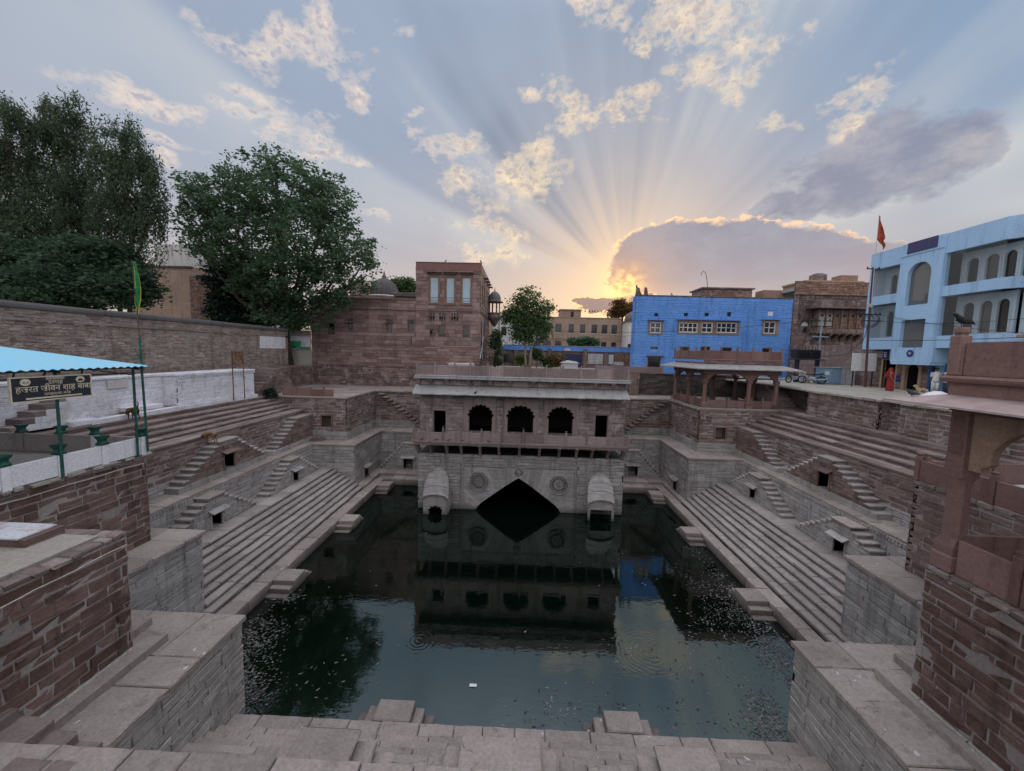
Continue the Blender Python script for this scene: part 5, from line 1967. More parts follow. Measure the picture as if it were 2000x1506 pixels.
for y in (11.78, 7.6):
    MB().tube([(-18.2, y, 6.52), (-18.2, y, 9.96)], .035, 8).build('post', GREENP, sh)

# sign board
sg = thing('sign_board', 'black sign board with cream Devanagari lettering hanging under the blue roof', 'sign', (-12.12, 9.57, 8.67))
SX, SY0, SY1, SZ0, SZ1 = -12.12, 8.74, 10.42, 8.67, 9.235
MB().box(SX - .035, SX, SY0, SY1, SZ0, SZ1).build('board', SIGNK, sg)
mb = MB()
t_ = .028
mb.box(SX - .04, SX + .012, SY0 - t_, SY0, SZ0 - t_, SZ1 + t_)
mb.box(SX - .04, SX + .012, SY1, SY1 + t_, SZ0 - t_, SZ1 + t_)
mb.box(SX - .04, SX + .012, SY0, SY1, SZ1, SZ1 + t_)
mb.box(SX - .04, SX + .012, SY0, SY1, SZ0 - t_, SZ0)
mb.build('board_frame', SIGNC, sg)


def text(body, y, z, size, parent, mat, name='lettering', align='CENTER', x=SX, n=(1, 0), bold=.0, sx=1.0):
    cu = bpy.data.curves.new(name, 'FONT')
    cu.body = body
    cu.size = size
    cu.align_x = align
    cu.align_y = 'CENTER'
    cu.extrude = .0015
    cu.offset = bold
    cu.fill_mode = 'BOTH'
    cu.materials.append(mat)
    o = bpy.data.objects.new(name, cu)
    COL.objects.link(o)
    o.parent = parent
    th = math.atan2(n[0], -n[1])
    base = wloc(parent)
    o.rotation_euler = (PI / 2, 0, th)
    o.scale = (sx, 1, 1)
    o.location = Vector((x + n[0] * .004, y + n[1] * .004, z)) - base
    return o


yc = (SY0 + SY1) / 2 + .04
text('दरगाह', yc, 9.095, .135, sg, SIGNC, bold=.001)
text('हजरत जीवन शाह बाबा', yc, 8.945, .215, sg, SIGNC, bold=.001, sx=.90)
text('रहमतुल्लाह अलैह', yc + .03, 8.805, .088, sg, SIGNC)
mb = MB()
mb.box(SX, SX + .003, yc - .20, yc + .20, 9.165, 9.232)
mb.build('paper_patch', CEMENT, sg)
MB().box(SX, SX + .003, SY0 + .26, SY1 - .22, 8.70, 8.74).build('light_bar', SIGNC, sg)
for y in (SY0 + .27, SY1 - .24):
    ring = [(SX, y + .105 * math.cos(a), 9.13 + .085 * math.sin(a)) for a in [2 * PI * q / 24 for q in range(24)]]
    MB().prism([(p[0] + .0005, p[1], p[2]) for p in ring], (.003, 0, 0)).build('emblem_disc', SIGNC, sg)
y = SY0 + .27
mb = MB()
for dy, w_, h_ in ((-.03, .03, .03), (.015, .035, .022), (.05, .02, .028)):
    mb.box(SX + .004, SX + .006, y + dy - w_ / 2, y + dy + w_ / 2, 9.105, 9.105 + h_)
mb.build('emblem_print', SIGNK, sg)
y = SY1 - .24
mb = MB()
mb.box(SX + .004, SX + .006, y - .06, y + .06, 9.085, 9.125)
mb.prism([(SX + .004, y - .05, 9.126), (SX + .004, y + .05, 9.126), (SX + .004, y + .03, 9.15), (SX + .004, y - .03, 9.15)], (.002, 0, 0))
mb.build('emblem_print', SIGNK, sg)

# flag pole with the green flag
fp = thing('flag_pole', 'thin pole with a furled green flag at the corner of the white parapet', 'flag pole', (-12.3, 12.06, 6.6))
MB().tube([(-12.27, 12.1, 6.6), (-12.3, 12.06, 10.3)], .032, 8).build('lower_pole', GREENP, fp)
MB().tube([(-12.3, 12.06, 10.25), (-12.27, 12.0, 11.5), (-12.3, 11.96, 12.75)], .012, 6).build('upper_pole', BARK, fp)
MB().tube([(-12.26, 12.1, 9.45), (-12.35, 11.95, 9.95)], .012, 5).build('brace', GREENP, fp)
gr = []
for i in range(9):
    t = i / 8
    z = 12.7 - 1.30 * t
    w_ = .05 + .15 * math.sin(PI * min(1, t * .95 + .08)) * (1 if t < .85 else .8)
    gr.append([(-12.29 + .03 * math.sin(q * 2.1 + i * .5), 11.98 + w_ * q / 5, z - .06 * q * t) for q in range(6)])
fo = MB().loft(gr, closed=False, cap=False).build('flag', FLAGG, fp, smooth=True)
fo.modifiers.new('thickness', 'SOLIDIFY').thickness = .006
fr2 = [[(p[0][0] + .004, p[0][1] - .005, p[0][2]), (p[0][0] + .004, p[0][1] + .022, p[0][2])] for p in gr]
MB().loft(fr2, closed=False, cap=False).build('fringe', FLAGY, fo)
fr3 = [[(p[-1][0] + .004, p[-1][1] - .01, p[-1][2]), (p[-1][0] + .004, p[-1][1] + .02, p[-1][2] - .012 * (i % 2))] for i, p in enumerate(gr)]
fr3 += [[(gr[-1][q][0] + .004, gr[-1][q][1], gr[-1][q][2]) , (gr[-1][q][0] + .004, gr[-1][q][1] + .01, gr[-1][q][2] - .05)] for q in range(5, -1, -1)]
MB().loft(fr3, closed=False, cap=False).build('fringe', FLAGY, fo)

# ---------------------------------------------------------------- whitewashed wall behind the red steps
ww = thing('whitewashed_wall', 'long whitewashed stone wall with dark stains behind the short red steps', 'wall', (-18.5, 19, 6.8))
masonry(ww, (-19.2, 11.0), (1, 0), 9.0, 6.6, 8.42, WHITE, (.16, .24), (.4, .9), mortar=WHITE, joint=.012, proud=.014, rough=.005)
masonry(ww, (-18.40, 19.95), (1, 0), 5.85, 6.85, 8.40, WHITE, (.16, .24), (.4, .9), mortar=WHITE, joint=.012, proud=.014, rough=.005)
masonry(ww, (-19.2, 19.95), (0, -1), .8, 6.85, 8.40, WHITE, (.16, .24), (.4, .9), mortar=WHITE, joint=.008, proud=.01, rough=.004)
mb = MB()
for x0, x1, y0, y1 in ((-19.9, -19.12, 11.0, 19.9), (-19.9, -18.32, 19.87, 25.85)):
    y = y0
    while y < y1:
        ln = min(random.uniform(.5, 1.0), y1 - y)
        mb.box(x0, x1 + random.uniform(-.02, .01), y + .005, y + ln - .005, 8.42, 8.55 + random.uniform(-.01, .01), .02)
        y += ln
mb.jitter(.006).build('coping', WHITE, ww)
mb = MB()
y = 20.0
while y < 25.8:
    mb.box(-18.40, -18.33, y, y + .08, 8.33, 8.415)
    y += .16
mb.build('dentil_band', WHITE, ww)['kind'] = 'stuff'
MB().box(-18.50, -18.18, 15.6, 25.85, 6.62, 6.84, .012).build('plinth', WHITE, ww)
MB().box(-19.17, -19.12, 17.15, 18.05, 7.98, 8.40, .006).build('plaque', CREAM, ww)
MB().box(-19.2, -18.6, 17.6, 19.3, 6.84, 7.06, .02).build('bench', WHITE, ww)
wfl = structure('upper_terrace_floor', (-18, 18, 6.6))
paving(wfl, -19.3, -18.15, 12.1, 26.9, 6.63, REDSTEP, 'y', (0.8, 1.4), rows=1, T=.2)
ws = thing('wall_staircase', 'whitewashed flight of brown topped steps behind the sign board', 'staircase', (-18.7, 14, 6.6))
for k, (ya, z) in enumerate(((13.25, 6.98), (13.6, 7.22), (13.95, 7.46), (14.3, 7.70), (14.65, 7.94), (15.0, 8.18))):
    MB().box(-19.2, -18.52, ya, 15.4 if k == 5 else ya + .36, z - .24, z - .02, .01).jitter(.006).build('step', REDSTEP, ws)
    MB().box(-19.2, -18.50, ya + .36, 15.9, z - .24, z, .01).build('stair_side', WHITE, ws) if k < 5 else None
MB().box(-18.9, -18.2, 14.9, 15.9, 6.65, 6.9, .04).jitter(.02).build('white_block', WHITE, ws)

# ledge above the white wall and the tall rubble wall
lg = structure('upper_terrace_floor', (-20, 20, 8.5))
paving(lg, -20.6, -19.85, 5, 36, 8.50, REDSTEP, 'y', (0.9, 1.6), rows=1, T=.15)
masonry(lg, (-19.88, 25.8), (1, 0), 10.3, 6.65, 8.36, OLD, (.14, .22), (.3, .7), mortar=MORTD)
t = thing('wall_staircase', 'narrow dark corner stair rising beside the end of the whitewashed wall', 'staircase', (-19, 26, 6.65))
for k in range(8):
    MB().box(-19.84, -18.55 + .03 * k, 25.98 + .30 * k, 28.6, 6.64 + .23 * k, 6.64 + .23 * (k + 1), .02).jitter(.012).build('step', REDSTEP, t)
masonry(t, (-18.35, 26.1), (1, 0), 4.6, 6.65, 8.45, OLD, (.12, .2), (.25, .6), mortar=None, top=lambda u: 6.7 + 1.8 * max(0, min(1, (u + .2) / 2.2, (4.7 - u) / 2.2)))
bm_ = MB().prism([(-18.38, 26.1, 6.65), (-18.38, 30.7, 6.65), (-18.38, 28.6, 8.35), (-18.38, 28.2, 8.35)], (-.5, 0, 0))
bm_.build('rubble_core', OLD, t)

rw = thing('rubble_wall', 'long tall rubble wall with a rounded coping below the dark trees', 'wall', (-20.6, 20, 8.5))
masonry(rw, (-20.5, 4.0), (1, 0), 29.1, 8.5, 10.92, RUBBLE, (.10, .19), (.18, .55), mortar=stone('rubble_mortar', (.25, .215, .19), (.36, .31, .28), streak=.4, strata=0, rnd=0),
        joint=.03, proud=.02, rough=.02)
masonry(rw, (-20.5, 4.0), (1, 0), 29.1, 11.06, 11.52, RUBBLE, (.10, .16), (.18, .5), mortar=MATS['rubble_mortar'], joint=.03, proud=.015, rough=.015)
mb = MB()
y = 4.0
while y < 32.6:
    ln = random.uniform(.5, 1.0)
    mb.box(-20.7, -20.42, y, y + ln - .01, 10.93 + .0, 11.05, .015)
    y += ln
mb.jitter(.01).build('string_course', REDSTEP, rw)
rings = []
for i in range(30):
    y = 4 + i * 1.003
    r = .20 + random.uniform(-.015, .015)
    rings.append([(-20.62 + .22 * math.cos(a) * 1.0, y, 11.52 + r * math.sin(a)) for a in [PI * q / 8 for q in range(9)]] + [(-20.85, y, 11.45), (-20.40, y, 11.45)])
MB().loft(rings).build('coping', stone('dark_coping', (.085, .08, .08), (.14, .13, .13), strata=.2, rnd=0), rw)
t = thing('whitewashed_patch', 'whitewashed wall patch with a bright green box beside the tall red house', 'wall', (-21, 35, 9.9))
mb = MB().box(-20.52, -20.44, 29.5, 32.7, 9.95, 10.95, .02)
mb.build('white_patch', WHITE, t)
MB().box(-22.2, -19.98, 35.75, 35.9, 8.3, 11.7).build('wall_panel', CEMENT, t)
MB().box(-22.1, -19.98, 35.70, 35.752, 9.95, 11.15, .01).build('white_patch', WHITE, t)
MB().box(-21.95, -20.85, 35.45, 35.70, 10.05, 10.68, .02).build('green_box', GREENB, t)
MB().box(-20.85, -19.99, 35.5, 35.70, 9.98, 10.16, .02).build('green_ledge', GREENB, t)
for x in (-21.5, -21.3):
    ring = [(x - .07, 35.448, 10.06), (x + .07, 35.448, 10.06), (x + .07, 35.448, 10.18), (x, 35.448, 10.26), (x - .07, 35.448, 10.18)]
    MB().prism(ring, (0, -.006, 0)).build('lamp_niche', DARK, t)
t = thing('lattice_screen', 'rusty red lattice screen under the big tree beside the tall red house', 'screen', (-21.1, 35.8, 11.7))
fb_ = MB()
fb_.box(-22.45, -22.38, 35.76, 35.86, 11.75, 13.78)
fb_.box(-19.97, -19.90, 35.76, 35.86, 11.75, 13.78)
fb_.box(-22.38, -19.97, 35.76, 35.86, 13.71, 13.78)
fb_.box(-22.38, -19.97, 35.76, 35.86, 11.75, 11.82)
fb_.build('screen_frame', RUSTP, t)
lat = MB()
for k in range(-9, 18):
    for sgn in (1, -1):
        pts = []
        for q in range(2):
            z = 11.82 + 1.89 * q
            x = -22.38 + k * .21 + sgn * .6 * q * (1 if sgn > 0 else 1) + (0.6 if sgn < 0 else 0)
            pts.append((x, 35.81 + .015 * sgn, z))
        a, b_ = pts
        if a[0] < -22.38 or a[0] > -19.97:
            f_ = ((-22.38 if a[0] < -22.38 else -19.97) - a[0]) / ((b_[0] - a[0]) or 1e-6)
            if f_ < 0 or f_ > 1: continue
            a = (a[0] + (b_[0] - a[0]) * f_, a[1], a[2] + (b_[2] - a[2]) * f_)
        if b_[0] < -22.38 or b_[0] > -19.97:
            f_ = ((-22.38 if b_[0] < -22.38 else -19.97) - a[0]) / ((b_[0] - a[0]) or 1e-6)
            if f_ < 0 or f_ > 1: continue
            b_ = (a[0] + (b_[0] - a[0]) * f_, a[1], a[2] + (b_[2] - a[2]) * f_)
        lat.tube([a, b_], .018, 4)
lat.build('lattice', RUSTP, t)['kind'] = 'stuff'

st = thing('metal_stand', 'two rusty posts carrying a brown metal board before the whitewashed wall', 'stand', (-18.1, 24, 6.7))
for y in (23.55, 24.5):
    MB().tube([(-18.12, y, 6.7), (-18.14, y - .02, 9.85)], .03, 6).build('post', RUST, st)
MB().box(-18.17, -18.13, 23.6, 24.48, 8.92, 9.78).jitter(.01).build('board', RUSTP, st)

# ================================================================== street side (right)
stt = structure('street', (21, 22, 8.25))
paving(stt, 18.15, 26.0, 12.0, 40.0, 8.25, CEMENT, 'y', (1.2, 2.2), rows=7, T=.1)
t = thing('street_wall', 'brown stone wall with white joints between the worn red steps and the street', 'wall', (18.2, 20, 6.7))
WJ = dict(mortar=MORTW, joint=.034)
masonry(t, (18.1, 24.85), (-1, 0), 5.0, 6.62, 8.12, RED, (.17, .24), (.4, .8), proud=.012, rough=.008, **WJ)
masonry(t, (18.1, 19.85), (0, -1), .55, 6.62, 8.12, RED, (.17, .24), (.2, .5), proud=.012, rough=.008, **WJ)
masonry(t, (18.62, 19.85), (-1, 0), 1.1, 6.62, 8.12, RED, (.17, .24), (.3, .6), proud=.012, rough=.008, **WJ)
masonry(t, (18.1, 18.8), (-1, 0), 7.0, 6.62, 8.12, RED, (.17, .24), (.4, .8), proud=.012, rough=.008, **WJ)
masonry(t, (19.6, 24.85), (0, 1), 1.5, 6.62, 8.12, RED, (.17, .24), (.4, .8), proud=.012, rough=.008, **WJ)
mb = MB()
for x0, y0, y1 in ((18.02, 19.8, 24.9), (18.55, 18.75, 19.8), (18.02, 11.8, 18.75)):
    y = y0
    while y < y1 - .02:
        ln = min(random.uniform(.3, .9), y1 - y)
        mb.box(x0 + random.uniform(-.06, .03), x0 + .6, y + .006, y + ln - .006, 8.12 + random.uniform(-.01, 0), 8.26 + random.uniform(-.02, .012), .025)
        y += ln
mb.jitter(.012).build('coping', CEMENT, t)
t = thing('wall_staircase', 'narrow dark steps climbing beside the pillared pavilion to the street', 'staircase', (18.5, 26, 6.6))
for k in range(8):
    MB().box(17.95, 19.1, 26.95 + .27 * k, 30.0, 6.60 + .2 * k, 6.60 + .2 * (k + 1), .02).jitter(.01).build('step', REDSTEP, t)
masonry(t, (19.12, 30.2), (-1, 0), 5.4, 6.62, 8.2, DKBROWN, (.17, .24), (.3, .7), mortar=MORTD)
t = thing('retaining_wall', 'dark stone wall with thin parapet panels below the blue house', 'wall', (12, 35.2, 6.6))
masonry(t, (6.4, 35.1), (0, -1), 13.0, 6.6, 8.5, DKBROWN, (.17, .24), (.4, .9), mortar=MORTD)
mb = MB().box(6.4, 19.4, 34.98, 35.2, 8.5, 8.62, .02)
mb.box(9.6, 10.5, 34.85, 35.1, 6.6, 8.5, .02)
mb.build('coping', OLD, t)
parapet_run(t, [6.6, 8.1, 9.6, 11.1, 12.6], 35.1, 8.62, 9.15, 9.40, PAVTRIM)
masonry(t, (19.1, 36), (-1, 0), 7.5, 6.6, 8.25, DKBROWN, (.17, .24), (.4, .9), mortar=MORTD)

# ================================================================== windows


def window(parent, x0, x1, z0, z1, y, glassm, framem, nx=2, nz=2, depth=.16, fw=.06, muntin=.035, name='window', M=None):
    """framed window set back into a wall facing -y (or in wall coordinates if M is given)"""
    mt = M or Matrix.Identity(4)
    yy = y
    mb = MB()

    def bx(a, b_, c, d, e, f_):
        t2 = MB().box(a, b_, c, d, e, f_)
        mb.add([mt @ Vector(v) for v in t2.v], t2.f)
    bx(x0, x0 + fw, yy + .02, yy + depth, z0, z1)
    bx(x1 - fw, x1, yy + .02, yy + depth, z0, z1)
    bx(x0 + fw, x1 - fw, yy + .02, yy + depth, z1 - fw, z1)
    bx(x0 + fw, x1 - fw, yy + .02, yy + depth, z0, z0 + fw)
    for i in range(1, nx):
        c = x0 + (x1 - x0) * i / nx
        bx(c - muntin / 2, c + muntin / 2, yy + depth * .45, yy + depth * .8, z0 + fw, z1 - fw)
    for i in range(1, nz):
        c = z0 + (z1 - z0) * i / nz
        bx(x0 + fw, x1 - fw, yy + depth * .46, yy + depth * .79, c - muntin / 2, c + muntin / 2)
    o = mb.build(name, framem, parent)
    mb = MB()
    mb2 = MB().box(x0 + fw * .5, x1 - fw * .5, yy + depth * .8, yy + depth * .8 + .02, z0 + fw * .5, z1 - fw * .5)
    mb.add([mt @ Vector(v) for v in mb2.v], mb2.f)
    mb.build('pane', glassm, o)
    return o


def chajja(parent, x0, x1, z, y, d=.32, mat=None, name='sun_shade'):
    mb = MB().box(x0, x1, y - d, y + .02, z, z + .055, .012)
    for x in (x0 + .12, x1 - .20):
        mb.box(x, x + .08, y - d * .7, y, z - .10, z - .001)
    return mb.build(name, mat or BUILD, parent)


# ================================================================== tall red stone house
rh = thing('house', 'tall red sandstone house with three tall curtained windows in its tower', 'house', (-12, 38, 6.65))
X0, X1, XT = -20.0, -4.1, -10.1
sw = [(-18.43, -17.76, 11.64, 12.49), (-16.58, -16.06, 11.73, 12.53), (-12.90, -12.25, 11.68, 12.57), (-10.88, -10.25, 11.68, 12.52),
      (-7.99, -7.31, 11.70, 12.49), (-5.71, -5.06, 11.68, 12.50), (-8.76, -8.54, 11.67, 11.95)]
vents = [(-8.76, -8.62), (-8.5, -8.36), (-7.9, -7.75), (-7.66, -7.54), (-7.45, -7.33), (-6.78, -6.64), (-6.54, -6.40), (-6.28, -6.14)]
vh = [(a, b_, 13.02, 13.25) for a, b_ in vents]
tall = [(-8.96, -7.84, 14.38, 17.05), (-7.46, -6.36, 14.38, 17.03), (-5.98, -4.86, 14.38, 17.06)]
H_ = lambda l, x0: [(a - x0, b_ - x0, c, d) for a, b_, c, d in l]
masonry(rh, (X0, 36.0), (0, -1), X1 - X0, 6.6, 8.52, OLD, (.18, .26), (.4, 1.0), mortar=MORTD, proud=.05)
masonry(rh, (X0, 36.0), (0, -1), X1 - X0, 8.58, 10.5, BUILD, (.24, .34), (.5, 1.2), mortar=MORTD, joint=.018, proud=.025, rough=.008)
masonry(rh, (X0, 36.0), (0, -1), XT - X0, 10.62, 14.72, BUILD, (.30, .42), (.6, 1.4), holes=H_(sw, X0), mortar=MORTD, joint=.018, proud=.025, rough=.008)
masonry(rh, (XT, 36.0), (0, -1), X1 - XT, 10.62, 17.45, BUILD, (.30, .42), (.6, 1.4), holes=H_(sw + vh + tall, XT), mortar=MORTD, joint=.018, proud=.025, rough=.008)
mb = MB()
mb.box(X0, X1, 35.9, 36.05, 8.521, 8.579, .01)
mb.box(X0, X1, 35.92, 36.05, 10.501, 10.55, .01)
mb.box(X0, X1, 35.90, 36.05, 10.56, 10.619, .01)
mb.box(X0, X1 + .05, 35.93, 36.05, 13.78, 13.84, .01)
mb.box(X0 - .02, XT, 35.9, 36.4, 14.721, 14.86, .02)
mb.build('string_course', BUILD, rh)
MB().box(XT, X1 + .03, 35.97, 36.2, 17.451, 18.15, .02).build('parapet_band', plain('red_render', (.22, .115, .10), .8, var=.12), rh)
MB().box(XT - .03, X1 + .06, 35.93, 36.25, 18.15, 18.22, .01).build('coping', BUILD, rh)
for i, (a, b_, c, d) in enumerate(sw[:6]):
    window(rh, a, b_, c, d, 36.0, GLASSD, OLD if i in (1, 2) else WOOD, nx=3 if i in (1, 2) else 1, nz=4 if i in (1, 2) else 2, fw=.07)
    if i in (1, 2):
        chajja(rh, a - .12, b_ + .12, d + .04, 36.0, .18)
for i, (a, b_, c, d) in enumerate(tall):
    o = window(rh, a, b_, c, d, 35.96, GLASSW, WOOD, nx=1, nz=1, fw=.19)
    MB().box(a + .17, b_ - .17, 36.0, 36.03, c + .62, c + .64).build('window_rail', METD, o)
    MB().box(a + .17, b_ - .17, 36.0, 36.03, c + .36, c + .38).build('window_rail', METD, o)
    chajja(rh, a - .15, b_ + .15, 17.28, 36.0, .42)
bk = MB()
for a, b_ in vents:
    bk.box(a - .02, b_ + .02, 36.12, 36.16, 13.0, 13.27)
bk.box(-8.78, -8.52, 36.12, 36.16, 11.65, 11.97)
bk.build('vent_hole', DARK, rh)
for a, b_ in ((-8.85, -8.25), (-6.9, -6.05)):
    chajja(rh, a, b_, 13.28, 36.0, .2)
eh = [(1.2, 2.0, 14.4, 16.6), (2.8, 3.6, 14.4, 16.6), (1.0, 1.8, 9.6, 12.6), (3.2, 4.0, 9.6, 12.6)]
masonry(rh, (X1, 36.0), (1, 0), 9.2, 8.3, 17.45, BUILD, (.30, .42), (.6, 1.4), mortar=MORTD, joint=.018, proud=.025, rough=.008, holes=eh)
Me = frame((X1, 36.0, 0), (1, 0))
for a, b_, c, d in eh:
    window(rh, a, b_, c, d, 0.0, GLASSD, WOOD, M=Me, nx=2, nz=3)
mb = MB()
mb.box(X1 + .001, X1 + .05, 36.05, 45.2, 17.451, 18.15)
mb.box(X1, X1 + .09, 36.05, 45.2, 13.78, 13.84)
mb.build('string_course', BUILD, rh)
for y in (38.4, 40.1, 41.8, 43.5):
    MB().box(X1, X1 + .45, y, y + .9, 17.3, 17.36, .01).build('sun_shade', BUILD, rh)
MB().box(X0, X1, 36.1, 45.2, 14.3, 14.6).build('roof', CEMENT, rh)
MB().box(XT, X1, 36.1, 45.2, 17.8, 18.0).build('roof', CEMENT, rh)
masonry(rh, (XT, 45.2), (-1, 0), 9.2, 14.6, 18.1, BUILD, (.30, .42), (.6, 1.4), mortar=MORTD)
masonry(rh, (X0, 45.2), (-1, 0), 9.2, 6.6, 14.7, BUILD, (.30, .42), (.6, 1.4), mortar=MORTD)
MB().tube([(-3.98, 37.2, 8.6), (-3.98, 37.2, 13.2)], .05, 6).build('drain_pipe', METG, rh)
MB().tube([(-10.5, 35.93, 11.4), (-10.5, 35.93, 10.6)], .04, 6).build('drain_pipe', METD, rh)

# domed bay on the east side of the red house
kz = 13.9
kk = thing('domed_bay', 'small domed stone balcony projecting from the side of the tall red house', 'balcony', (-3.45, 44, 12.9))
MB().lathe([(.08, -.95), (.35, -.6), (.55, -.25), (.72, 0), (.74, .12)], (-3.4, 44, kz), 12).build('corbel', OLD, kk)
MB().lathe([(.66, .121), (.66, .55), (.72, .56), (.72, .62)], (-3.4, 44, kz), 12).build('balustrade', OLD, kk)
for j in range(8):
    a = 2 * PI * (j + .5) / 8
    MB().tube([(-3.4 + .6 * math.cos(a), 44 + .6 * math.sin(a), kz + .62), (-3.4 + .6 * math.cos(a), 44 + .6 * math.sin(a), kz + 1.75)], .055, 6).build('pillar', OLD, kk)
MB().lathe([(.68, 1.75), (1.0, 1.78), (.98, 1.84), (.72, 1.98), (.70, 2.1), (.68, 2.35), (.56, 2.65), (.36, 2.88), (.14, 3.0), (.05, 3.06), (.07, 3.14), (.03, 3.3), (.01, 3.5)],
           (-3.4, 44, kz), 16).build('dome', stone('weathered_dome', (.12, .11, .11), (.25, .23, .22), strata=.2, rnd=0), kk, smooth=True)

# domed house behind
dh = thing('house', 'pink house with a dark ribbed dome behind the big tree', 'house', (-17, 47, 8))
masonry(dh, (-24, 45.5), (0, -1), 13.5, 8.3, 16.3, BUILD, (.34, .42), (.7, 1.4), mortar=MORTD)
MB().box(-24, -10.5, 45.6, 52, 16.0, 16.35).build('roof', CEMENT, dh)
MB().box(-20.6, -19.0, 45.4, 47.5, 16.35, 18.0, .02).build('roof_room', plain('pink_render', (.40, .27, .24), .8), dh)
mb = MB().box(-18.8, -18.5, 46.4, 46.8, 16.35, 17.6, .01)
mb.build('pillar', TAN, dh)
nrib = 24
prof = [(1.62, 0), (1.66, .25), (1.60, .75), (1.36, 1.35), (.98, 1.78), (.55, 2.02), (.30, 2.12), (.22, 2.25), (.30, 2.36), (.16, 2.5), (.10, 2.75), (.02, 3.1)]
db = MB().lathe(prof, (-17.2, 47.4, 16.55), 24)
do = db.build('dome', MATS['weathered_dome'], dh, smooth=True)
rb = MB()
for j in range(nrib):
    a = 2 * PI * j / nrib
    rb.tube([(-17.2 + r * 1.01 * math.cos(a), 47.4 + r * 1.01 * math.sin(a), 16.55 + z) for r, z in prof[:7]], .06, 4)
rb.build('dome_rib', MATS['weathered_dome'], do)
MB().lathe([(1.95, -.2), (2.0, -.1), (1.9, 0.0)], (-17.2, 47.4, 16.55), 24).build('dome_ring', CREAM, dh)
MB().box(-15.3, -10.5, 45.2, 45.6, 16.3, 16.75, .05).jitter(.04).build('parapet', MATS['weathered_dome'], dh)

# pale house and wall behind the left trees
t = thing('house', 'brown house wall with a pale upper storey between the two groups of trees', 'house', (-32, 40, 8.5))
masonry(t, (-42, 40.0), (0, -1), 8.9, 8.4, 18.0, BROWN, (.35, .45), (.8, 1.6), mortar=BROWN, joint=.01, proud=.008, rough=.003)
masonry(t, (-35.0, 39.93), (0, -1), 1.9, 8.4, 17.2, BRICK, (.10, .13), (.25, .4), mortar=MORTD, joint=.02, proud=.01, rough=.01)
MB().box(-42, -34.7, 39.85, 40.3, 18.0, 18.2, .04).jitter(.02).build('coping', MATS['dark_coping'], t)
MB().box(-33.1, -32.7, 39.9, 40.1, 8.4, 16.0).build('corner_post', BROWN, t)
MB().box(-40.5, -34.6, 42, 47, 15, 20.9).build('upper_storey', CREAM, t)
MB().box(-34.6, -32.6, 42, 47, 15, 19.1).build('upper_storey', CREAM, t)

# ================================================================== garden side behind the pavilion
t = thing('garden_stair', 'dark outdoor stair with a pale rail beside the tall red house', 'staircase', (-3.5, 37, 8.4))
for k in range(8):
    MB().box(-4.0, -2.85, 36.0 + .30 * k, 36.42 + .30 * k, 8.75 + .19 * k, 8.82 + .19 * k, .01).build('step', OLD, t)
MB().box(-4.0, -2.85, 38.5, 41, 10.2, 10.3).build('landing', OLD, t)
MB().tube([(-4.02, 35.9, 9.5), (-4.02, 38.5, 11.6)], .04, 6).build('rail', CREAM, t)

gw = thing('garden_wall', 'low garden wall with a sky blue band, brown pillars and a navy door', 'wall', (5, 50, 8.4))
MB().box(-6, 14.2, 50.1, 50.3, 8.3, 10.9).build('wall_core', OLD, gw)
MB().box(-2.6, 14.2, 49.85, 50.1, 10.44, 11.08, .03).jitter(.01).build('blue_band', BLUE, gw)
MB().box(-2.6, 14.2, 49.8, 50.2, 11.081, 11.14, .02).build('coping', CEMENT, gw)
for x0, x1, zt in ((-1.22, -.64, 10.5), (3.1, 3.6, 10.75), (7.65, 8.2, 10.75), (10.35, 10.85, 10.35)):
    MB().box(x0, x1, 49.7, 50.1, 8.3, zt, .02).build('pillar', RED, gw)
MB().box(5.05, 7.5, 49.95, 50.08, 8.3, 10.1).build('navy_door', DOORB, gw)
MB().box(4.6, 4.95, 49.8, 50.08, 8.3, 10.1).build('pillar', CREAM, gw)
pb = MB().box(8.3, 10.25, 49.95, 50.08, 8.9, 10.2)
po = pb.build('white_panel', CREAM, gw)
hb = MB()
for i in range(9):
    for j in range(6):
        hb.box(8.45 + i * .2, 8.55 + i * .2, 49.935, 49.949, 9.02 + j * .2, 9.12 + j * .2)
hb.build('pierced_hole', MATS['parapet_plaster'], po)['kind'] = 'stuff'
MB().box(10.95, 11.6, 49.95, 50.08, 8.9, 10.15).build('white_panel', CREAM, gw)
MB().box(11.65, 12.9, 49.9, 50.08, 9.3, 10.4).build('brown_panel', RUSTP, gw)
MB().box(11.65, 12.9, 49.95, 50.08, 8.8, 9.28).build('white_panel', CREAM, gw)
MB().box(12.95, 14.1, 49.9, 50.08, 8.3, 10.4).build('brown_panel', RUSTP, gw)
MB().box(-2.5, -1.3, 49.9, 50.05, 8.9, 9.9).build('dark_opening', GLASSD, gw)
ring = [(5.6 + .45 * math.cos(a), 49.86, 10.50 + .36 * math.sin(a)) for a in [PI * q / 8 for q in range(9)]]
MB().prism(ring, (0, -.06, 0)).build('arch_crest', CREAM, gw)
t = thing('kiosk', 'small white pitched roof of a kiosk seen over the pavilion parapet', 'kiosk', (4.9, 41, 8.4))
MB().box(4.0, 5.8, 41, 42, 8.4, 9.15).build('walls', SHEETP, t)
MB().prism([(3.85, 40.85, 9.151), (5.95, 40.85, 9.151), (5.6, 40.85, 9.33), (4.9, 40.85, 9.42), (4.2, 40.85, 9.33)], (0, 1.3, 0)).build('roof', WHITEP, t)

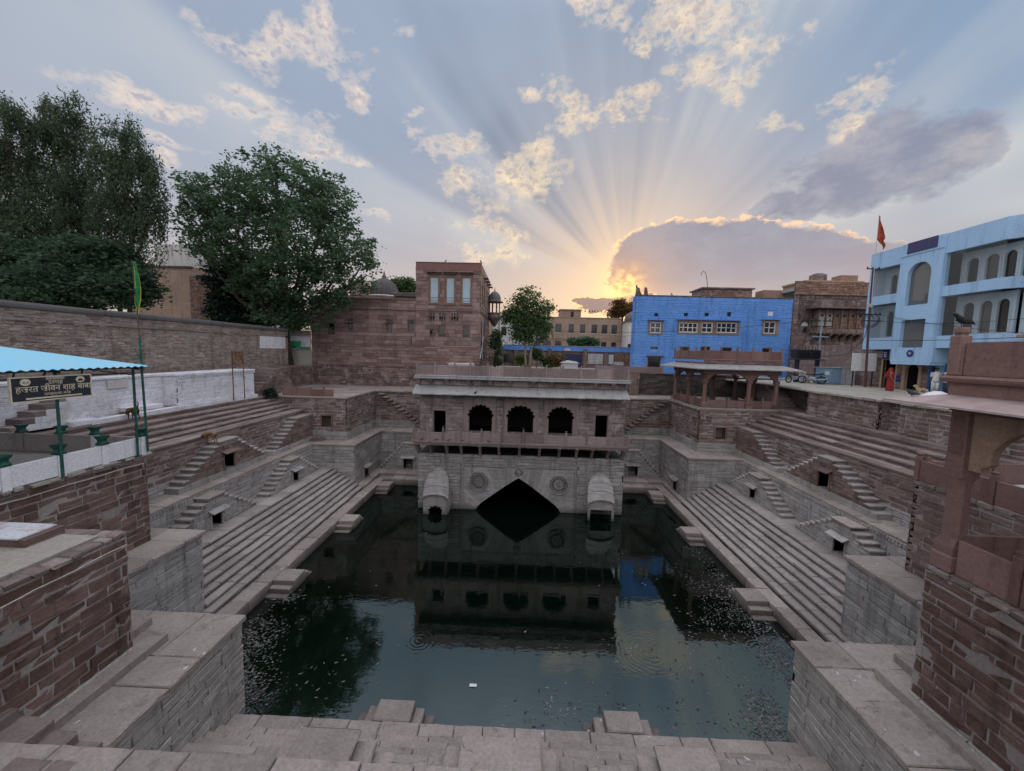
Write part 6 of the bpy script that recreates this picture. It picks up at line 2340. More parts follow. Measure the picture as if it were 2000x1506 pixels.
# far brown block
bb = thing('building', 'long brown unfinished building with dark empty windows and birds on a wire before it', 'building', (8, 75, 8.3))
wins = [(4.04, 5.19), (5.92, 7.24), (8.51, 9.59), (10.70, 11.79), (12.89, 14.06), (14.84, 16.01), (16.71, 17.88), (1.8, 3.0)]
low_ = [(3.67, 5.28), (5.96, 7.25), (8.55, 9.53), (14.83, 15.97), (16.78, 17.85)]
hl = [(a + 8, b_ + 8, 14.08, 15.82) for a, b_ in wins] + [(a + 8, b_ + 8, 11.4, 12.55) for a, b_ in low_]
bed(bb, (-8, 75.0), (0, -1), 26.6, 8.3, 17.0, BROWN, hl, thick=.35, name='wall')
for a, b_ in wins:
    o = window(bb, a, b_, 14.08, 15.82, 75.02, GLASSD, BROWN, nx=1, nz=1, fw=.06, depth=.3)
    MB().box(a - .05, b_ + .05, 74.9, 75.02, 13.98, 14.07).build('sill', CREAM, o)
for a, b_ in low_:
    window(bb, a, b_, 11.4, 12.55, 75.02, GLASSD, BROWN, nx=1, nz=1, fw=.06, depth=.3)
MB().box(6.95, 10.95, 76, 80, 16.9, 18.55).build('stair_head', BROWN, bb)
MB().box(6.75, 11.15, 75.8, 80.2, 18.55, 18.7).build('roof', BROWN, bb)
MB().box(9.0, 9.5, 75.9, 76.0, 17.3, 18.2).build('door', DARK, bb)
MB().box(-8, 18.6, 75.35, 85, 16.2, 16.5).build('roof', CEMENT, bb)
MB().box(-8, 18.6, 74.88, 75.0, 13.0, 13.12).build('string_course', BROWN, bb)
MB().box(-8.05, 18.65, 74.9, 75.4, 17.0, 17.12).jitter(.02).build('coping', BROWN, bb)
t = thing('temple', 'small white temple with a dark dome beside the blue house', 'temple', (20, 74, 8.3))
MB().box(18.8, 22.5, 72, 76, 8.3, 16.2).build('wall', CREAM, t)
MB().box(18.6, 22.7, 71.8, 76.2, 16.2, 16.45).build('cornice', MATS['weathered_dome'], t)
MB().lathe([(1.7, 0), (1.75, .4), (1.5, 1.1), (1.0, 1.6), (.4, 1.9), (.1, 2.1), (.02, 2.6)], (20.6, 74, 16.45), 16).build('dome', MATS['weathered_dome'], t, smooth=True)
for x in (19.2, 21.0):
    MB().box(x, x + .9, 71.93, 72.0, 10.6, 12.2).build('window', GLASSD, t)
t = thing('house', 'pale weathered house behind the garden tree', 'house', (-1, 62, 8.3))
MB().box(-5.0, 2.6, 62, 66, 8.3, 15.4).build('wall', CREAM, t)
MB().box(-5.1, 2.7, 61.8, 66, 15.4, 15.65).build('cornice', CREAM, t)
for x, z in ((-3.6, 12.8), (-1.6, 12.8), (.6, 12.8), (1.9, 11.0)):
    MB().box(x, x + .8, 61.93, 62.0, z, z + 1.3).build('window', GLASSD, t)
MB().box(-5.2, -3.6, 58, 61.5, 8.3, 11.9).build('blue_annex', LBLUE, t)

# ================================================================== blue house
bh = thing('house', 'bright blue limewashed stone house with white casement windows', 'house', (19, 41, 8.2))
BX0, BX1 = 11.25, 26.9
w1 = [(12.80, 13.92, 12.45, 13.56), (15.72, 17.60, 12.60, 13.60), (17.98, 19.10, 12.62, 13.64), (19.50, 21.50, 12.65, 13.68), (24.18, 25.36, 12.68, 13.88)]
w2 = [(12.87, 13.80, 10.73, 11.17), (12.75, 14.10, 8.9, 10.05), (15.92, 16.94, 10.2, 11.19), (18.02, 18.99, 10.2, 11.25), (20.19, 21.21, 10.2, 11.22), (24.19, 25.21, 10.2, 11.24)]
v1 = [(13.18, 13.57, 14.14, 14.46), (16.15, 16.55, 14.2, 14.56), (18.22, 18.62, 14.26, 14.62), (20.45, 20.85, 14.3, 14.72), (24.5, 25.0, 14.45, 14.85)]
masonry(bh, (BX0, 40.0), (0, -1), BX1 - BX0, 8.2, 16.15, BLUE, (.22, .30), (.4, .9), holes=H_(w1 + w2 + v1, BX0), mortar=BLUE, joint=.02, proud=.028, rough=.012)
masonry(bh, (BX0, 41.0), (-1, 0), 1.0, 8.2, 16.15, BLUE, (.22, .30), (.4, .9), mortar=BLUE, joint=.02, proud=.028)
for i, (a, b_, c, d) in enumerate(w1):
    n_ = {1: 4, 3: 4}.get(i, 2)
    window(bh, a, b_, c, d, 39.98, GLASSD, WHITEP, nx=n_, nz=2, fw=.09, muntin=.07, depth=.2)
for x0, x1, z0, z1 in ((12.62, 14.12, 12.3, 13.72), (15.55, 21.75, 12.45, 13.84), (24.0, 25.6, 12.5, 14.02)):
    mb = MB()
    ins = [w_ for w_ in w1 if w_[0] >= x0 and w_[1] <= x1]
    hs = [(a - x0, b_ - x0, c, d) for a, b_, c, d in ins]
    us = sorted({0.0, x1 - x0} | {h_[i] for h_ in hs for i in (0, 1)})
    zs = sorted({z0, z1} | {h_[i] for h_ in hs for i in (2, 3)})
    for a, b_ in zip(us, us[1:]):
        for c, d in zip(zs, zs[1:]):
            if not any(h_[0] < (a + b_) / 2 < h_[1] and h_[2] < (c + d) / 2 < h_[3] for h_ in hs):
                mb.box(x0 + a, x0 + b_, 39.93, 39.965, c, d)
    mb.build('window_surround', BRK, bh)
    chajja(bh, x0 - .1, x1 + .1, z1 + .02, 40.0, .35, BLUE)
for i, (a, b_, c, d) in enumerate(w2):
    window(bh, a, b_, c, d, 39.98, GLASSD, WOOD if i else BLUE, nx=1, nz=1, fw=.08, depth=.2)
MB().box(12.6, 14.35, 39.6, 40.0, 10.12, 10.2, .01).build('sun_shade', OLD, bh)
vb = MB()
for a, b_, c, d in v1:
    vb.box(a, b_, 40.08, 40.11, c, d)
vb.build('vent_hole', DARK, bh)
MB().box(24.5, 25.0, 40.0, 40.07, 14.45, 14.85).build('white_vent', WHITEP, bh)
MB().box(BX0 - .05, BX1 + .02, 39.92, 40.3, 16.15, 16.27, .02).build('coping', OLD, bh)
MB().box(BX0, BX1, 40.12, 41.0, 15.6, 15.9).build('roof', CEMENT, bh)
MB().box(14.4, BX1, 41.01, 49, 8.2, 15.85).build('rear_wing', BLUE, bh)
for x, w_ in ((11.25, .5), (12.1, .35)):
    MB().prism([(x, 39.98, 16.27), (x + w_, 39.98, 16.27), (x + w_ * .6, 39.98, 16.95), (x + .05, 39.98, 17.05)], (0, .35, 0)).build('roof_stub', OLD, bh)
for x in (15.25, 22.6):
    MB().tube([(x, 39.9, 11.0 if x < 20 else 10.9), (x, 39.9, 13.85 if x < 20 else 14.9)], .05, 6).build('drain_pipe', BLUE, bh)
masonry(bh, (18.8, 42.0), (0, -1), 5.1, 15.9, 17.35, BRICK, (.13, .17), (.3, .5), mortar=MORTD, joint=.02)
MB().box(18.6, 24.1, 41.8, 45, 17.35, 17.5, .02).build('room_roof', OLD, bh)
MB().box(18.82, 23.88, 42.14, 44.8, 15.9, 17.34).build('roof_room', BRICK, bh)
MB().box(25.1, 27.4, 42.0, 43.5, 15.9, 17.35, .02).build('roof_room', BRICK, bh)
pts = [(18.75, 40.6, 16.27), (18.45, 40.6, 18.2), (18.3, 40.6, 18.7), (18.1, 40.6, 18.85), (17.9, 40.6, 18.7), (17.88, 40.6, 18.45)]
MB().tube(pts, .03, 5).build('bent_pipe', METD, bh)

# ================================================================== old brown house with the carved bay
oh = thing('house', 'old brown stone house with a long carved bay window behind the transformer', 'house', (30.5, 40, 8.2))
AC = 31.6
hole = [(27.75 - 26.95, 28.6 - 26.95, 12.75, 14.0), (30.2 - 26.95, 33.0 - 26.95, 8.2, 11.3)]
masonry(oh, (26.95, 40.0), (0, -1), 8.0, 8.2, 11.3, OLD, (.2, .28), (.4, .9), holes=hole, mortar=MORTD)
masonry(oh, (26.95, 40.0), (0, -1), 8.0, 11.3, 16.6, OLD, (.2, .28), (.4, .9), holes=hole, mortar=MORTD)
masonry(oh, (26.95, 39.95), (0, -1), 8.0, 16.7, 17.95, BRICK, (.14, .18), (.3, .55), mortar=MORTD, joint=.025)
MB().box(26.9, 35.0, 39.75, 40.1, 16.6, 16.69, .01).build('string_course', OLD, oh)
MB().box(26.95, 35, 40.1, 47, 17.0, 17.3).build('roof', CEMENT, oh)
window(oh, 27.8, 28.55, 12.8, 13.95, 40.0, GLASSD, OLD, nx=1, nz=2)
ring = [(28.17 + .33 * math.cos(a), 39.95, 13.5 + .4 * math.sin(a)) for a in [PI * q / 8 for q in range(9)]]
MB().prism(ring, (0, .06, 0)).build('window_arch', CREAM, oh)
chajja(oh, 27.5, 28.9, 14.15, 40.0, .35, OLD)
MB().box(27.7, 28.7, 39.8, 40.0, 14.25, 14.9, .02).build('balcony_block', OLD, oh)
MB().plate([(30.2, 39.9, 8.2), (30.2, 39.9, 11.3), (33.0, 39.9, 11.3), (33.0, 39.9, 8.2)], [cusped(AC, 2.1, 9.9, 10.85, 8.21, 9, 39.9)], (0, .3, 0)).build('arch_panel', OLD, oh)
MB().box(30.2, 33.0, 41.5, 41.6, 8.2, 11.3).build('dark_opening', DARK, oh)
# carved bay
by = MB().box(28.75, 33.4, 39.2, 40.0, 12.75, 13.25, .02)
by.box(28.85, 33.3, 39.28, 40.0, 13.25, 15.1)
bay = by.build('bay_window', OLD, oh)
MB().box(28.1, 34.0, 38.65, 40.0, 15.18, 15.28, .02).build('sun_shade', OLD, bay)
MB().box(28.5, 34.2, 39.3, 40.0, 15.28, 16.0, .02).build('bay_parapet', OLD, bay)
for i in range(6):
    x = 28.95 + i * .74
    MB().box(x - .05, x + .03, 39.16, 39.28, 13.25, 15.1, .01).build('bay_pilaster', BRK, bay)
    ring = [(x + .08, 39.26, 13.35), (x + .60, 39.26, 13.35), (x + .60, 39.26, 14.5)] + [(x + .34 + .26 * math.cos(a), 39.26, 14.5 + .22 * math.sin(a)) for a in [PI * q / 8 for q in range(1, 8)]] + [(x + .08, 39.26, 14.5)]
    MB().prism(ring, (0, .03, 0)).build('shutter', RUSTP if i > 1 else CEMENT, bay)
    MB().box(x + .2, x + .48, 39.24, 39.26, 14.42, 14.66).build('vent_hole', DARK, bay)
    MB().box(x + .06, x + .62, 39.14, 39.2, 12.85, 13.15, .03).build('carved_panel', BRK, bay)
for i in range(7):
    bracket(28.9 + i * .73, 40.0, 12.74, .75, .7, .2, OLD, oh)
MB().box(28.7, 33.4, 39.3, 40.0, 12.74, 12.8).build('bay_floor', OLD, oh)
t = thing('sign_board', 'grey-green sign board with white letters over the cusped doorway of the old brown house', 'sign', (31.2, 38, 10.4))
MB().box(29.35, 31.6, 37.95, 38.0, 10.15, 10.5).build('board', plain('sign_green', (.16, .21, .19), .6), t)
MB().box(29.35, 31.6, 37.95, 38.0, 9.95, 10.13).build('board', SIGNK, t)
TEXTS_LATE = [('JHALRA', 30.45, 37.95, 10.04, .17, t)]

# far roofs to the right
t = thing('house', 'tan brick house top showing above the old brown house', 'house', (38, 48, 17))
MB().box(33.5, 40, 48, 52, 10, 19.4).build('walls', BROWN, t)
MB().box(33.3, 40.2, 47.8, 52, 19.4, 19.6).build('cornice', TAN, t)
MB().lathe([(.9, 0), (.9, .9), (.5, 1.1), (.2, 1.15)], (36, 49.5, 19.6), 14).build('water_tank', OLD, t)
MB().box(38, 40, 48.5, 50, 19.6, 20.4, .02).build('roof_room', BRICK, t)

# ================================================================== pale blue building
lb = thing('building', 'pale blue modern building with glazed balconies, arches and a round blue sign', 'building', (27, 26, 8.2))
XF = 26.0


def wy(y0, y1, z0, z1, x0, x1, mat, name, parent=lb, c=.0):
    return MB().box(x0, x1, y0, y1, z0, z1, c).build(name, mat, parent)


def arch_pts(y0, y1, z0, z1, x, rise):
    m_ = (y0 + y1) / 2
    h_ = (y1 - y0) / 2
    return [(x, y0, z0), (x, y1, z0)] + [(x, m_ + h_ * math.cos(a), z1 - rise + rise * math.sin(a)) for a in [PI * q / 14 for q in range(15)]]


wy(22.3, 25.45, 16.95, 18.15, XF, XF + .3, LBLUE, 'parapet')
wy(27.75, 30.35, 16.95, 18.15, XF, XF + .3, LBLUE, 'parapet')
wy(22.3, 25.3, 14.30, 14.92, XF, XF + .3, LBLUE, 'balcony_band')
wy(28.0, 30.35, 14.32, 14.95, XF, XF + .3, LBLUE, 'balcony_band')
wy(22.3, 25.3, 11.10, 11.86, XF, XF + .3, LBLUE, 'balcony_band')
wy(28.0, 30.35, 11.05, 11.87, XF, XF + .3, LBLUE, 'balcony_band')
for z in (14.55, 11.4, 17.3):
    wy(22.3, 30.3, z, z + .2, XF + .31, XF + 6, LBLUE2, 'floor_slab')
# central bay with a tall arch and a square window
outer = [(XF - .12, 25.3, 10.18), (XF - .12, 28.0, 10.18), (XF - .12, 28.0, 17.36), (XF - .12, 25.3, 17.36)]
MB().plate(outer, [arch_pts(25.91, 27.42, 13.96, 16.74, XF - .12, .76), [(XF - .12, 25.92, 11.14), (XF - .12, 27.5, 11.14), (XF - .12, 27.5, 13.0), (XF - .12, 25.92, 13.0)]],
           (.42, 0, 0)).build('central_bay', LBLUE, lb)
wy(25.3, 28.0, 17.361, 18.15, XF - .1, XF + .3, LBLUE, 'parapet')
wy(25.25, 28.05, 17.32, 17.40, XF - .17, XF - .121, LBLUE, 'cornice')
wy(25.72, 27.62, 17.46, 18.17, XF - .15, XF - .101, NAVY, 'navy_panel')
wy(25.25, 25.3, 10.18, 18.15, XF - .11, XF + 1.2, LBLUE, 'bay_side')
wy(28.0, 28.05, 10.18, 17.36, XF - .11, XF + 1.2, LBLUE, 'bay_side')
wy(25.31, 27.99, 10.0, 10.179, XF - .11, XF + 1.2, LBLUE, 'bay_soffit')
MB().prism(arch_pts(25.9, 27.43, 13.95, 16.75, XF + .12, .77), (.03, 0, 0)).build('arch_glass', GLASSG, lb)
wy(25.9, 27.52, 11.12, 13.02, XF + .12, XF + .15, GLASSG, 'window_glass')
wy(25.3, 28.0, 10.2, 17.4, XF + .6, XF + .7, LBLUE2, 'bay_back')
# loggia back walls with arched windows, and the glass in front
for y0, y1, z0, z1, ars in ((22.3, 25.25, 14.95, 16.94, [(22.5, 23.05), (23.3, 23.95), (24.3, 24.9)]), (22.3, 25.25, 11.88, 14.28, [(22.55, 23.1), (23.35, 23.95), (24.25, 24.85)]),
                            (28.05, 30.3, 14.97, 16.94, [(28.5, 29.0), (29.3, 29.8)]), (28.05, 30.3, 11.9, 14.3, [(28.45, 28.95), (29.3, 29.8)])):
    xb = XF + 1.0
    holes_ = [arch_pts(a, b_, z0 + .12, z1 - .42, xb, .28) for a, b_ in ars]
    MB().plate([(xb, y0, z0), (xb, y1, z0), (xb, y1, z1), (xb, y0, z1)], holes_, (.15, 0, 0)).build('loggia_wall', LBLUE2, lb)
    for a, b_ in ars:
        MB().prism(arch_pts(a - .02, b_ + .02, z0 + .1, z1 - .40, xb + .1, .29), (.03, 0, 0)).build('arched_window', GLASSD, lb)
        MB().plate(arch_pts(a - .09, b_ + .09, z0 + .12, z1 - .34, xb - .03, .33), [arch_pts(a, b_, z0 + .121, z1 - .42, xb - .03, .28)], (.029, 0, 0)).build('window_arch', LBLUE2, lb)
    zg = z1 if True else z0 + 1.05
    MB().box(XF + .10, XF + .115, y0 + .01, y1 - .01, z0 + .0, z1 - .002).build('balcony_glass', GLASSB, lb)
    wy(y1 - .0, y1 + .04, z0, z1, XF + .3, XF + 1.0, LBLUE2, 'loggia_side')
# chamfered right end
MB().prism([(XF, 22.3, 16.95), (XF + .9, 21.3, 16.95), (XF + 1.2, 21.3, 16.95), (XF + .3, 22.3, 16.95)], (0, 0, 1.2)).build('parapet', LBLUE, lb)
MB().prism([(XF, 22.3, 14.30), (XF + .9, 21.3, 14.30), (XF + 1.2, 21.3, 14.30), (XF + .3, 22.3, 14.30)], (0, 0, .62)).build('balcony_band', LBLUE, lb)
MB().prism([(XF, 22.3, 11.10), (XF + .9, 21.3, 11.10), (XF + 1.2, 21.3, 11.10), (XF + .3, 22.3, 11.10)], (0, 0, .76)).build('balcony_band', LBLUE, lb)
MB().prism([(XF + .9, 21.3, 11.1), (XF + 6, 21.3, 11.1), (XF + 6, 22.2, 11.1), (XF + 1.2, 22.2, 11.1)], (0, 0, 7.0)).build('end_wall', LBLUE2, lb)
wy(22.3, 30.5, 8.2, 18.1, XF + 6, XF + 6.2, LBLUE2, 'back_wall')
wy(30.35, 30.5, 11.05, 18.15, XF, XF + 6, LBLUE, 'side_wall')
# ground floor
xg = XF + .9
holes_ = [(30.5 - 29.6, 30.5 - 28.6, 8.2, 10.3), (30.5 - 27.9, 30.5 - 26.9, 8.2, 10.2), (30.5 - 26.2, 30.5 - 24.3, 8.2, 10.1), (30.5 - 23.6, 30.5 - 22.9, 8.2, 10.4)]
masonry(lb, (xg, 30.5), (-1, 0), 9.2, 8.2, 11.1, OLD, (.16, .22), (.4, .8), holes=holes_, mortar=MORTD)
wy(21.5, 30.4, 8.2, 11.1, xg + 1.6, xg + 1.7, DARK, 'dark_shop')
wy(21.4, 30.45, 10.9, 11.0, xg + .13, xg + 1.7, DARK, 'shop_ceiling')
wy(30.3, 30.4, 8.2, 10.9, xg + .13, xg + 1.6, DARK, 'shop_side')
wy(21.4, 21.5, 8.2, 10.9, xg + .13, xg + 1.6, DARK, 'shop_side')
for y0, y1, zt in ((28.6, 29.6, 10.3), (22.9, 23.6, 10.4)):
    mb = MB().box(xg - .05, xg + .2, y0 - .14, y0, 8.2, zt)
    mb.box(xg - .05, xg + .2, y1, y1 + .14, 8.2, zt)
    mb.box(xg - .05, xg + .2, y0 - .14, y1 + .14, zt, zt + .2)
    mb.build('door_frame', TAN, lb)
MB().plate([(xg - .05, 26.75, 8.2), (xg - .05, 28.05, 8.2), (xg - .05, 28.05, 10.4), (xg - .05, 26.75, 10.4)], [arch_pts(26.95, 27.85, 8.21, 10.1, xg - .05, .55)], (.2, 0, 0)).build('arched_door', TAN, lb)
mb = MB().box(xg - .1, xg + .1, 26.1, 26.25, 8.2, 10.1)
mb.box(xg - .1, xg + .1, 25.2, 25.3, 8.2, 10.1)
mb.box(xg - .1, xg + .1, 24.2, 24.32, 8.2, 10.1)
mb.build('blue_door_frame', plain('deep_blue_paint', (.03, .12, .30), .5), lb)
wy(25.32, 26.08, 8.2, 10.0, xg + .12, xg + .16, LBLUE, 'blue_door')
wy(28.1, 30.3, 10.45, 10.95, xg - .25, xg - .02, CEMENT, 'shop_canopy')
MB().box(26.95, 27.2, 30.5, 40.0, 8.2, 11.5).build('side_passage_wall', OLD, lb)
# round sign
rs_ = thing('round_sign', 'round dark blue sign with white lines on the pale blue building', 'sign', (25.85, 26.65, 10.75))
ring = [(25.86, 26.65 + .23 * math.cos(a), 10.75 + .23 * math.sin(a)) for a in [2 * PI * q / 28 for q in range(28)]]
MB().prism(ring, (-.02, 0, 0)).build('disc', LOGO, rs_)
mb = MB()
for dz, w_ in ((.10, .07), (.05, .2), (.01, .24), (-.03, .18), (-.08, .1)):
    mb.box(25.836, 25.8395, 26.65 - w_ / 2, 26.65 + w_ / 2, 10.75 + dz - .010, 10.75 + dz + .012)
mb.build('sign_lines', WHITEP, rs_)

t = thing('house', 'tan carved stone house at the right edge beyond the pale blue building', 'house', (27, 19, 8.2))
masonry(t, (26.4, 21.25), (-1, 0), 7.0, 8.2, 18.4, TAN, (.22, .28), (.5, 1.0), mortar=MORTD, holes=[(.55, 1.3, 12.4, 14.3)])
for z in (11.6, 14.9, 17.7):
    MB().box(25.75, 26.4, 14.3, 21.1, z, z + .14, .02).build('cornice', TAN, t)
by = MB().box(25.95, 26.4, 18.6, 20.9, 11.75, 12.3, .03)
by.box(25.98, 26.4, 18.6, 20.9, 15.05, 15.6, .03)
bo = by.build('bay_window', TAN, t)
for y in (20.85, 20.0, 19.1):
    MB().box(25.98, 26.1, y - .09, y + .09, 12.3, 14.8, .01).build('bay_pilaster', TAN, bo)
    MB().box(25.98, 26.1, y - .09, y + .09, 15.6, 17.6, .01).build('bay_pilaster', TAN, bo)
MB().box(26.2, 26.25, 19.1, 20.8, 12.3, 14.6).build('pane', GLASSW, bo)
MB().box(26.4, 27, 14, 21.2, 18.4, 19.4).build('parapet', TAN, t)

# ================================================================== street furniture
t = thing('transformer', 'big dark electrical transformer raised on two posts in front of the old brown house', 'transformer', (23.7, 33, 8.2))
for x in (22.95, 24.6):
    MB().box(x - .12, x + .12, 32.9, 33.15, 8.2, 10.12, .01).build('post', METD, t)
MB().box(22.5, 25.0, 32.7, 33.4, 10.12, 10.2, .01).build('platform_beam', METD, t)
tk = MB().box(22.75, 24.6, 32.75, 33.35, 10.22, 11.0, .04).build('tank', METD, t)
fn = MB()
for k in range(14):
    fn.box(22.8 + k * .13, 22.84 + k * .13, 32.62, 32.76, 10.3, 10.93)
fn.build('cooling_fins', METD, tk)['kind'] = 'stuff'
for k in range(2):
    MB().box(22.52 + k * 1.15, 22.72 + k * 1.15, 32.70, 33.3, 10.25, 11.0, .02).build('side_box', METD, tk)
for k in range(6):
    x = 22.95 + k * .28
    MB().lathe([(.05, 0), (.035, .03), (.06, .07), (.03, .1), (.055, .14), (.025, .17), (.02, .3)], (x, 33.0, 11.0), 8).build('bushing', RUST if k % 2 else METD, tk)
MB().tube([(24.75, 33.1, 8.2), (24.7, 33.1, 13.6)], .07, 8).build('post', METG, t)
for z in (12.9, 13.35, 12.3):
    MB().box(23.9, 25.5, 33.05, 33.15, z, z + .08).build('cross_arm', METD, t)
for k in range(5):
    MB().lathe([(.03, 0), (.06, .04), (.03, .08), (.06, .12), (.02, .16)], (24.0 + k * .34, 33.1, 13.43), 6).build('insulator', METD, t)
MB().tube([(23.9, 33.1, 12.9), (23.5, 33.0, 12.4), (23.3, 33.0, 11.3)], .02, 5).build('lead_wire', CABLE, t)
MB().tube([(24.4, 33.1, 12.9), (24.2, 33.0, 12.2), (23.9, 33.0, 11.3)], .02, 5).build('lead_wire', CABLE, t)
MB().tube([(25.2, 33.1, 12.3), (24.9, 33.0, 11.9), (24.5, 33.0, 11.3)], .02, 5).build('lead_wire', CABLE, t)
MB().box(24.0, 25.2, 32.9, 33.0, 12.02, 12.14).build('street_lamp_arm', METG, t)

t = thing('electric_cabinet', 'blue grey electrical cabinet with two doors standing on the street wall', 'cabinet', (24.4, 31, 8.25))
MB().box(23.55, 25.05, 31.0, 31.7, 8.27, 9.55, .01).build('body', METB, t)
MB().box(23.45, 25.15, 30.92, 31.8, 9.551, 9.60, .01).build('lid', METG, t)
for a, b_ in ((23.6, 24.28), (24.32, 25.0)):
    o = MB().box(a, b_, 30.975, 31.0, 8.35, 9.48, .006).build('door', METB, t)
MB().box(23.75, 24.1, 30.965, 30.974, 9.0, 9.3).build('paper_notice', WHITEP, t)
t = thing('electric_cabinet', 'pale weathered sheet metal cabinet right of the blue grey one', 'cabinet', (25.6, 31.4, 8.25))
MB().box(25.1, 26.35, 31.3, 32.0, 8.27, 9.6, .01).build('body', SHEETP, t)
MB().box(25.05, 26.4, 31.25, 32.05, 9.601, 9.64).build('lid', METG, t)
MB().box(25.6, 25.62, 31.29, 31.3, 8.3, 9.58).build('door_seam', METD, t)
t = thing('hoarding', 'blank white hoarding board on posts behind the electric pole', 'board', (25.4, 29.5, 8.25))
MB().box(24.52, 26.3, 29.5, 29.56, 9.42, 10.74, .005).build('board', WHITEP, t)
for x in (24.7, 26.1):
    MB().box(x, x + .06, 29.561, 29.62, 8.25, 10.7).build('post', METD, t)
t = thing('sign_board', 'small blue shop sign with a white letter beside the blank hoarding', 'sign', (26.8, 29.6, 10.4))
MB().box(26.55, 26.6, 28.95, 29.35, 10.35, 10.95).build('board', LOGO, t)
TEXTS_LATE.append(('E', 26.55, 29.15, 10.65, .5, t))
t = thing('sign_board', 'two small blue plates on the shop wall behind the woman in red', 'sign', (26.8, 28.3, 8.9))
MB().box(26.82, 26.85, 28.2, 28.45, 8.75, 8.95).build('plate', LOGO, t)
MB().box(26.82, 26.85, 28.2, 28.45, 9.02, 9.22).build('plate', LOGO, t)

px, py = 25.30, 29.1
ep = thing('electric_pole', 'leaning maroon electric pole with cross arms, a meter box and loose cables', 'pole', (px, py, 8.25))
MB().tube([(px, py, 8.25), (px - .20, py, 12.6), (px - .32, py, 16.9)], [.085, .07, .055], 10).build('pole', POLE, ep)
for z, x0, x1 in ((16.75, -.75, .15), (13.5, -1.15, .55), (13.05, -.6, .7)):
    MB().box(px + x0, px + x1, py - .05, py + .03, z, z + .07).build('cross_arm', METD, ep)
for x, z in ((-.7, 16.82), (.1, 16.82), (-1.1, 13.57), (-.7, 13.57), (.2, 13.57), (.5, 13.57)):
    MB().lathe([(.025, 0), (.05, .03), (.03, .06), (.05, .1), (.015, .13)], (px + x, py, z), 6).build('insulator', METD, ep)
MB().box(px - .52, px - .2, py - .16, py - .06, 14.05, 14.3, .01).build('meter_box', CREAM, ep)
for k in range(5):
    a0 = .3 + k * .35
    pts = [(px - .2 + (.35 + .07 * k) * math.cos(q * .55 + a0) * (.7 + .06 * q), py - .05 + .02 * k, 13.1 + (.36 + .05 * k) * math.sin(q * .55 + a0)) for q in range(11)]
    MB().tube(pts, .014, 5).build('loose_cable', CABLE, ep)
MB().tube([(px - .2, py, 13), (px - .5, py, 11.6), (px - 1.3, py + .4, 10.6), (px - 2.0, py + 2, 10.4)], .02, 5).build('loose_cable', CABLE, ep)
fp = thing('flag_pole', 'thin pole with a torn saffron flag fixed to the leaning electric pole', 'flag pole', (px - .3, py - .05, 14))
MB().tube([(px - .24, py - .1, 14.0), (px - .34, py - .1, 17.5), (px - .36, py - .1, 20.55)], [.028, .024, .016], 6).build('pole', CREAM, fp)
gr = []
for i in range(10):
    t_ = i / 9
    z = 20.45 - 1.65 * t_
    L_ = (.08 + .72 * t_ ** 1.1) * (1.0 if i % 2 == 0 or i < 7 else .72)
    gr.append([(px - .36 + L_ * q / 6, py - .1 + .08 * math.sin(q * 1.4 + i * .6) * q / 6, z - (.05 + .62 * t_) * (q / 6) ** 1.3) for q in range(7)])
fo = MB().loft(gr, closed=False, cap=False).build('flag', SAFF, fp, smooth=True)
fo.modifiers.new('thickness', 'SOLIDIFY').thickness = .006


def catenary(a, b_, sag, n=18):
    return [tuple(Vector(a).lerp(Vector(b_), i / n) - Vector((0, 0, sag * 4 * (i / n) * (1 - i / n)))) for i in range(n + 1)]


for a, b_, sag, r, lab in (
        ((px - .7, py, 13.6), (-2, 38.0, 12.6), .9, .016, 'black overhead wire crossing in front of the blue house'),
        ((px + .5, py, 13.55), (25.6, 14.0, 11.3), .5, .014, 'upper black wire running from the electric pole towards the right edge'),
        ((px + .4, py, 13.1), (24.0, 13.0, 13.2), .7, .014, 'middle black wire running from the electric pole towards the right edge'),
        ((px - .2, py, 11.7), (25.4, 14.0, 11.9), .25, .018, 'thick lower black wire running from the electric pole to the right'),
        ((25.5, 31, 13.4), (27, 39.8, 13.0), .3, .014, 'short wire between the electric pole and the old brown house'),
        ((-4.1, 50, 15.9), (13.5, 50, 15.45), .12, .012, 'thin wire with a row of birds before the far brown building'),
        ((-3.9, 45, 12.0), (11.3, 41, 12.2), .5, .012, 'thin wire sagging between the red house and the blue house'),
        ((-20, 35.9, 13.95), (-4.1, 35.85, 13.75), .06, .012, 'black cable running along the front of the tall red house')):
    tag(MB().tube(catenary(a, b_, sag), r, 5).build('overhead_wire', CABLE), lab, 'wire')

# ================================================================== trees and plants


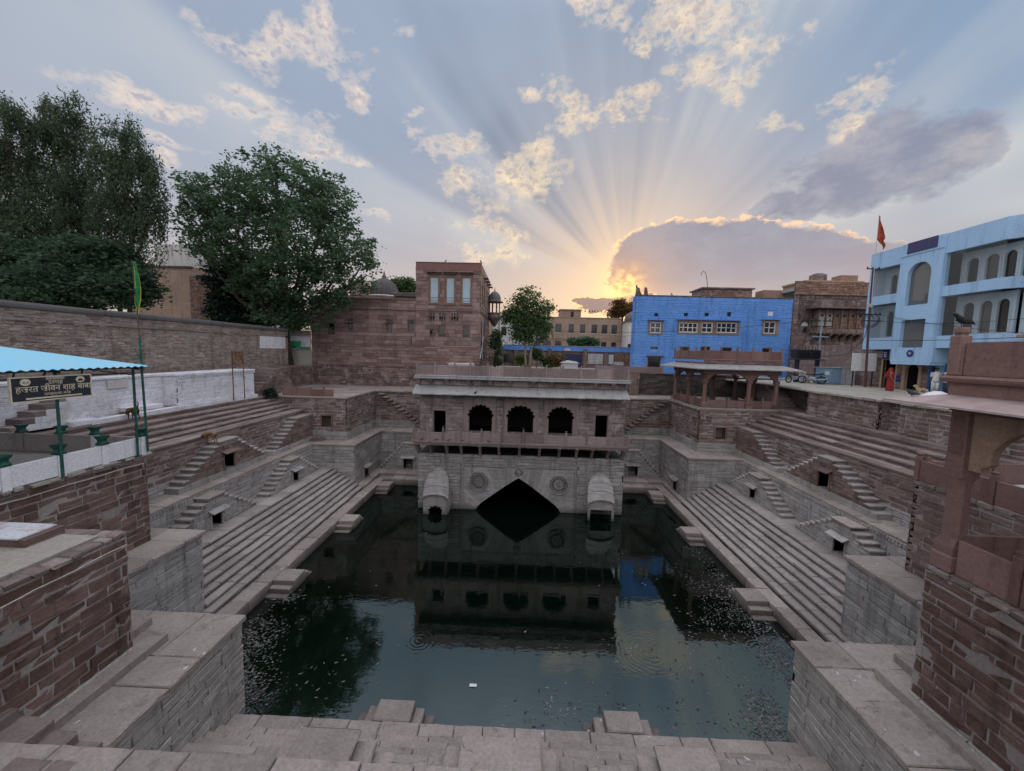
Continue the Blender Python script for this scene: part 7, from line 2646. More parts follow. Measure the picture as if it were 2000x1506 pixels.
def leaf_mesh(name, centers, size, mat, parent, elong=1.0, flat=.35, droop=0.0):
    """one small folded leaf per centre; random heading, irregular size"""
    n = len(centers)
    c = np.asarray(centers, float)
    s = size * rng.uniform(.6, 1.35, (n, 1))
    d = rng.normal(size=(n, 3))
    d[:, 2] = d[:, 2] * flat - droop
    d /= np.linalg.norm(d, axis=1, keepdims=True) + 1e-9
    r = rng.normal(size=(n, 3))
    sd = np.cross(d, r)
    sd /= np.linalg.norm(sd, axis=1, keepdims=True) + 1e-9
    a = c - d * s * elong * .5
    b_ = c + d * s * elong * .5
    l = c + sd * s * .42 - d * s * elong * .06
    q = c - sd * s * .42 - d * s * elong * .06
    v = np.stack([a, l, b_, q], 1).reshape(-1, 3) - np.array(wloc(parent))
    me = bpy.data.meshes.new(name)
    me.vertices.add(n * 4)
    me.vertices.foreach_set('co', v.astype(np.float32).ravel())
    me.loops.add(n * 4)
    me.loops.foreach_set('vertex_index', np.arange(n * 4, dtype=np.int32))
    me.polygons.add(n)
    me.polygons.foreach_set('loop_start', np.arange(0, n * 4, 4, dtype=np.int32))
    me.update(calc_edges=True)
    me.materials.append(mat)
    o = bpy.data.objects.new(name, me)
    COL.objects.link(o)
    o.parent = parent
    return o


def lobe_points(lobes, n, clump, per, shell=.55, aniso=(1, 1, .6)):
    """leaf centres: clumps spread through ellipsoid lobes, thicker towards the outside, with gaps between the clumps"""
    vol = np.array([l[3] * l[4] * l[5] for l in lobes]) ** .75
    vol /= vol.sum()
    out = []
    k = max(1, n // per)
    idx = rng.choice(len(lobes), size=k, p=vol)
    for i in idx:
        x, y, z, a, b_, c = lobes[i][:6]
        d = rng.normal(size=3)
        d /= np.linalg.norm(d)
        rr = rng.uniform(shell ** 3, 1.0) ** (1 / 3) * rng.uniform(.86, 1.12)
        ctr = np.array((x, y, z)) + d * np.array((a, b_, c)) * rr
        sz = clump * rng.uniform(.5, 1.35)
        m_ = int(per * rng.uniform(.5, 1.5))
        out.append(ctr + rng.normal(size=(m_, 3)) * np.array(aniso) * sz)
    return np.concatenate(out)


def tree(name, label, base, lobes, n, leafsize, lmat, bmat=None, trunk_r=.3, clump=.35, per=26, forks=None, group=None, elong=1.5, shell=.5, droop=.0, cat='tree', trunk_top=None, stems=1, aniso=(1, 1, .6), flat=.35):
    bmat = bmat or BARK
    t = thing(name, label, cat, base, group)
    cx = sum(l[0] for l in lobes) / len(lobes)
    cyy = sum(l[1] for l in lobes) / len(lobes)
    zl = min(l[2] - l[5] * .5 for l in lobes)
    tm = MB()
    for s_ in range(stems):
        off = (s_ - (stems - 1) / 2) * trunk_r * 2.6
        top_ = trunk_top or (base[0] + (cx - base[0]) * .3, base[1] + (cyy - base[1]) * .3, max(base[2] + 1.0, zl))
        pts = [Vector(base) + Vector((off, 0, 0)), Vector(base).lerp(Vector(top_), .5) + Vector((off * 1.4 + random.uniform(-.1, .1), 0, 0)), Vector(top_) + Vector((off * 2, 0, 0))]
        tm.tube(pts, [trunk_r * 1.15, trunk_r * .85, trunk_r * .7], 8)
    tm.build('trunk', bmat, t, smooth=True)
    lm = MB()
    for l in lobes:
        p1 = Vector(top_)
        p2 = Vector((l[0], l[1], l[2] - l[5] * .1))
        mid = p1.lerp(p2, .5) + Vector((random.uniform(-.3, .3), random.uniform(-.3, .3), -.12 * (p2 - p1).length))
        lm.tube([p1, mid, p2], [trunk_r * .5, trunk_r * .32, trunk_r * .14], 6)
        for _ in range(3):
            d = Vector((random.uniform(-1, 1), random.uniform(-1, 1), random.uniform(-.3, 1))).normalized()
            q = p2 + Vector((d.x * l[3], d.y * l[4], d.z * l[5])) * .8
            lm.tube([mid.lerp(p2, .6), p2.lerp(q, .5) + Vector((0, 0, .1)), q], [trunk_r * .2, trunk_r * .12, trunk_r * .04], 5)
    lm.build('limbs', bmat, t)
    pts = lobe_points(lobes, n, clump, per, shell, aniso)
    leaf_mesh('crown', pts, leafsize, lmat, t, elong, flat, droop)
    return t


def at(u, v, y):
    d = RIGHT * ((u - 1000) / F_PX) + DOWN * ((v - 753) / F_PX) + FWD
    return EYE + d * (y / d.y)


def L(u, v, y, rx, rz, ry=None):
    """lobe whose outline falls where the photograph shows it; radii in photograph pixels"""
    p = at(u, v, y)
    k = y / F_PX * .86
    return (p.x, p.y, p.z, rx * k, (ry or rx * .8) * k, rz * k)


YT = 35.0
ficus = [L(545, 370, YT, 120, 70), L(440, 390, YT + 1, 85, 62), L(400, 440, YT, 60, 75), L(640, 400, YT, 75, 70), L(600, 470, YT - 1, 120, 90),
         L(480, 470, YT, 100, 80), L(680, 500, YT - 1.5, 62, 70), L(560, 540, YT - 1.5, 90, 60), L(640, 560, YT - 1.5, 60, 48), L(705, 535, YT - 1.5, 38, 40),
         L(385, 480, YT + 1, 32, 40), L(540, 320, YT, 60, 34), L(380, 360, YT + 1, 36, 30), L(520, 600, YT - 1, 50, 40), L(655, 588, YT - 1.6, 34, 26), L(590, 600, YT - 1, 40, 30), L(560, 622, YT - 1.2, 46, 30), L(615, 625, YT - 1.4, 40, 28), L(500, 560, YT - .5, 60, 50), L(470, 520, YT, 60, 46)]
tree('ficus_tree', 'broad round-crowned fig tree leaning over the corner of the tall red house', (at(560, 660, YT).x, YT, 8.4), ficus, 47000, .215, LEAF1, trunk_r=.5, clump=.34, per=34,
     elong=1.25, shell=.45)
tree('cypress_tree', 'dark dense evergreen under the left side of the broad fig tree', (at(460, 640, 37).x, 37, 8.4),
     [L(450, 560, 37, 48, 60), L(420, 540, 37, 26, 30), L(500, 580, 37, 50, 50), L(430, 600, 37, 34, 40), L(540, 600, 36.5, 60, 44), L(480, 620, 37, 60, 34)], 26000, .16, LEAF3, clump=.25, per=20, elong=2.2, shell=.2)
YA = 26.0
feathery = [
    ('tall feathery tree at the left edge, leftmost of the group above the rubble wall', 40, 600,
     [L(20, 270, YA, 60, 70), L(60, 240, YA, 34, 40), L(10, 370, YA, 80, 80), L(60, 420, YA, 80, 70), L(-30, 330, YA, 70, 110), L(-40, 450, YA, 70, 80), L(5, 215, YA, 22, 34)]),
    ('tallest feathery tree in the middle of the group above the rubble wall', 130, 600,
     [L(130, 260, YA + 1, 52, 56), L(95, 235, YA + 1, 28, 40), L(150, 225, YA + 1, 26, 34), L(120, 340, YA + 1, 62, 72), L(160, 400, YA + 1, 66, 70), L(100, 450, YA, 80, 60), L(50, 330, YA + 1, 40, 60)]),
    ('feathery tree on the right of the group, its drooping sprays next to the pale house', 240, 600,
     [L(240, 300, YA, 52, 52), L(250, 262, YA, 26, 24), L(210, 330, YA, 40, 50), L(270, 370, YA, 58, 58), L(285, 440, YA, 44, 60), L(220, 430, YA, 60, 70), L(300, 330, YA, 20, 26), L(310, 400, YA, 20, 34), L(280, 500, YA, 40, 40), L(200, 510, YA, 60, 40)])]
for lab, u, v, lob in feathery:
    p = at(u, v, YA)
    tree('feathery_tree', lab, (p.x, YA, 8.4), lob, 30000, .085, LEAF2, trunk_r=.16, clump=.26, per=60, elong=2.6, shell=.3, group='feathery trees above the rubble wall', droop=.1, stems=2, aniso=(.75, .75, 1.5), flat=1.6)
bush = [L(40, 560, 23.5, 90, 46), L(140, 545, 23.5, 90, 50), L(220, 570, 23.5, 70, 40), L(90, 590, 23, 100, 30), L(-40, 540, 23.5, 60, 60), L(180, 500, 24.5, 80, 40), L(60, 500, 25, 90, 40), L(270, 560, 24.5, 50, 46)]
tree('dense_bush', 'dense dark green undergrowth right behind the rubble wall coping', (at(100, 620, 23.5).x, 23.5, 8.4), bush, 46000, .16, LEAF6, trunk_r=.15, clump=.30, per=26, elong=1.5, shell=.25, cat='bush', stems=3)
tree('leafy_bush', 'brighter green bush at the left edge behind the coping', (at(10, 600, 21.9).x, 21.9, 8.4), [L(0, 578, 21.9, 60, 18), L(30, 590, 21.9, 36, 12)], 4200, .14, LEAF4, trunk_r=.06, clump=.2, per=20, cat='bush')
YG = 40.0
gt = [L(1030, 580, YG, 30, 22), L(1032, 610, YG, 40, 34), L(1010, 628, YG, 34, 30), L(1055, 622, YG, 30, 30), L(1000, 612, YG, 24, 20), L(1070, 600, YG, 14, 14), L(1035, 648, YG, 40, 30),
      L(1060, 645, YG, 20, 26), L(1008, 588, YG, 16, 12), L(990, 620, YG, 14, 16), L(1020, 660, YG, 22, 16)]
tree('garden_tree', 'slender garden tree with a pale double trunk behind the pavilion roof', (at(1031, 712, YG).x, YG, 8.4), gt, 15000, .16, LEAF4, BARKP, trunk_r=.13, clump=.26, per=20, elong=1.3, shell=.3, stems=2,
     trunk_top=(at(1033, 668, YG).x, YG, at(1033, 668, YG).z))
tree('garden_tree', 'thin young tree beside the outdoor stair of the red house', (at(968, 700, 42).x, 42, 8.4), [L(970, 655, 42, 12, 14), L(968, 672, 42, 14, 12), L(975, 690, 42, 10, 8)], 2200, .14, LEAF4, trunk_r=.06, clump=.2, per=14)
tree('backlit_tree', 'sparse tree lit from behind next to the blue house', (at(1215, 660, 88).x, 88, 8.3), [L(1215, 605, 88, 24, 14), L(1200, 615, 88, 14, 9), L(1232, 600, 88, 10, 12), L(1210, 592, 88, 12, 8)], 5200, .30, LEAF5, trunk_r=.3, clump=.5, per=14, shell=.2)
tree('round_bush', 'long green hedge on top of the far garden wall', (at(1140, 690, 54).x, 54, 8.3), [L(1125, 668, 54, 16, 8), L(1145, 667, 54, 18, 8), L(1160, 670, 54, 12, 6)], 3600, .2, LEAF1, trunk_r=.08, clump=.3, per=16, cat='bush')
for i, (u, v, rx, rz, m_, lab) in enumerate(((965, 702, 14, 8, LEAF4, 'green shrub at the foot of the outdoor stair'), (1018, 700, 15, 11, LEAF7, 'yellow-green shrub left of the garden tree trunk'),
                                            (1048, 690, 12, 14, LEAF4, 'grey-green shrub right of the garden tree trunk'), (1085, 700, 18, 11, LEAF5, 'dry pale shrub near the white kiosk roof'),
                                            (1068, 706, 10, 8, LEAF4, 'small shrub between the tree and the dry shrub'))):
    p = at(u, v, 41.5)
    tree('shrub', lab, (p.x, 41.5, 8.4), [L(u, v, 41.5, rx, rz), L(u + 4, v + 8, 41.5, rx, rz * .7)], 1300, .14, m_, trunk_r=.04, clump=.16, per=12, cat='shrub')
for u, rx, lab in ((775, 14, 'far tree top showing beside the dark ribbed dome'), (797, 14, 'far tree top left of the red tower with tall windows')):
    p = at(u, 560, 60)
    tree('far_tree', lab, (p.x, 60, 8.3), [L(u, 556, 60, rx, 12), L(u + 6, 566, 60, rx * .8, 10)], 2600, .26, LEAF4, trunk_r=.15, clump=.4, per=14)
tree('corner_weed', 'small green weed growing in the corner of the short red steps', (-18.0, 26.6, 6.6), [(-17.9, 26.6, 6.95, .35, .25, .28), (-17.5, 26.5, 6.75, .25, .2, .15)], 500, .12, LEAF3, trunk_r=.02, clump=.1, per=10, cat='plant')

# ================================================================== people, animals, birds


def skin_body(name, verts, edges, radii, mat, parent, root=0, sub=2):
    """one continuous skinned body: joints in world coordinates, a radius for each"""
    base = wloc(parent)
    me = bpy.data.meshes.new(name)
    me.from_pydata([tuple(Vector(v) - base) for v in verts], edges, [])
    me.materials.append(mat)
    o = bpy.data.objects.new(name, me)
    COL.objects.link(o)
    o.parent = parent
    o.modifiers.new('skin', 'SKIN')
    sv = me.skin_vertices[0] if me.skin_vertices else None
    if sv is None:
        bm = bmesh.new()
        bm.from_mesh(me)
        bm.verts.layers.skin.verify()
        bm.to_mesh(me)
        bm.free()
        sv = me.skin_vertices[0]
    for i, r in enumerate(radii):
        rr = r if isinstance(r, tuple) else (r, r)
        sv.data[i].radius = rr
        sv.data[i].use_root = (i == root)
    s = o.modifiers.new('smooth', 'SUBSURF')
    s.levels = sub
    s.render_levels = sub
    return o


def quadruped(name, label, cat, x, y, z, heading, Ln, H, mat, tail='up', head='level', leg_mat=None):
    """four-legged animal; heading = angle of the nose in the ground plane"""
    t = thing(name, label, cat, (x, y, z))
    c, s = math.cos(heading), math.sin(heading)

    def P(a, b_, h_):
        return (x + a * c - b_ * s, y + a * s + b_ * c, z + h_)
    k = Ln
    v, e, r = [], [], []

    def add(p, rad, to=None):
        v.append(p)
        r.append(rad)
        if to is not None:
            e.append((to, len(v) - 1))
        return len(v) - 1
    w_ = H * .13
    hip = add(P(-.36 * k, 0, H * .86), H * .16)
    belly = add(P(-.05 * k, 0, H * .80), H * .155, hip)
    chest = add(P(.27 * k, 0, H * .80), H * .20, belly)
    if head == 'down':
        nk = add(P(.46 * k, 0, H * .74), H * .12, chest)
        hd = add(P(.60 * k, 0, H * .48), H * .11, nk)
        add(P(.68 * k, 0, H * .30), H * .055, hd)
    else:
        nk = add(P(.42 * k, 0, H * 1.02), H * .11, chest)
        hd = add(P(.52 * k, 0, H * 1.20), H * .12, nk)
        add(P(.70 * k, 0, H * 1.14), H * .06, hd)
    for sg in (-1, 1):
        e1 = add(P((.52 if head != 'down' else .56) * k - .03, sg * H * .07, (H * 1.33) if head != 'down' else H * .58), H * .03, hd)
    for sg in (-1, 1):
        a = add(P(.27 * k, sg * w_, H * .60), H * .085, chest)
        b_ = add(P(.24 * k, sg * w_, H * .34), H * .05, a)
        d = add(P(.26 * k, sg * w_, H * .05), H * .038, b_)
        add(P(.31 * k, sg * w_, H * .028), H * .04, d)
        a = add(P(-.34 * k, sg * w_, H * .60), H * .10, hip)
        b_ = add(P(-.28 * k, sg * w_, H * .44), H * .065, a)
        d = add(P(-.44 * k, sg * w_, H * .26), H * .042, b_)
        f_ = add(P(-.41 * k, sg * w_, H * .05), H * .036, d)
        add(P(-.36 * k, sg * w_, H * .028), H * .04, f_)
    if tail == 'up':
        a = add(P(-.50 * k, 0, H * 1.0), H * .05, hip)
        b_ = add(P(-.60 * k, 0, H * 1.22), H * .04, a)
        add(P(-.52 * k, 0, H * 1.42), H * .035, b_)
    else:
        a = add(P(-.50 * k, 0, H * .78), H * .05, hip)
        add(P(-.60 * k, 0, H * .5), H * .03, a)
    skin_body('body', v, e, r, mat, t)
    for sg in (-1, 1):
        hp = (.62, 1.22) if head != 'down' else (.62, .44)
        p = P(hp[0] * k, sg * H * .075, H * hp[1])
        MB().lathe([(.004, -.012), (.012, 0), (.004, .012)], p, 6).build('eye', BLACK, t)
    return t


quadruped('dog', 'brown dog with a raised tail standing before the whitewashed wall, behind a green post', 'dog', -17.85, 17.0, 6.64, PI * .93, .62, .60, FURB, 'up', 'down')
quadruped('dog', 'shaggy brown dog with its head lowered on the landing of the red staircase', 'dog', -15.22, 18.12, 5.37, PI * 1.02, .66, .56, FURS, 'down', 'down')
quadruped('dog', 'pale tan dog standing on the street near the white sheet', 'dog', 22.3, 22.1, 8.26, PI * .95, .60, .50, FURT, 'down', 'level')


def ring_at(x, y, z, rx, ry, n=18, wob=.0, ph=0.0):
    return [(x + rx * math.cos(2 * PI * j / n) * (1 + wob * math.sin(5 * 2 * PI * j / n + ph)), y + ry * math.sin(2 * PI * j / n) * (1 + wob * math.sin(5 * 2 * PI * j / n + ph)), z) for j in range(n)]


def person(label, x, y, z, h_, kind, facing=0.0):
    t = thing('person', label, 'person', (x, y, z))
    c, s = math.cos(facing), math.sin(facing)

    def P(f, l, u):
        return (x + (f * c - l * s) * h_, y + (f * s + l * c) * h_, z + u * h_)
    v, e, r = [], [], []

    def add(p, rad, to=None):
        v.append(p)
        r.append(rad * h_)
        if to is not None:
            e.append((to, len(v) - 1))
        return len(v) - 1
    pel = add(P(0, 0, .53), .078)
    wst = add(P(.005, 0, .62), .068, pel)
    chs = add(P(.01, 0, .74), .082, wst)
    nk = add(P(.0, 0, .845), .034, chs)
    add(P(.012, 0, .885), .042, nk)
    hd = add(P(.015, 0, .935), .058, len(v) - 1)
    add(P(.01, 0, .975), .040, hd)
    add(P(.075, 0, .925), .014, hd)
    for sg in (-1, 1):
        sh = add(P(0, sg * .105, .80), .042, chs)
        el_ = add(P(-.01, sg * .135, .64), .030, sh)
        wr = add(P(.05 if sg < 0 else .09, sg * .125, .52 if sg < 0 else .57), .020, el_)
        hn = add(P(.07 if sg < 0 else .12, sg * .12, .475 if sg < 0 else .55), .021, wr)
        add(P(.085 if sg < 0 else .145, sg * .115, .445 if sg < 0 else .545), .012, hn)
        hp = add(P(0, sg * .055, .49), .066, pel)
        kn = add(P(.012, sg * .06, .28), .042, hp)
        an = add(P(-.005, sg * .06, .05), .026, kn)
        add(P(.075, sg * .065, .018), .022, an)
    body = skin_body('body', v, e, r, SKIN, t)
    for sg in (-1, 1):
        MB().lathe([(.002, -.006), (.008, 0), (.002, .006)], P(.066, sg * .022, .945), 6).build('eye', BLACK, t)
    hb = MB().lathe([(.058 * h_, -.01 * h_), (.066 * h_, .015 * h_), (.060 * h_, .045 * h_), (.035 * h_, .062 * h_), (.004, .066 * h_)], P(-.004, 0, .935), 12)
    hb.build('hair', HAIR, t, smooth=True)
    if kind == 'sari':
        rings = []
        for u, rx, ry, f in ((.02, .125, .135, 0), (.10, .128, .14, 0), (.30, .112, .125, .0), (.45, .105, .118, 0), (.55, .108, .118, 0), (.62, .092, .108, 0), (.72, .10, .125, .0), (.80, .085, .135, -.005), (.835, .06, .09, -.01)):
            p = P(f, 0, u)
            rings.append(ring_at(p[0], p[1], p[2], rx * h_, ry * h_, 22, .05 if u < .6 else .01, u * 7))
        MB().loft(rings).build('sari', CLOTHR, t, smooth=True)
        rings = []
        for u, rx, ry, f in ((.55, .05, .12, -.10), (.70, .05, .13, -.085), (.80, .06, .125, -.06), (.86, .065, .085, -.03), (.92, .074, .074, -.014), (.97, .066, .066, -.012), (1.0, .035, .035, -.012), (1.008, .005, .005, -.012)):
            p = P(f, 0, u)
            rings.append(ring_at(p[0], p[1], p[2], rx * h_, ry * h_, 18, .03, u * 9))
        MB().loft(rings).build('veil', CLOTHR, t, smooth=True)
    else:
        rings = []
        for u, rx, ry in ((.42, .10, .125), (.52, .098, .12), (.62, .088, .112), (.72, .10, .128), (.80, .085, .135), (.845, .045, .06)):
            p = P(0, 0, u)
            rings.append(ring_at(p[0], p[1], p[2], rx * h_, ry * h_, 18, .02, u * 5))
        MB().loft(rings).build('shirt', CLOTHW, t, smooth=True)
        for sg in (-1, 1):
            a = [Vector(P(0, sg * .105, .805)), Vector(P(-.008, sg * .128, .70)), Vector(P(-.01, sg * .134, .62))]
            MB().tube(a, [.05 * h_, .046 * h_, .044 * h_], 10).build('sleeve', CLOTHW, t, smooth=True)
            a = [Vector(P(0, sg * .055, .50)), Vector(P(.012, sg * .06, .28)), Vector(P(-.003, sg * .06, .04))]
            MB().tube(a, [.078 * h_, .058 * h_, .05 * h_], 10).build('trouser_leg', CLOTHD if kind == 'dark' else CLOTHW, t, smooth=True)
    return t


person('person in a red sari with covered head standing at the edge of the street wall', 23.9, 25.7, 8.26, 1.52, 'sari', PI * 1.75)
person('person in a white shirt and dark trousers in the blue doorway, on the right', 26.55, 24.8, 8.26, 1.62, 'dark', PI * .9)
person('person in white clothes in the blue doorway, on the left', 26.6, 25.55, 8.26, 1.6, 'white', PI * 1.2)

# ---------------------------------------------------------------- birds


def bird(label, x, y, z, size, heading, mat, group=None, pitch=.25, name='bird', legs=True):
    t = thing(name, label, 'bird', (x, y, z), group)
    c, s = math.cos(heading), math.sin(heading)
    cp_, sp_ = math.cos(pitch), math.sin(pitch)
    hb = size * .27

    def P(f, l, u):
        f2, u2 = f * cp_ - u * sp_, f * sp_ + u * cp_
        return (x + (f2 * c - l * s) * size, y + (f2 * s + l * c) * size, z + hb + u2 * size)
    rings = []
    for f, w_, h_, u in ((-.52, .012, .006, -.03), (-.34, .055, .02, -.02), (-.22, .085, .075, .0), (-.05, .125, .125, .0), (.10, .125, .135, .015), (.20, .095, .11, .05), (.26, .07, .085, .09),
                         (.33, .072, .078, .13), (.40, .055, .06, .145), (.445, .025, .028, .14), (.54, .004, .006, .115)):
        rings.append([P(f, w_ * math.cos(2 * PI * j / 10), u + h_ * math.sin(2 * PI * j / 10)) for j in range(10)])
    MB().loft(rings).build('body', mat, t, smooth=True)
    for sg in (-1, 1):
        q = []
        for f, u0, u1 in ((.16, .09, -.05), (.0, .10, -.08), (-.2, .06, -.05), (-.40, .01, -.03)):
            q.append([P(f, sg * (.128 if f > -.3 else .05), u0), P(f, sg * (.142 if f > -.3 else .06), (u0 + u1) / 2), P(f, sg * (.122 if f > -.3 else .05), u1)])
        MB().loft(q, closed=False, cap=False).build('wing', mat, t, smooth=True)
        if legs:
            p = P(0.0, sg * .05, -.09)
            MB().tube([p, (p[0] + .01, p[1], z)], size * .014, 5).build('leg', mat, t)
    return t


bird('big black crow perched on the corner post of the near pavilion roof', 8.67, 7.95, 10.88, .50, PI * .98, FEATH, pitch=.28, name='crow')
bird('grey pigeon sitting on the pale eave corner of the near pavilion', 8.32, 8.42, 9.42, .34, PI * 1.0, FEATG, pitch=.12, name='pigeon')
wire_x = (7.74, 8.27, 8.63, 8.94, 9.36, 9.77, 10.24, 10.71, 4.14, 3.68, -2.6)
for i, xx in enumerate(wire_x):
    tt = (xx + 4.1) / 17.6
    zz = 15.9 + (15.45 - 15.9) * tt - .12 * 4 * tt * (1 - tt)
    bird('small dark bird among those sitting on the thin wire before the far brown building', xx, 50, zz + .0, .42, random.uniform(0, 6.28), FEATH, 'birds on the thin wire', pitch=random.uniform(.3, 1.1), legs=False)
for (u, v, y, lab, sz, hd) in ((870, 513, 36.0, 'small dark bird on the parapet in the middle of the red tower', .38, 0.3), (939, 513, 36.0, 'dark bird on the right corner of the red tower', .45, 2.4),
                              (1243, 571, 40.1, 'dark bird on the left corner stub of the blue house', .5, 1.0), (1252, 573, 40.1, 'second dark bird on the blue house corner, close to the edge', .42, 2.0),
                              (1312, 578, 40.1, 'dark bird standing alone on the roof edge of the blue house', .42, 2.6)):
    p = at(u, v, y)
    zr = 18.22 if y < 37 else (17.0 if u < 1248 else 16.27)
    bird(lab, p.x, y + .03, zr, sz, hd, FEATH, pitch=.7)
for xx, lab in ((-6.15, 'leftmost'), (-5.25, 'second'), (-4.45, 'third'), (-3.6, 'fourth'), (-1.95, 'fifth')):
    bird({'leftmost': 'dark pigeon on the balcony ledge below the left door of the pavilion', 'second': 'dark pigeon on the balcony ledge, second from the left corner',
          'third': 'dark pigeon on the balcony ledge, third from the left corner', 'fourth': 'dark pigeon on the balcony ledge below the left arch edge',
          'fifth': 'dark pigeon on the balcony ledge, closest to the middle of the pavilion'}[lab], xx, 23.31, 4.58, .28, random.choice((0, PI)), FEATG, pitch=.1, name='pigeon')
for xx, lab in ((-4.82, 'dark pigeon on a balcony post right of the left pavilion door'), (-3.73, 'dark pigeon on a balcony post at the left edge of the left arch'),
                (-1.18, 'dark pigeon on a balcony post between the left and middle arch'), (0.14, 'dark pigeon on a balcony post in front of the middle arch')):
    bird(lab, xx, 23.36, 5.40, .26, random.choice((0, PI)), FEATG, pitch=.4, name='pigeon')
bird('black bird standing on the sloping eave of the pavilion', -2.85, 23.3, 7.57, .32, 0.4, FEATH, pitch=.4)

# ---------------------------------------------------------------- covered bundle and parked motorcycles on the street
t = thing('covered_bundle', 'white sheet spread over a low bundle on the street behind the near pavilion', 'bundle', (22.7, 21.6, 8.25))
gr = []
for i in range(9):
    row = []
    for j in range(7):
        u, v = i / 8, j / 6
        row.append((22.05 + 1.3 * u, 21.2 + .9 * v, 8.27 + .36 * (math.sin(PI * u) ** .6) * (math.sin(PI * v) ** .6) + random.uniform(-.02, .02)))
    gr.append(row)
so = MB().loft(gr, closed=False, cap=False).build('sheet', CLOTHW, t, smooth=True)
so.modifiers.new('thickness', 'SOLIDIFY').thickness = .01
MB().box(23.36, 24.0, 21.3, 22.0, 8.26, 8.5, .08).jitter(.02).build('dark_bundle', CLOTHD, t)


def motorcycle(label, x, y, z, heading):
    t = thing('motorcycle', label, 'motorcycle', (x, y, z), 'motorcycles parked under the transformer')
    c, s = math.cos(heading), math.sin(heading)

    def P(f, l, u):
        return (x + f * c - l * s, y + f * s + l * c, z + u)
    for f in (-.62, .62):
        ring = [P(f + .27 * math.cos(a), 0, .30 + .27 * math.sin(a)) for a in [2 * PI * q / 18 for q in range(19)]]
        w_ = MB().tube(ring, .045, 6).build('wheel', BLACK, t)
        sp_ = MB()
        for q in range(6):
            a = PI * q / 6
            sp_.tube([P(f + .25 * math.cos(a), 0, .30 + .25 * math.sin(a)), P(f - .25 * math.cos(a), 0, .30 - .25 * math.sin(a))], .008, 4)
        sp_.build('spokes', METG, w_)
    MB().tube([P(.62, 0, .30), P(.45, 0, .75), P(.38, 0, .95)], .03, 6).build('fork', METG, t)
    MB().tube([P(.36, -.33, 1.0), P(.38, 0, .96), P(.36, .33, 1.0)], .018, 6).build('handlebar', METG, t)
    MB().loft([[P(.34 + .0, .02 * math.cos(q), .72 + .02 * math.sin(q)) for q in [2 * PI * k / 10 for k in range(10)]],
               [P(.22, .13 * math.cos(q), .76 + .12 * math.sin(q)) for q in [2 * PI * k / 10 for k in range(10)]],
               [P(.0, .12 * math.cos(q), .74 + .10 * math.sin(q)) for q in [2 * PI * k / 10 for k in range(10)]]]).build('tank', RUST, t)
    MB().loft([[P(.0, .10 * math.cos(q), .74 + .05 * math.sin(q)) for q in [2 * PI * k / 10 for k in range(10)]],
               [P(-.35, .12 * math.cos(q), .74 + .06 * math.sin(q)) for q in [2 * PI * k / 10 for k in range(10)]],
               [P(-.75, .07 * math.cos(q), .82 + .04 * math.sin(q)) for q in [2 * PI * k / 10 for k in range(10)]]]).build('seat', BLACK, t)
    MB().loft([[P(.18, .12 * math.cos(q), .42 + .16 * math.sin(q)) for q in [2 * PI * k / 8 for k in range(8)]],
               [P(-.22, .14 * math.cos(q), .40 + .15 * math.sin(q)) for q in [2 * PI * k / 8 for k in range(8)]]]).build('engine', METG, t)
    MB().tube([P(-.1, .14, .3), P(-.7, .16, .36), P(-.95, .16, .42)], .045, 7).build('exhaust', METG, t)
    MB().lathe([(.02, -.06), (.09, -.03), (.10, .03), (.03, .06)], P(.50, 0, .86), 10).build('headlight', CREAM, t)
    return t


motorcycle('motorcycle parked under the transformer, next to the pillared pavilion roof', 21.9, 31.6, 8.27, .25)
motorcycle('motorcycle parked under the transformer, next to the blue grey cabinet', 23.0, 31.3, 8.27, 2.6)
t = thing('crate', 'yellowish metal box standing between the motorcycles and the cabinet', 'box', (23.1, 32.2, 8.25))
MB().box(22.8, 23.45, 32.0, 32.5, 8.26, 8.95, .03).build('box_body', CREAM, t)
MB().box(22.78, 23.47, 31.98, 32.52, 8.951, 9.0, .01).build('box_lid', METG, t)

# ---------------------------------------------------------------- things floating on the water


def floats(n, spots):
    out = []
    for (x, y, rx, ry, w_, ang) in spots:
        k = int(n * w_)
        p = rng.normal(size=(k, 2)) * .5
        ca, sa_ = math.cos(ang), math.sin(ang)
        out.append(np.stack([x + p[:, 0] * rx * ca - p[:, 1] * ry * sa_, y + p[:, 0] * rx * sa_ + p[:, 1] * ry * ca], 1))
    q = np.concatenate(out)
    ok = (q[:, 0] > -10.1) & (q[:, 0] < 10.05) & (q[:, 1] > 9.3) & (q[:, 1] < 27)
    ok &= ~((q[:, 0] < -7.5) & (q[:, 1] < 9.75)) & ~((q[:, 0] > 7.4) & (q[:, 1] < 9.75))
    for jx, hw in ((-3.22, .8), (2.93, .8)):
        ok &= ~((abs(q[:, 0] - jx) < hw) & (q[:, 1] < 9.95))
    return q[ok]


def float_mesh(name, q, size, mat):
    n = len(q)
    a = rng.normal(.9, .75, n)
    L_ = size * rng.uniform(.6, 1.4, n)
    d = np.stack([np.cos(a), np.sin(a)], 1)
    s_ = np.stack([-np.sin(a), np.cos(a)], 1)
    z = .006
    v = []
    for f, w_, u in ((-.5, 0, 0), (-.15, .16, .004), (.2, .14, .004), (.5, 0, .002), (.2, -.14, .0), (-.15, -.16, .0)):
        pt = q + d * (f * L_)[:, None] + s_ * (w_ * L_)[:, None]
        v.append(np.concatenate([pt, np.full((n, 1), z + u)], 1))
    vv = np.stack(v, 1).reshape(-1, 3)
    me = bpy.data.meshes.new(name)
    me.from_pydata(vv.tolist(), [], [tuple(range(i * 6, i * 6 + 6)) for i in range(n)])
    me.materials.append(mat)
    o = bpy.data.objects.new(name, me)
    COL.objects.link(o)
    o['kind'] = 'stuff'
    return o


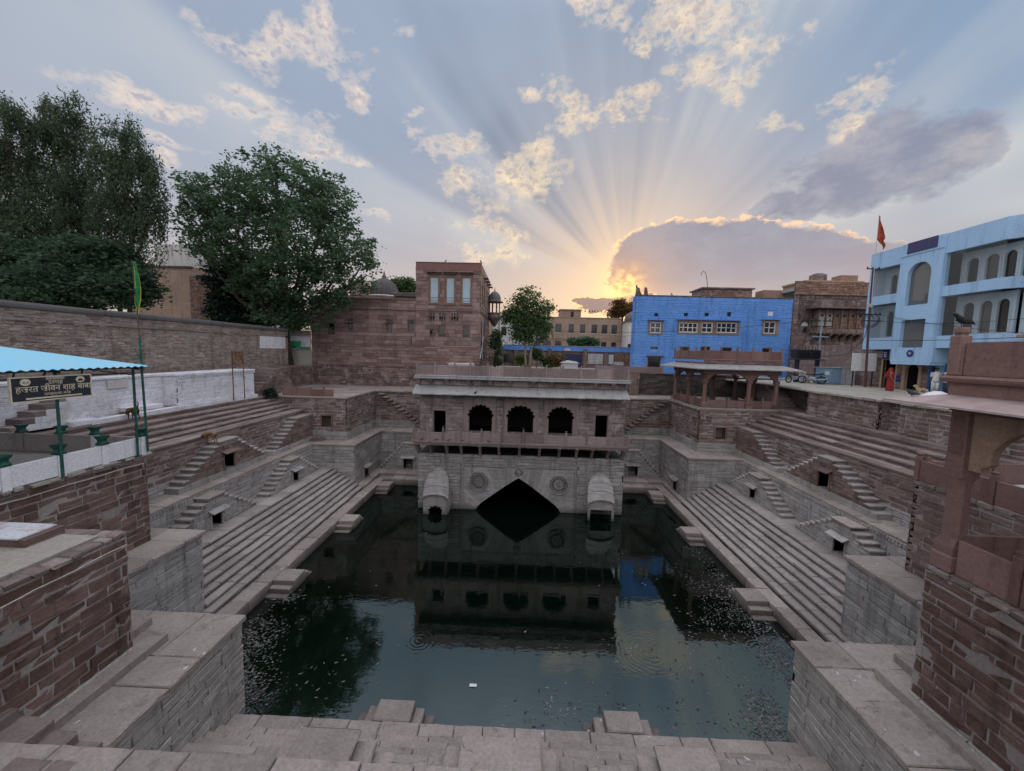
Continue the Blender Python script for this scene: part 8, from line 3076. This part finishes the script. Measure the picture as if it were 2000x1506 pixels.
FL = stone('floating_leaf', (.10, .098, .095), (.45, .44, .43), dirt=0, streak=0, strata=0, rnd=1.0, bump=0)
sp = [(-9.0, 11.0, 1.1, 1.9, .30, .15), (-8.0, 10.2, .9, .8, .14, 0), (-9.3, 12.7, .9, 1.2, .05, 0), (9.2, 13.4, .8, 2.6, .10, 0), (8.6, 15.3, 1.0, 2.6, .09, .2), (9.4, 18.5, .5, 4.0, .05, 0),
      (9.0, 12.2, 1.0, 1.2, .09, 0), (7.0, 9.9, .7, .6, .07, 0), (7.4, 10.6, .6, .9, .05, 0), (-9.4, 14.6, .6, .4, .03, 0), (7.6, 14.4, 1.1, .8, .03, .5), (9.4, 16.2, .5, 1.2, .05, 0)]
float_mesh('floating_leaves', floats(4200, sp), .092, FL)
sp2 = [(2.0, 10.4, 2.2, .8, .25, 0), (5.0, 10.2, 1.2, .7, .12, 0), (6.0, 12.4, 2.4, 2.0, .15, 0), (-5.6, 11.2, 1.6, 1.4, .12, .5), (4.0, 12.6, 1.6, .8, .1, 0), (0.6, 9.9, 1.2, .4, .08, 0), (5.6, 16, 4, 6, .12, 0), (-6, 15, 5, 6, .06, 0)]
float_mesh('floating_leaves', floats(260, sp2), .115, FL)
t = thing('floating_wrapper', 'small white wrapper floating alone on the dark water', 'wrapper', (-1.25, 10.7, 0))
p = None
MB().box(-1.36, -1.14, 10.82, 10.93, .004, .03, .008).build('wrapper_body', CLOTHW, t)

# lettering as plain meshes
for body, x, y, z, size, parent in TEXTS_LATE:
    text(body, y, z, size, parent, WHITEP, x=x, n=(-1, 0) if parent['label'].startswith('small blue') else (0, -1))
bpy.context.view_layer.update()
dg = bpy.context.evaluated_depsgraph_get()
for o in [o for o in COL.objects if o.type == 'FONT']:
    me = bpy.data.meshes.new_from_object(o.evaluated_get(dg))
    n_ = bpy.data.objects.new('lettering', me)
    COL.objects.link(n_)
    n_.parent = o.parent
    n_.matrix_local = o.matrix_local
    if not me.materials:
        me.materials.append(SIGNC)
    bpy.data.objects.remove(o)

flush_pieces()
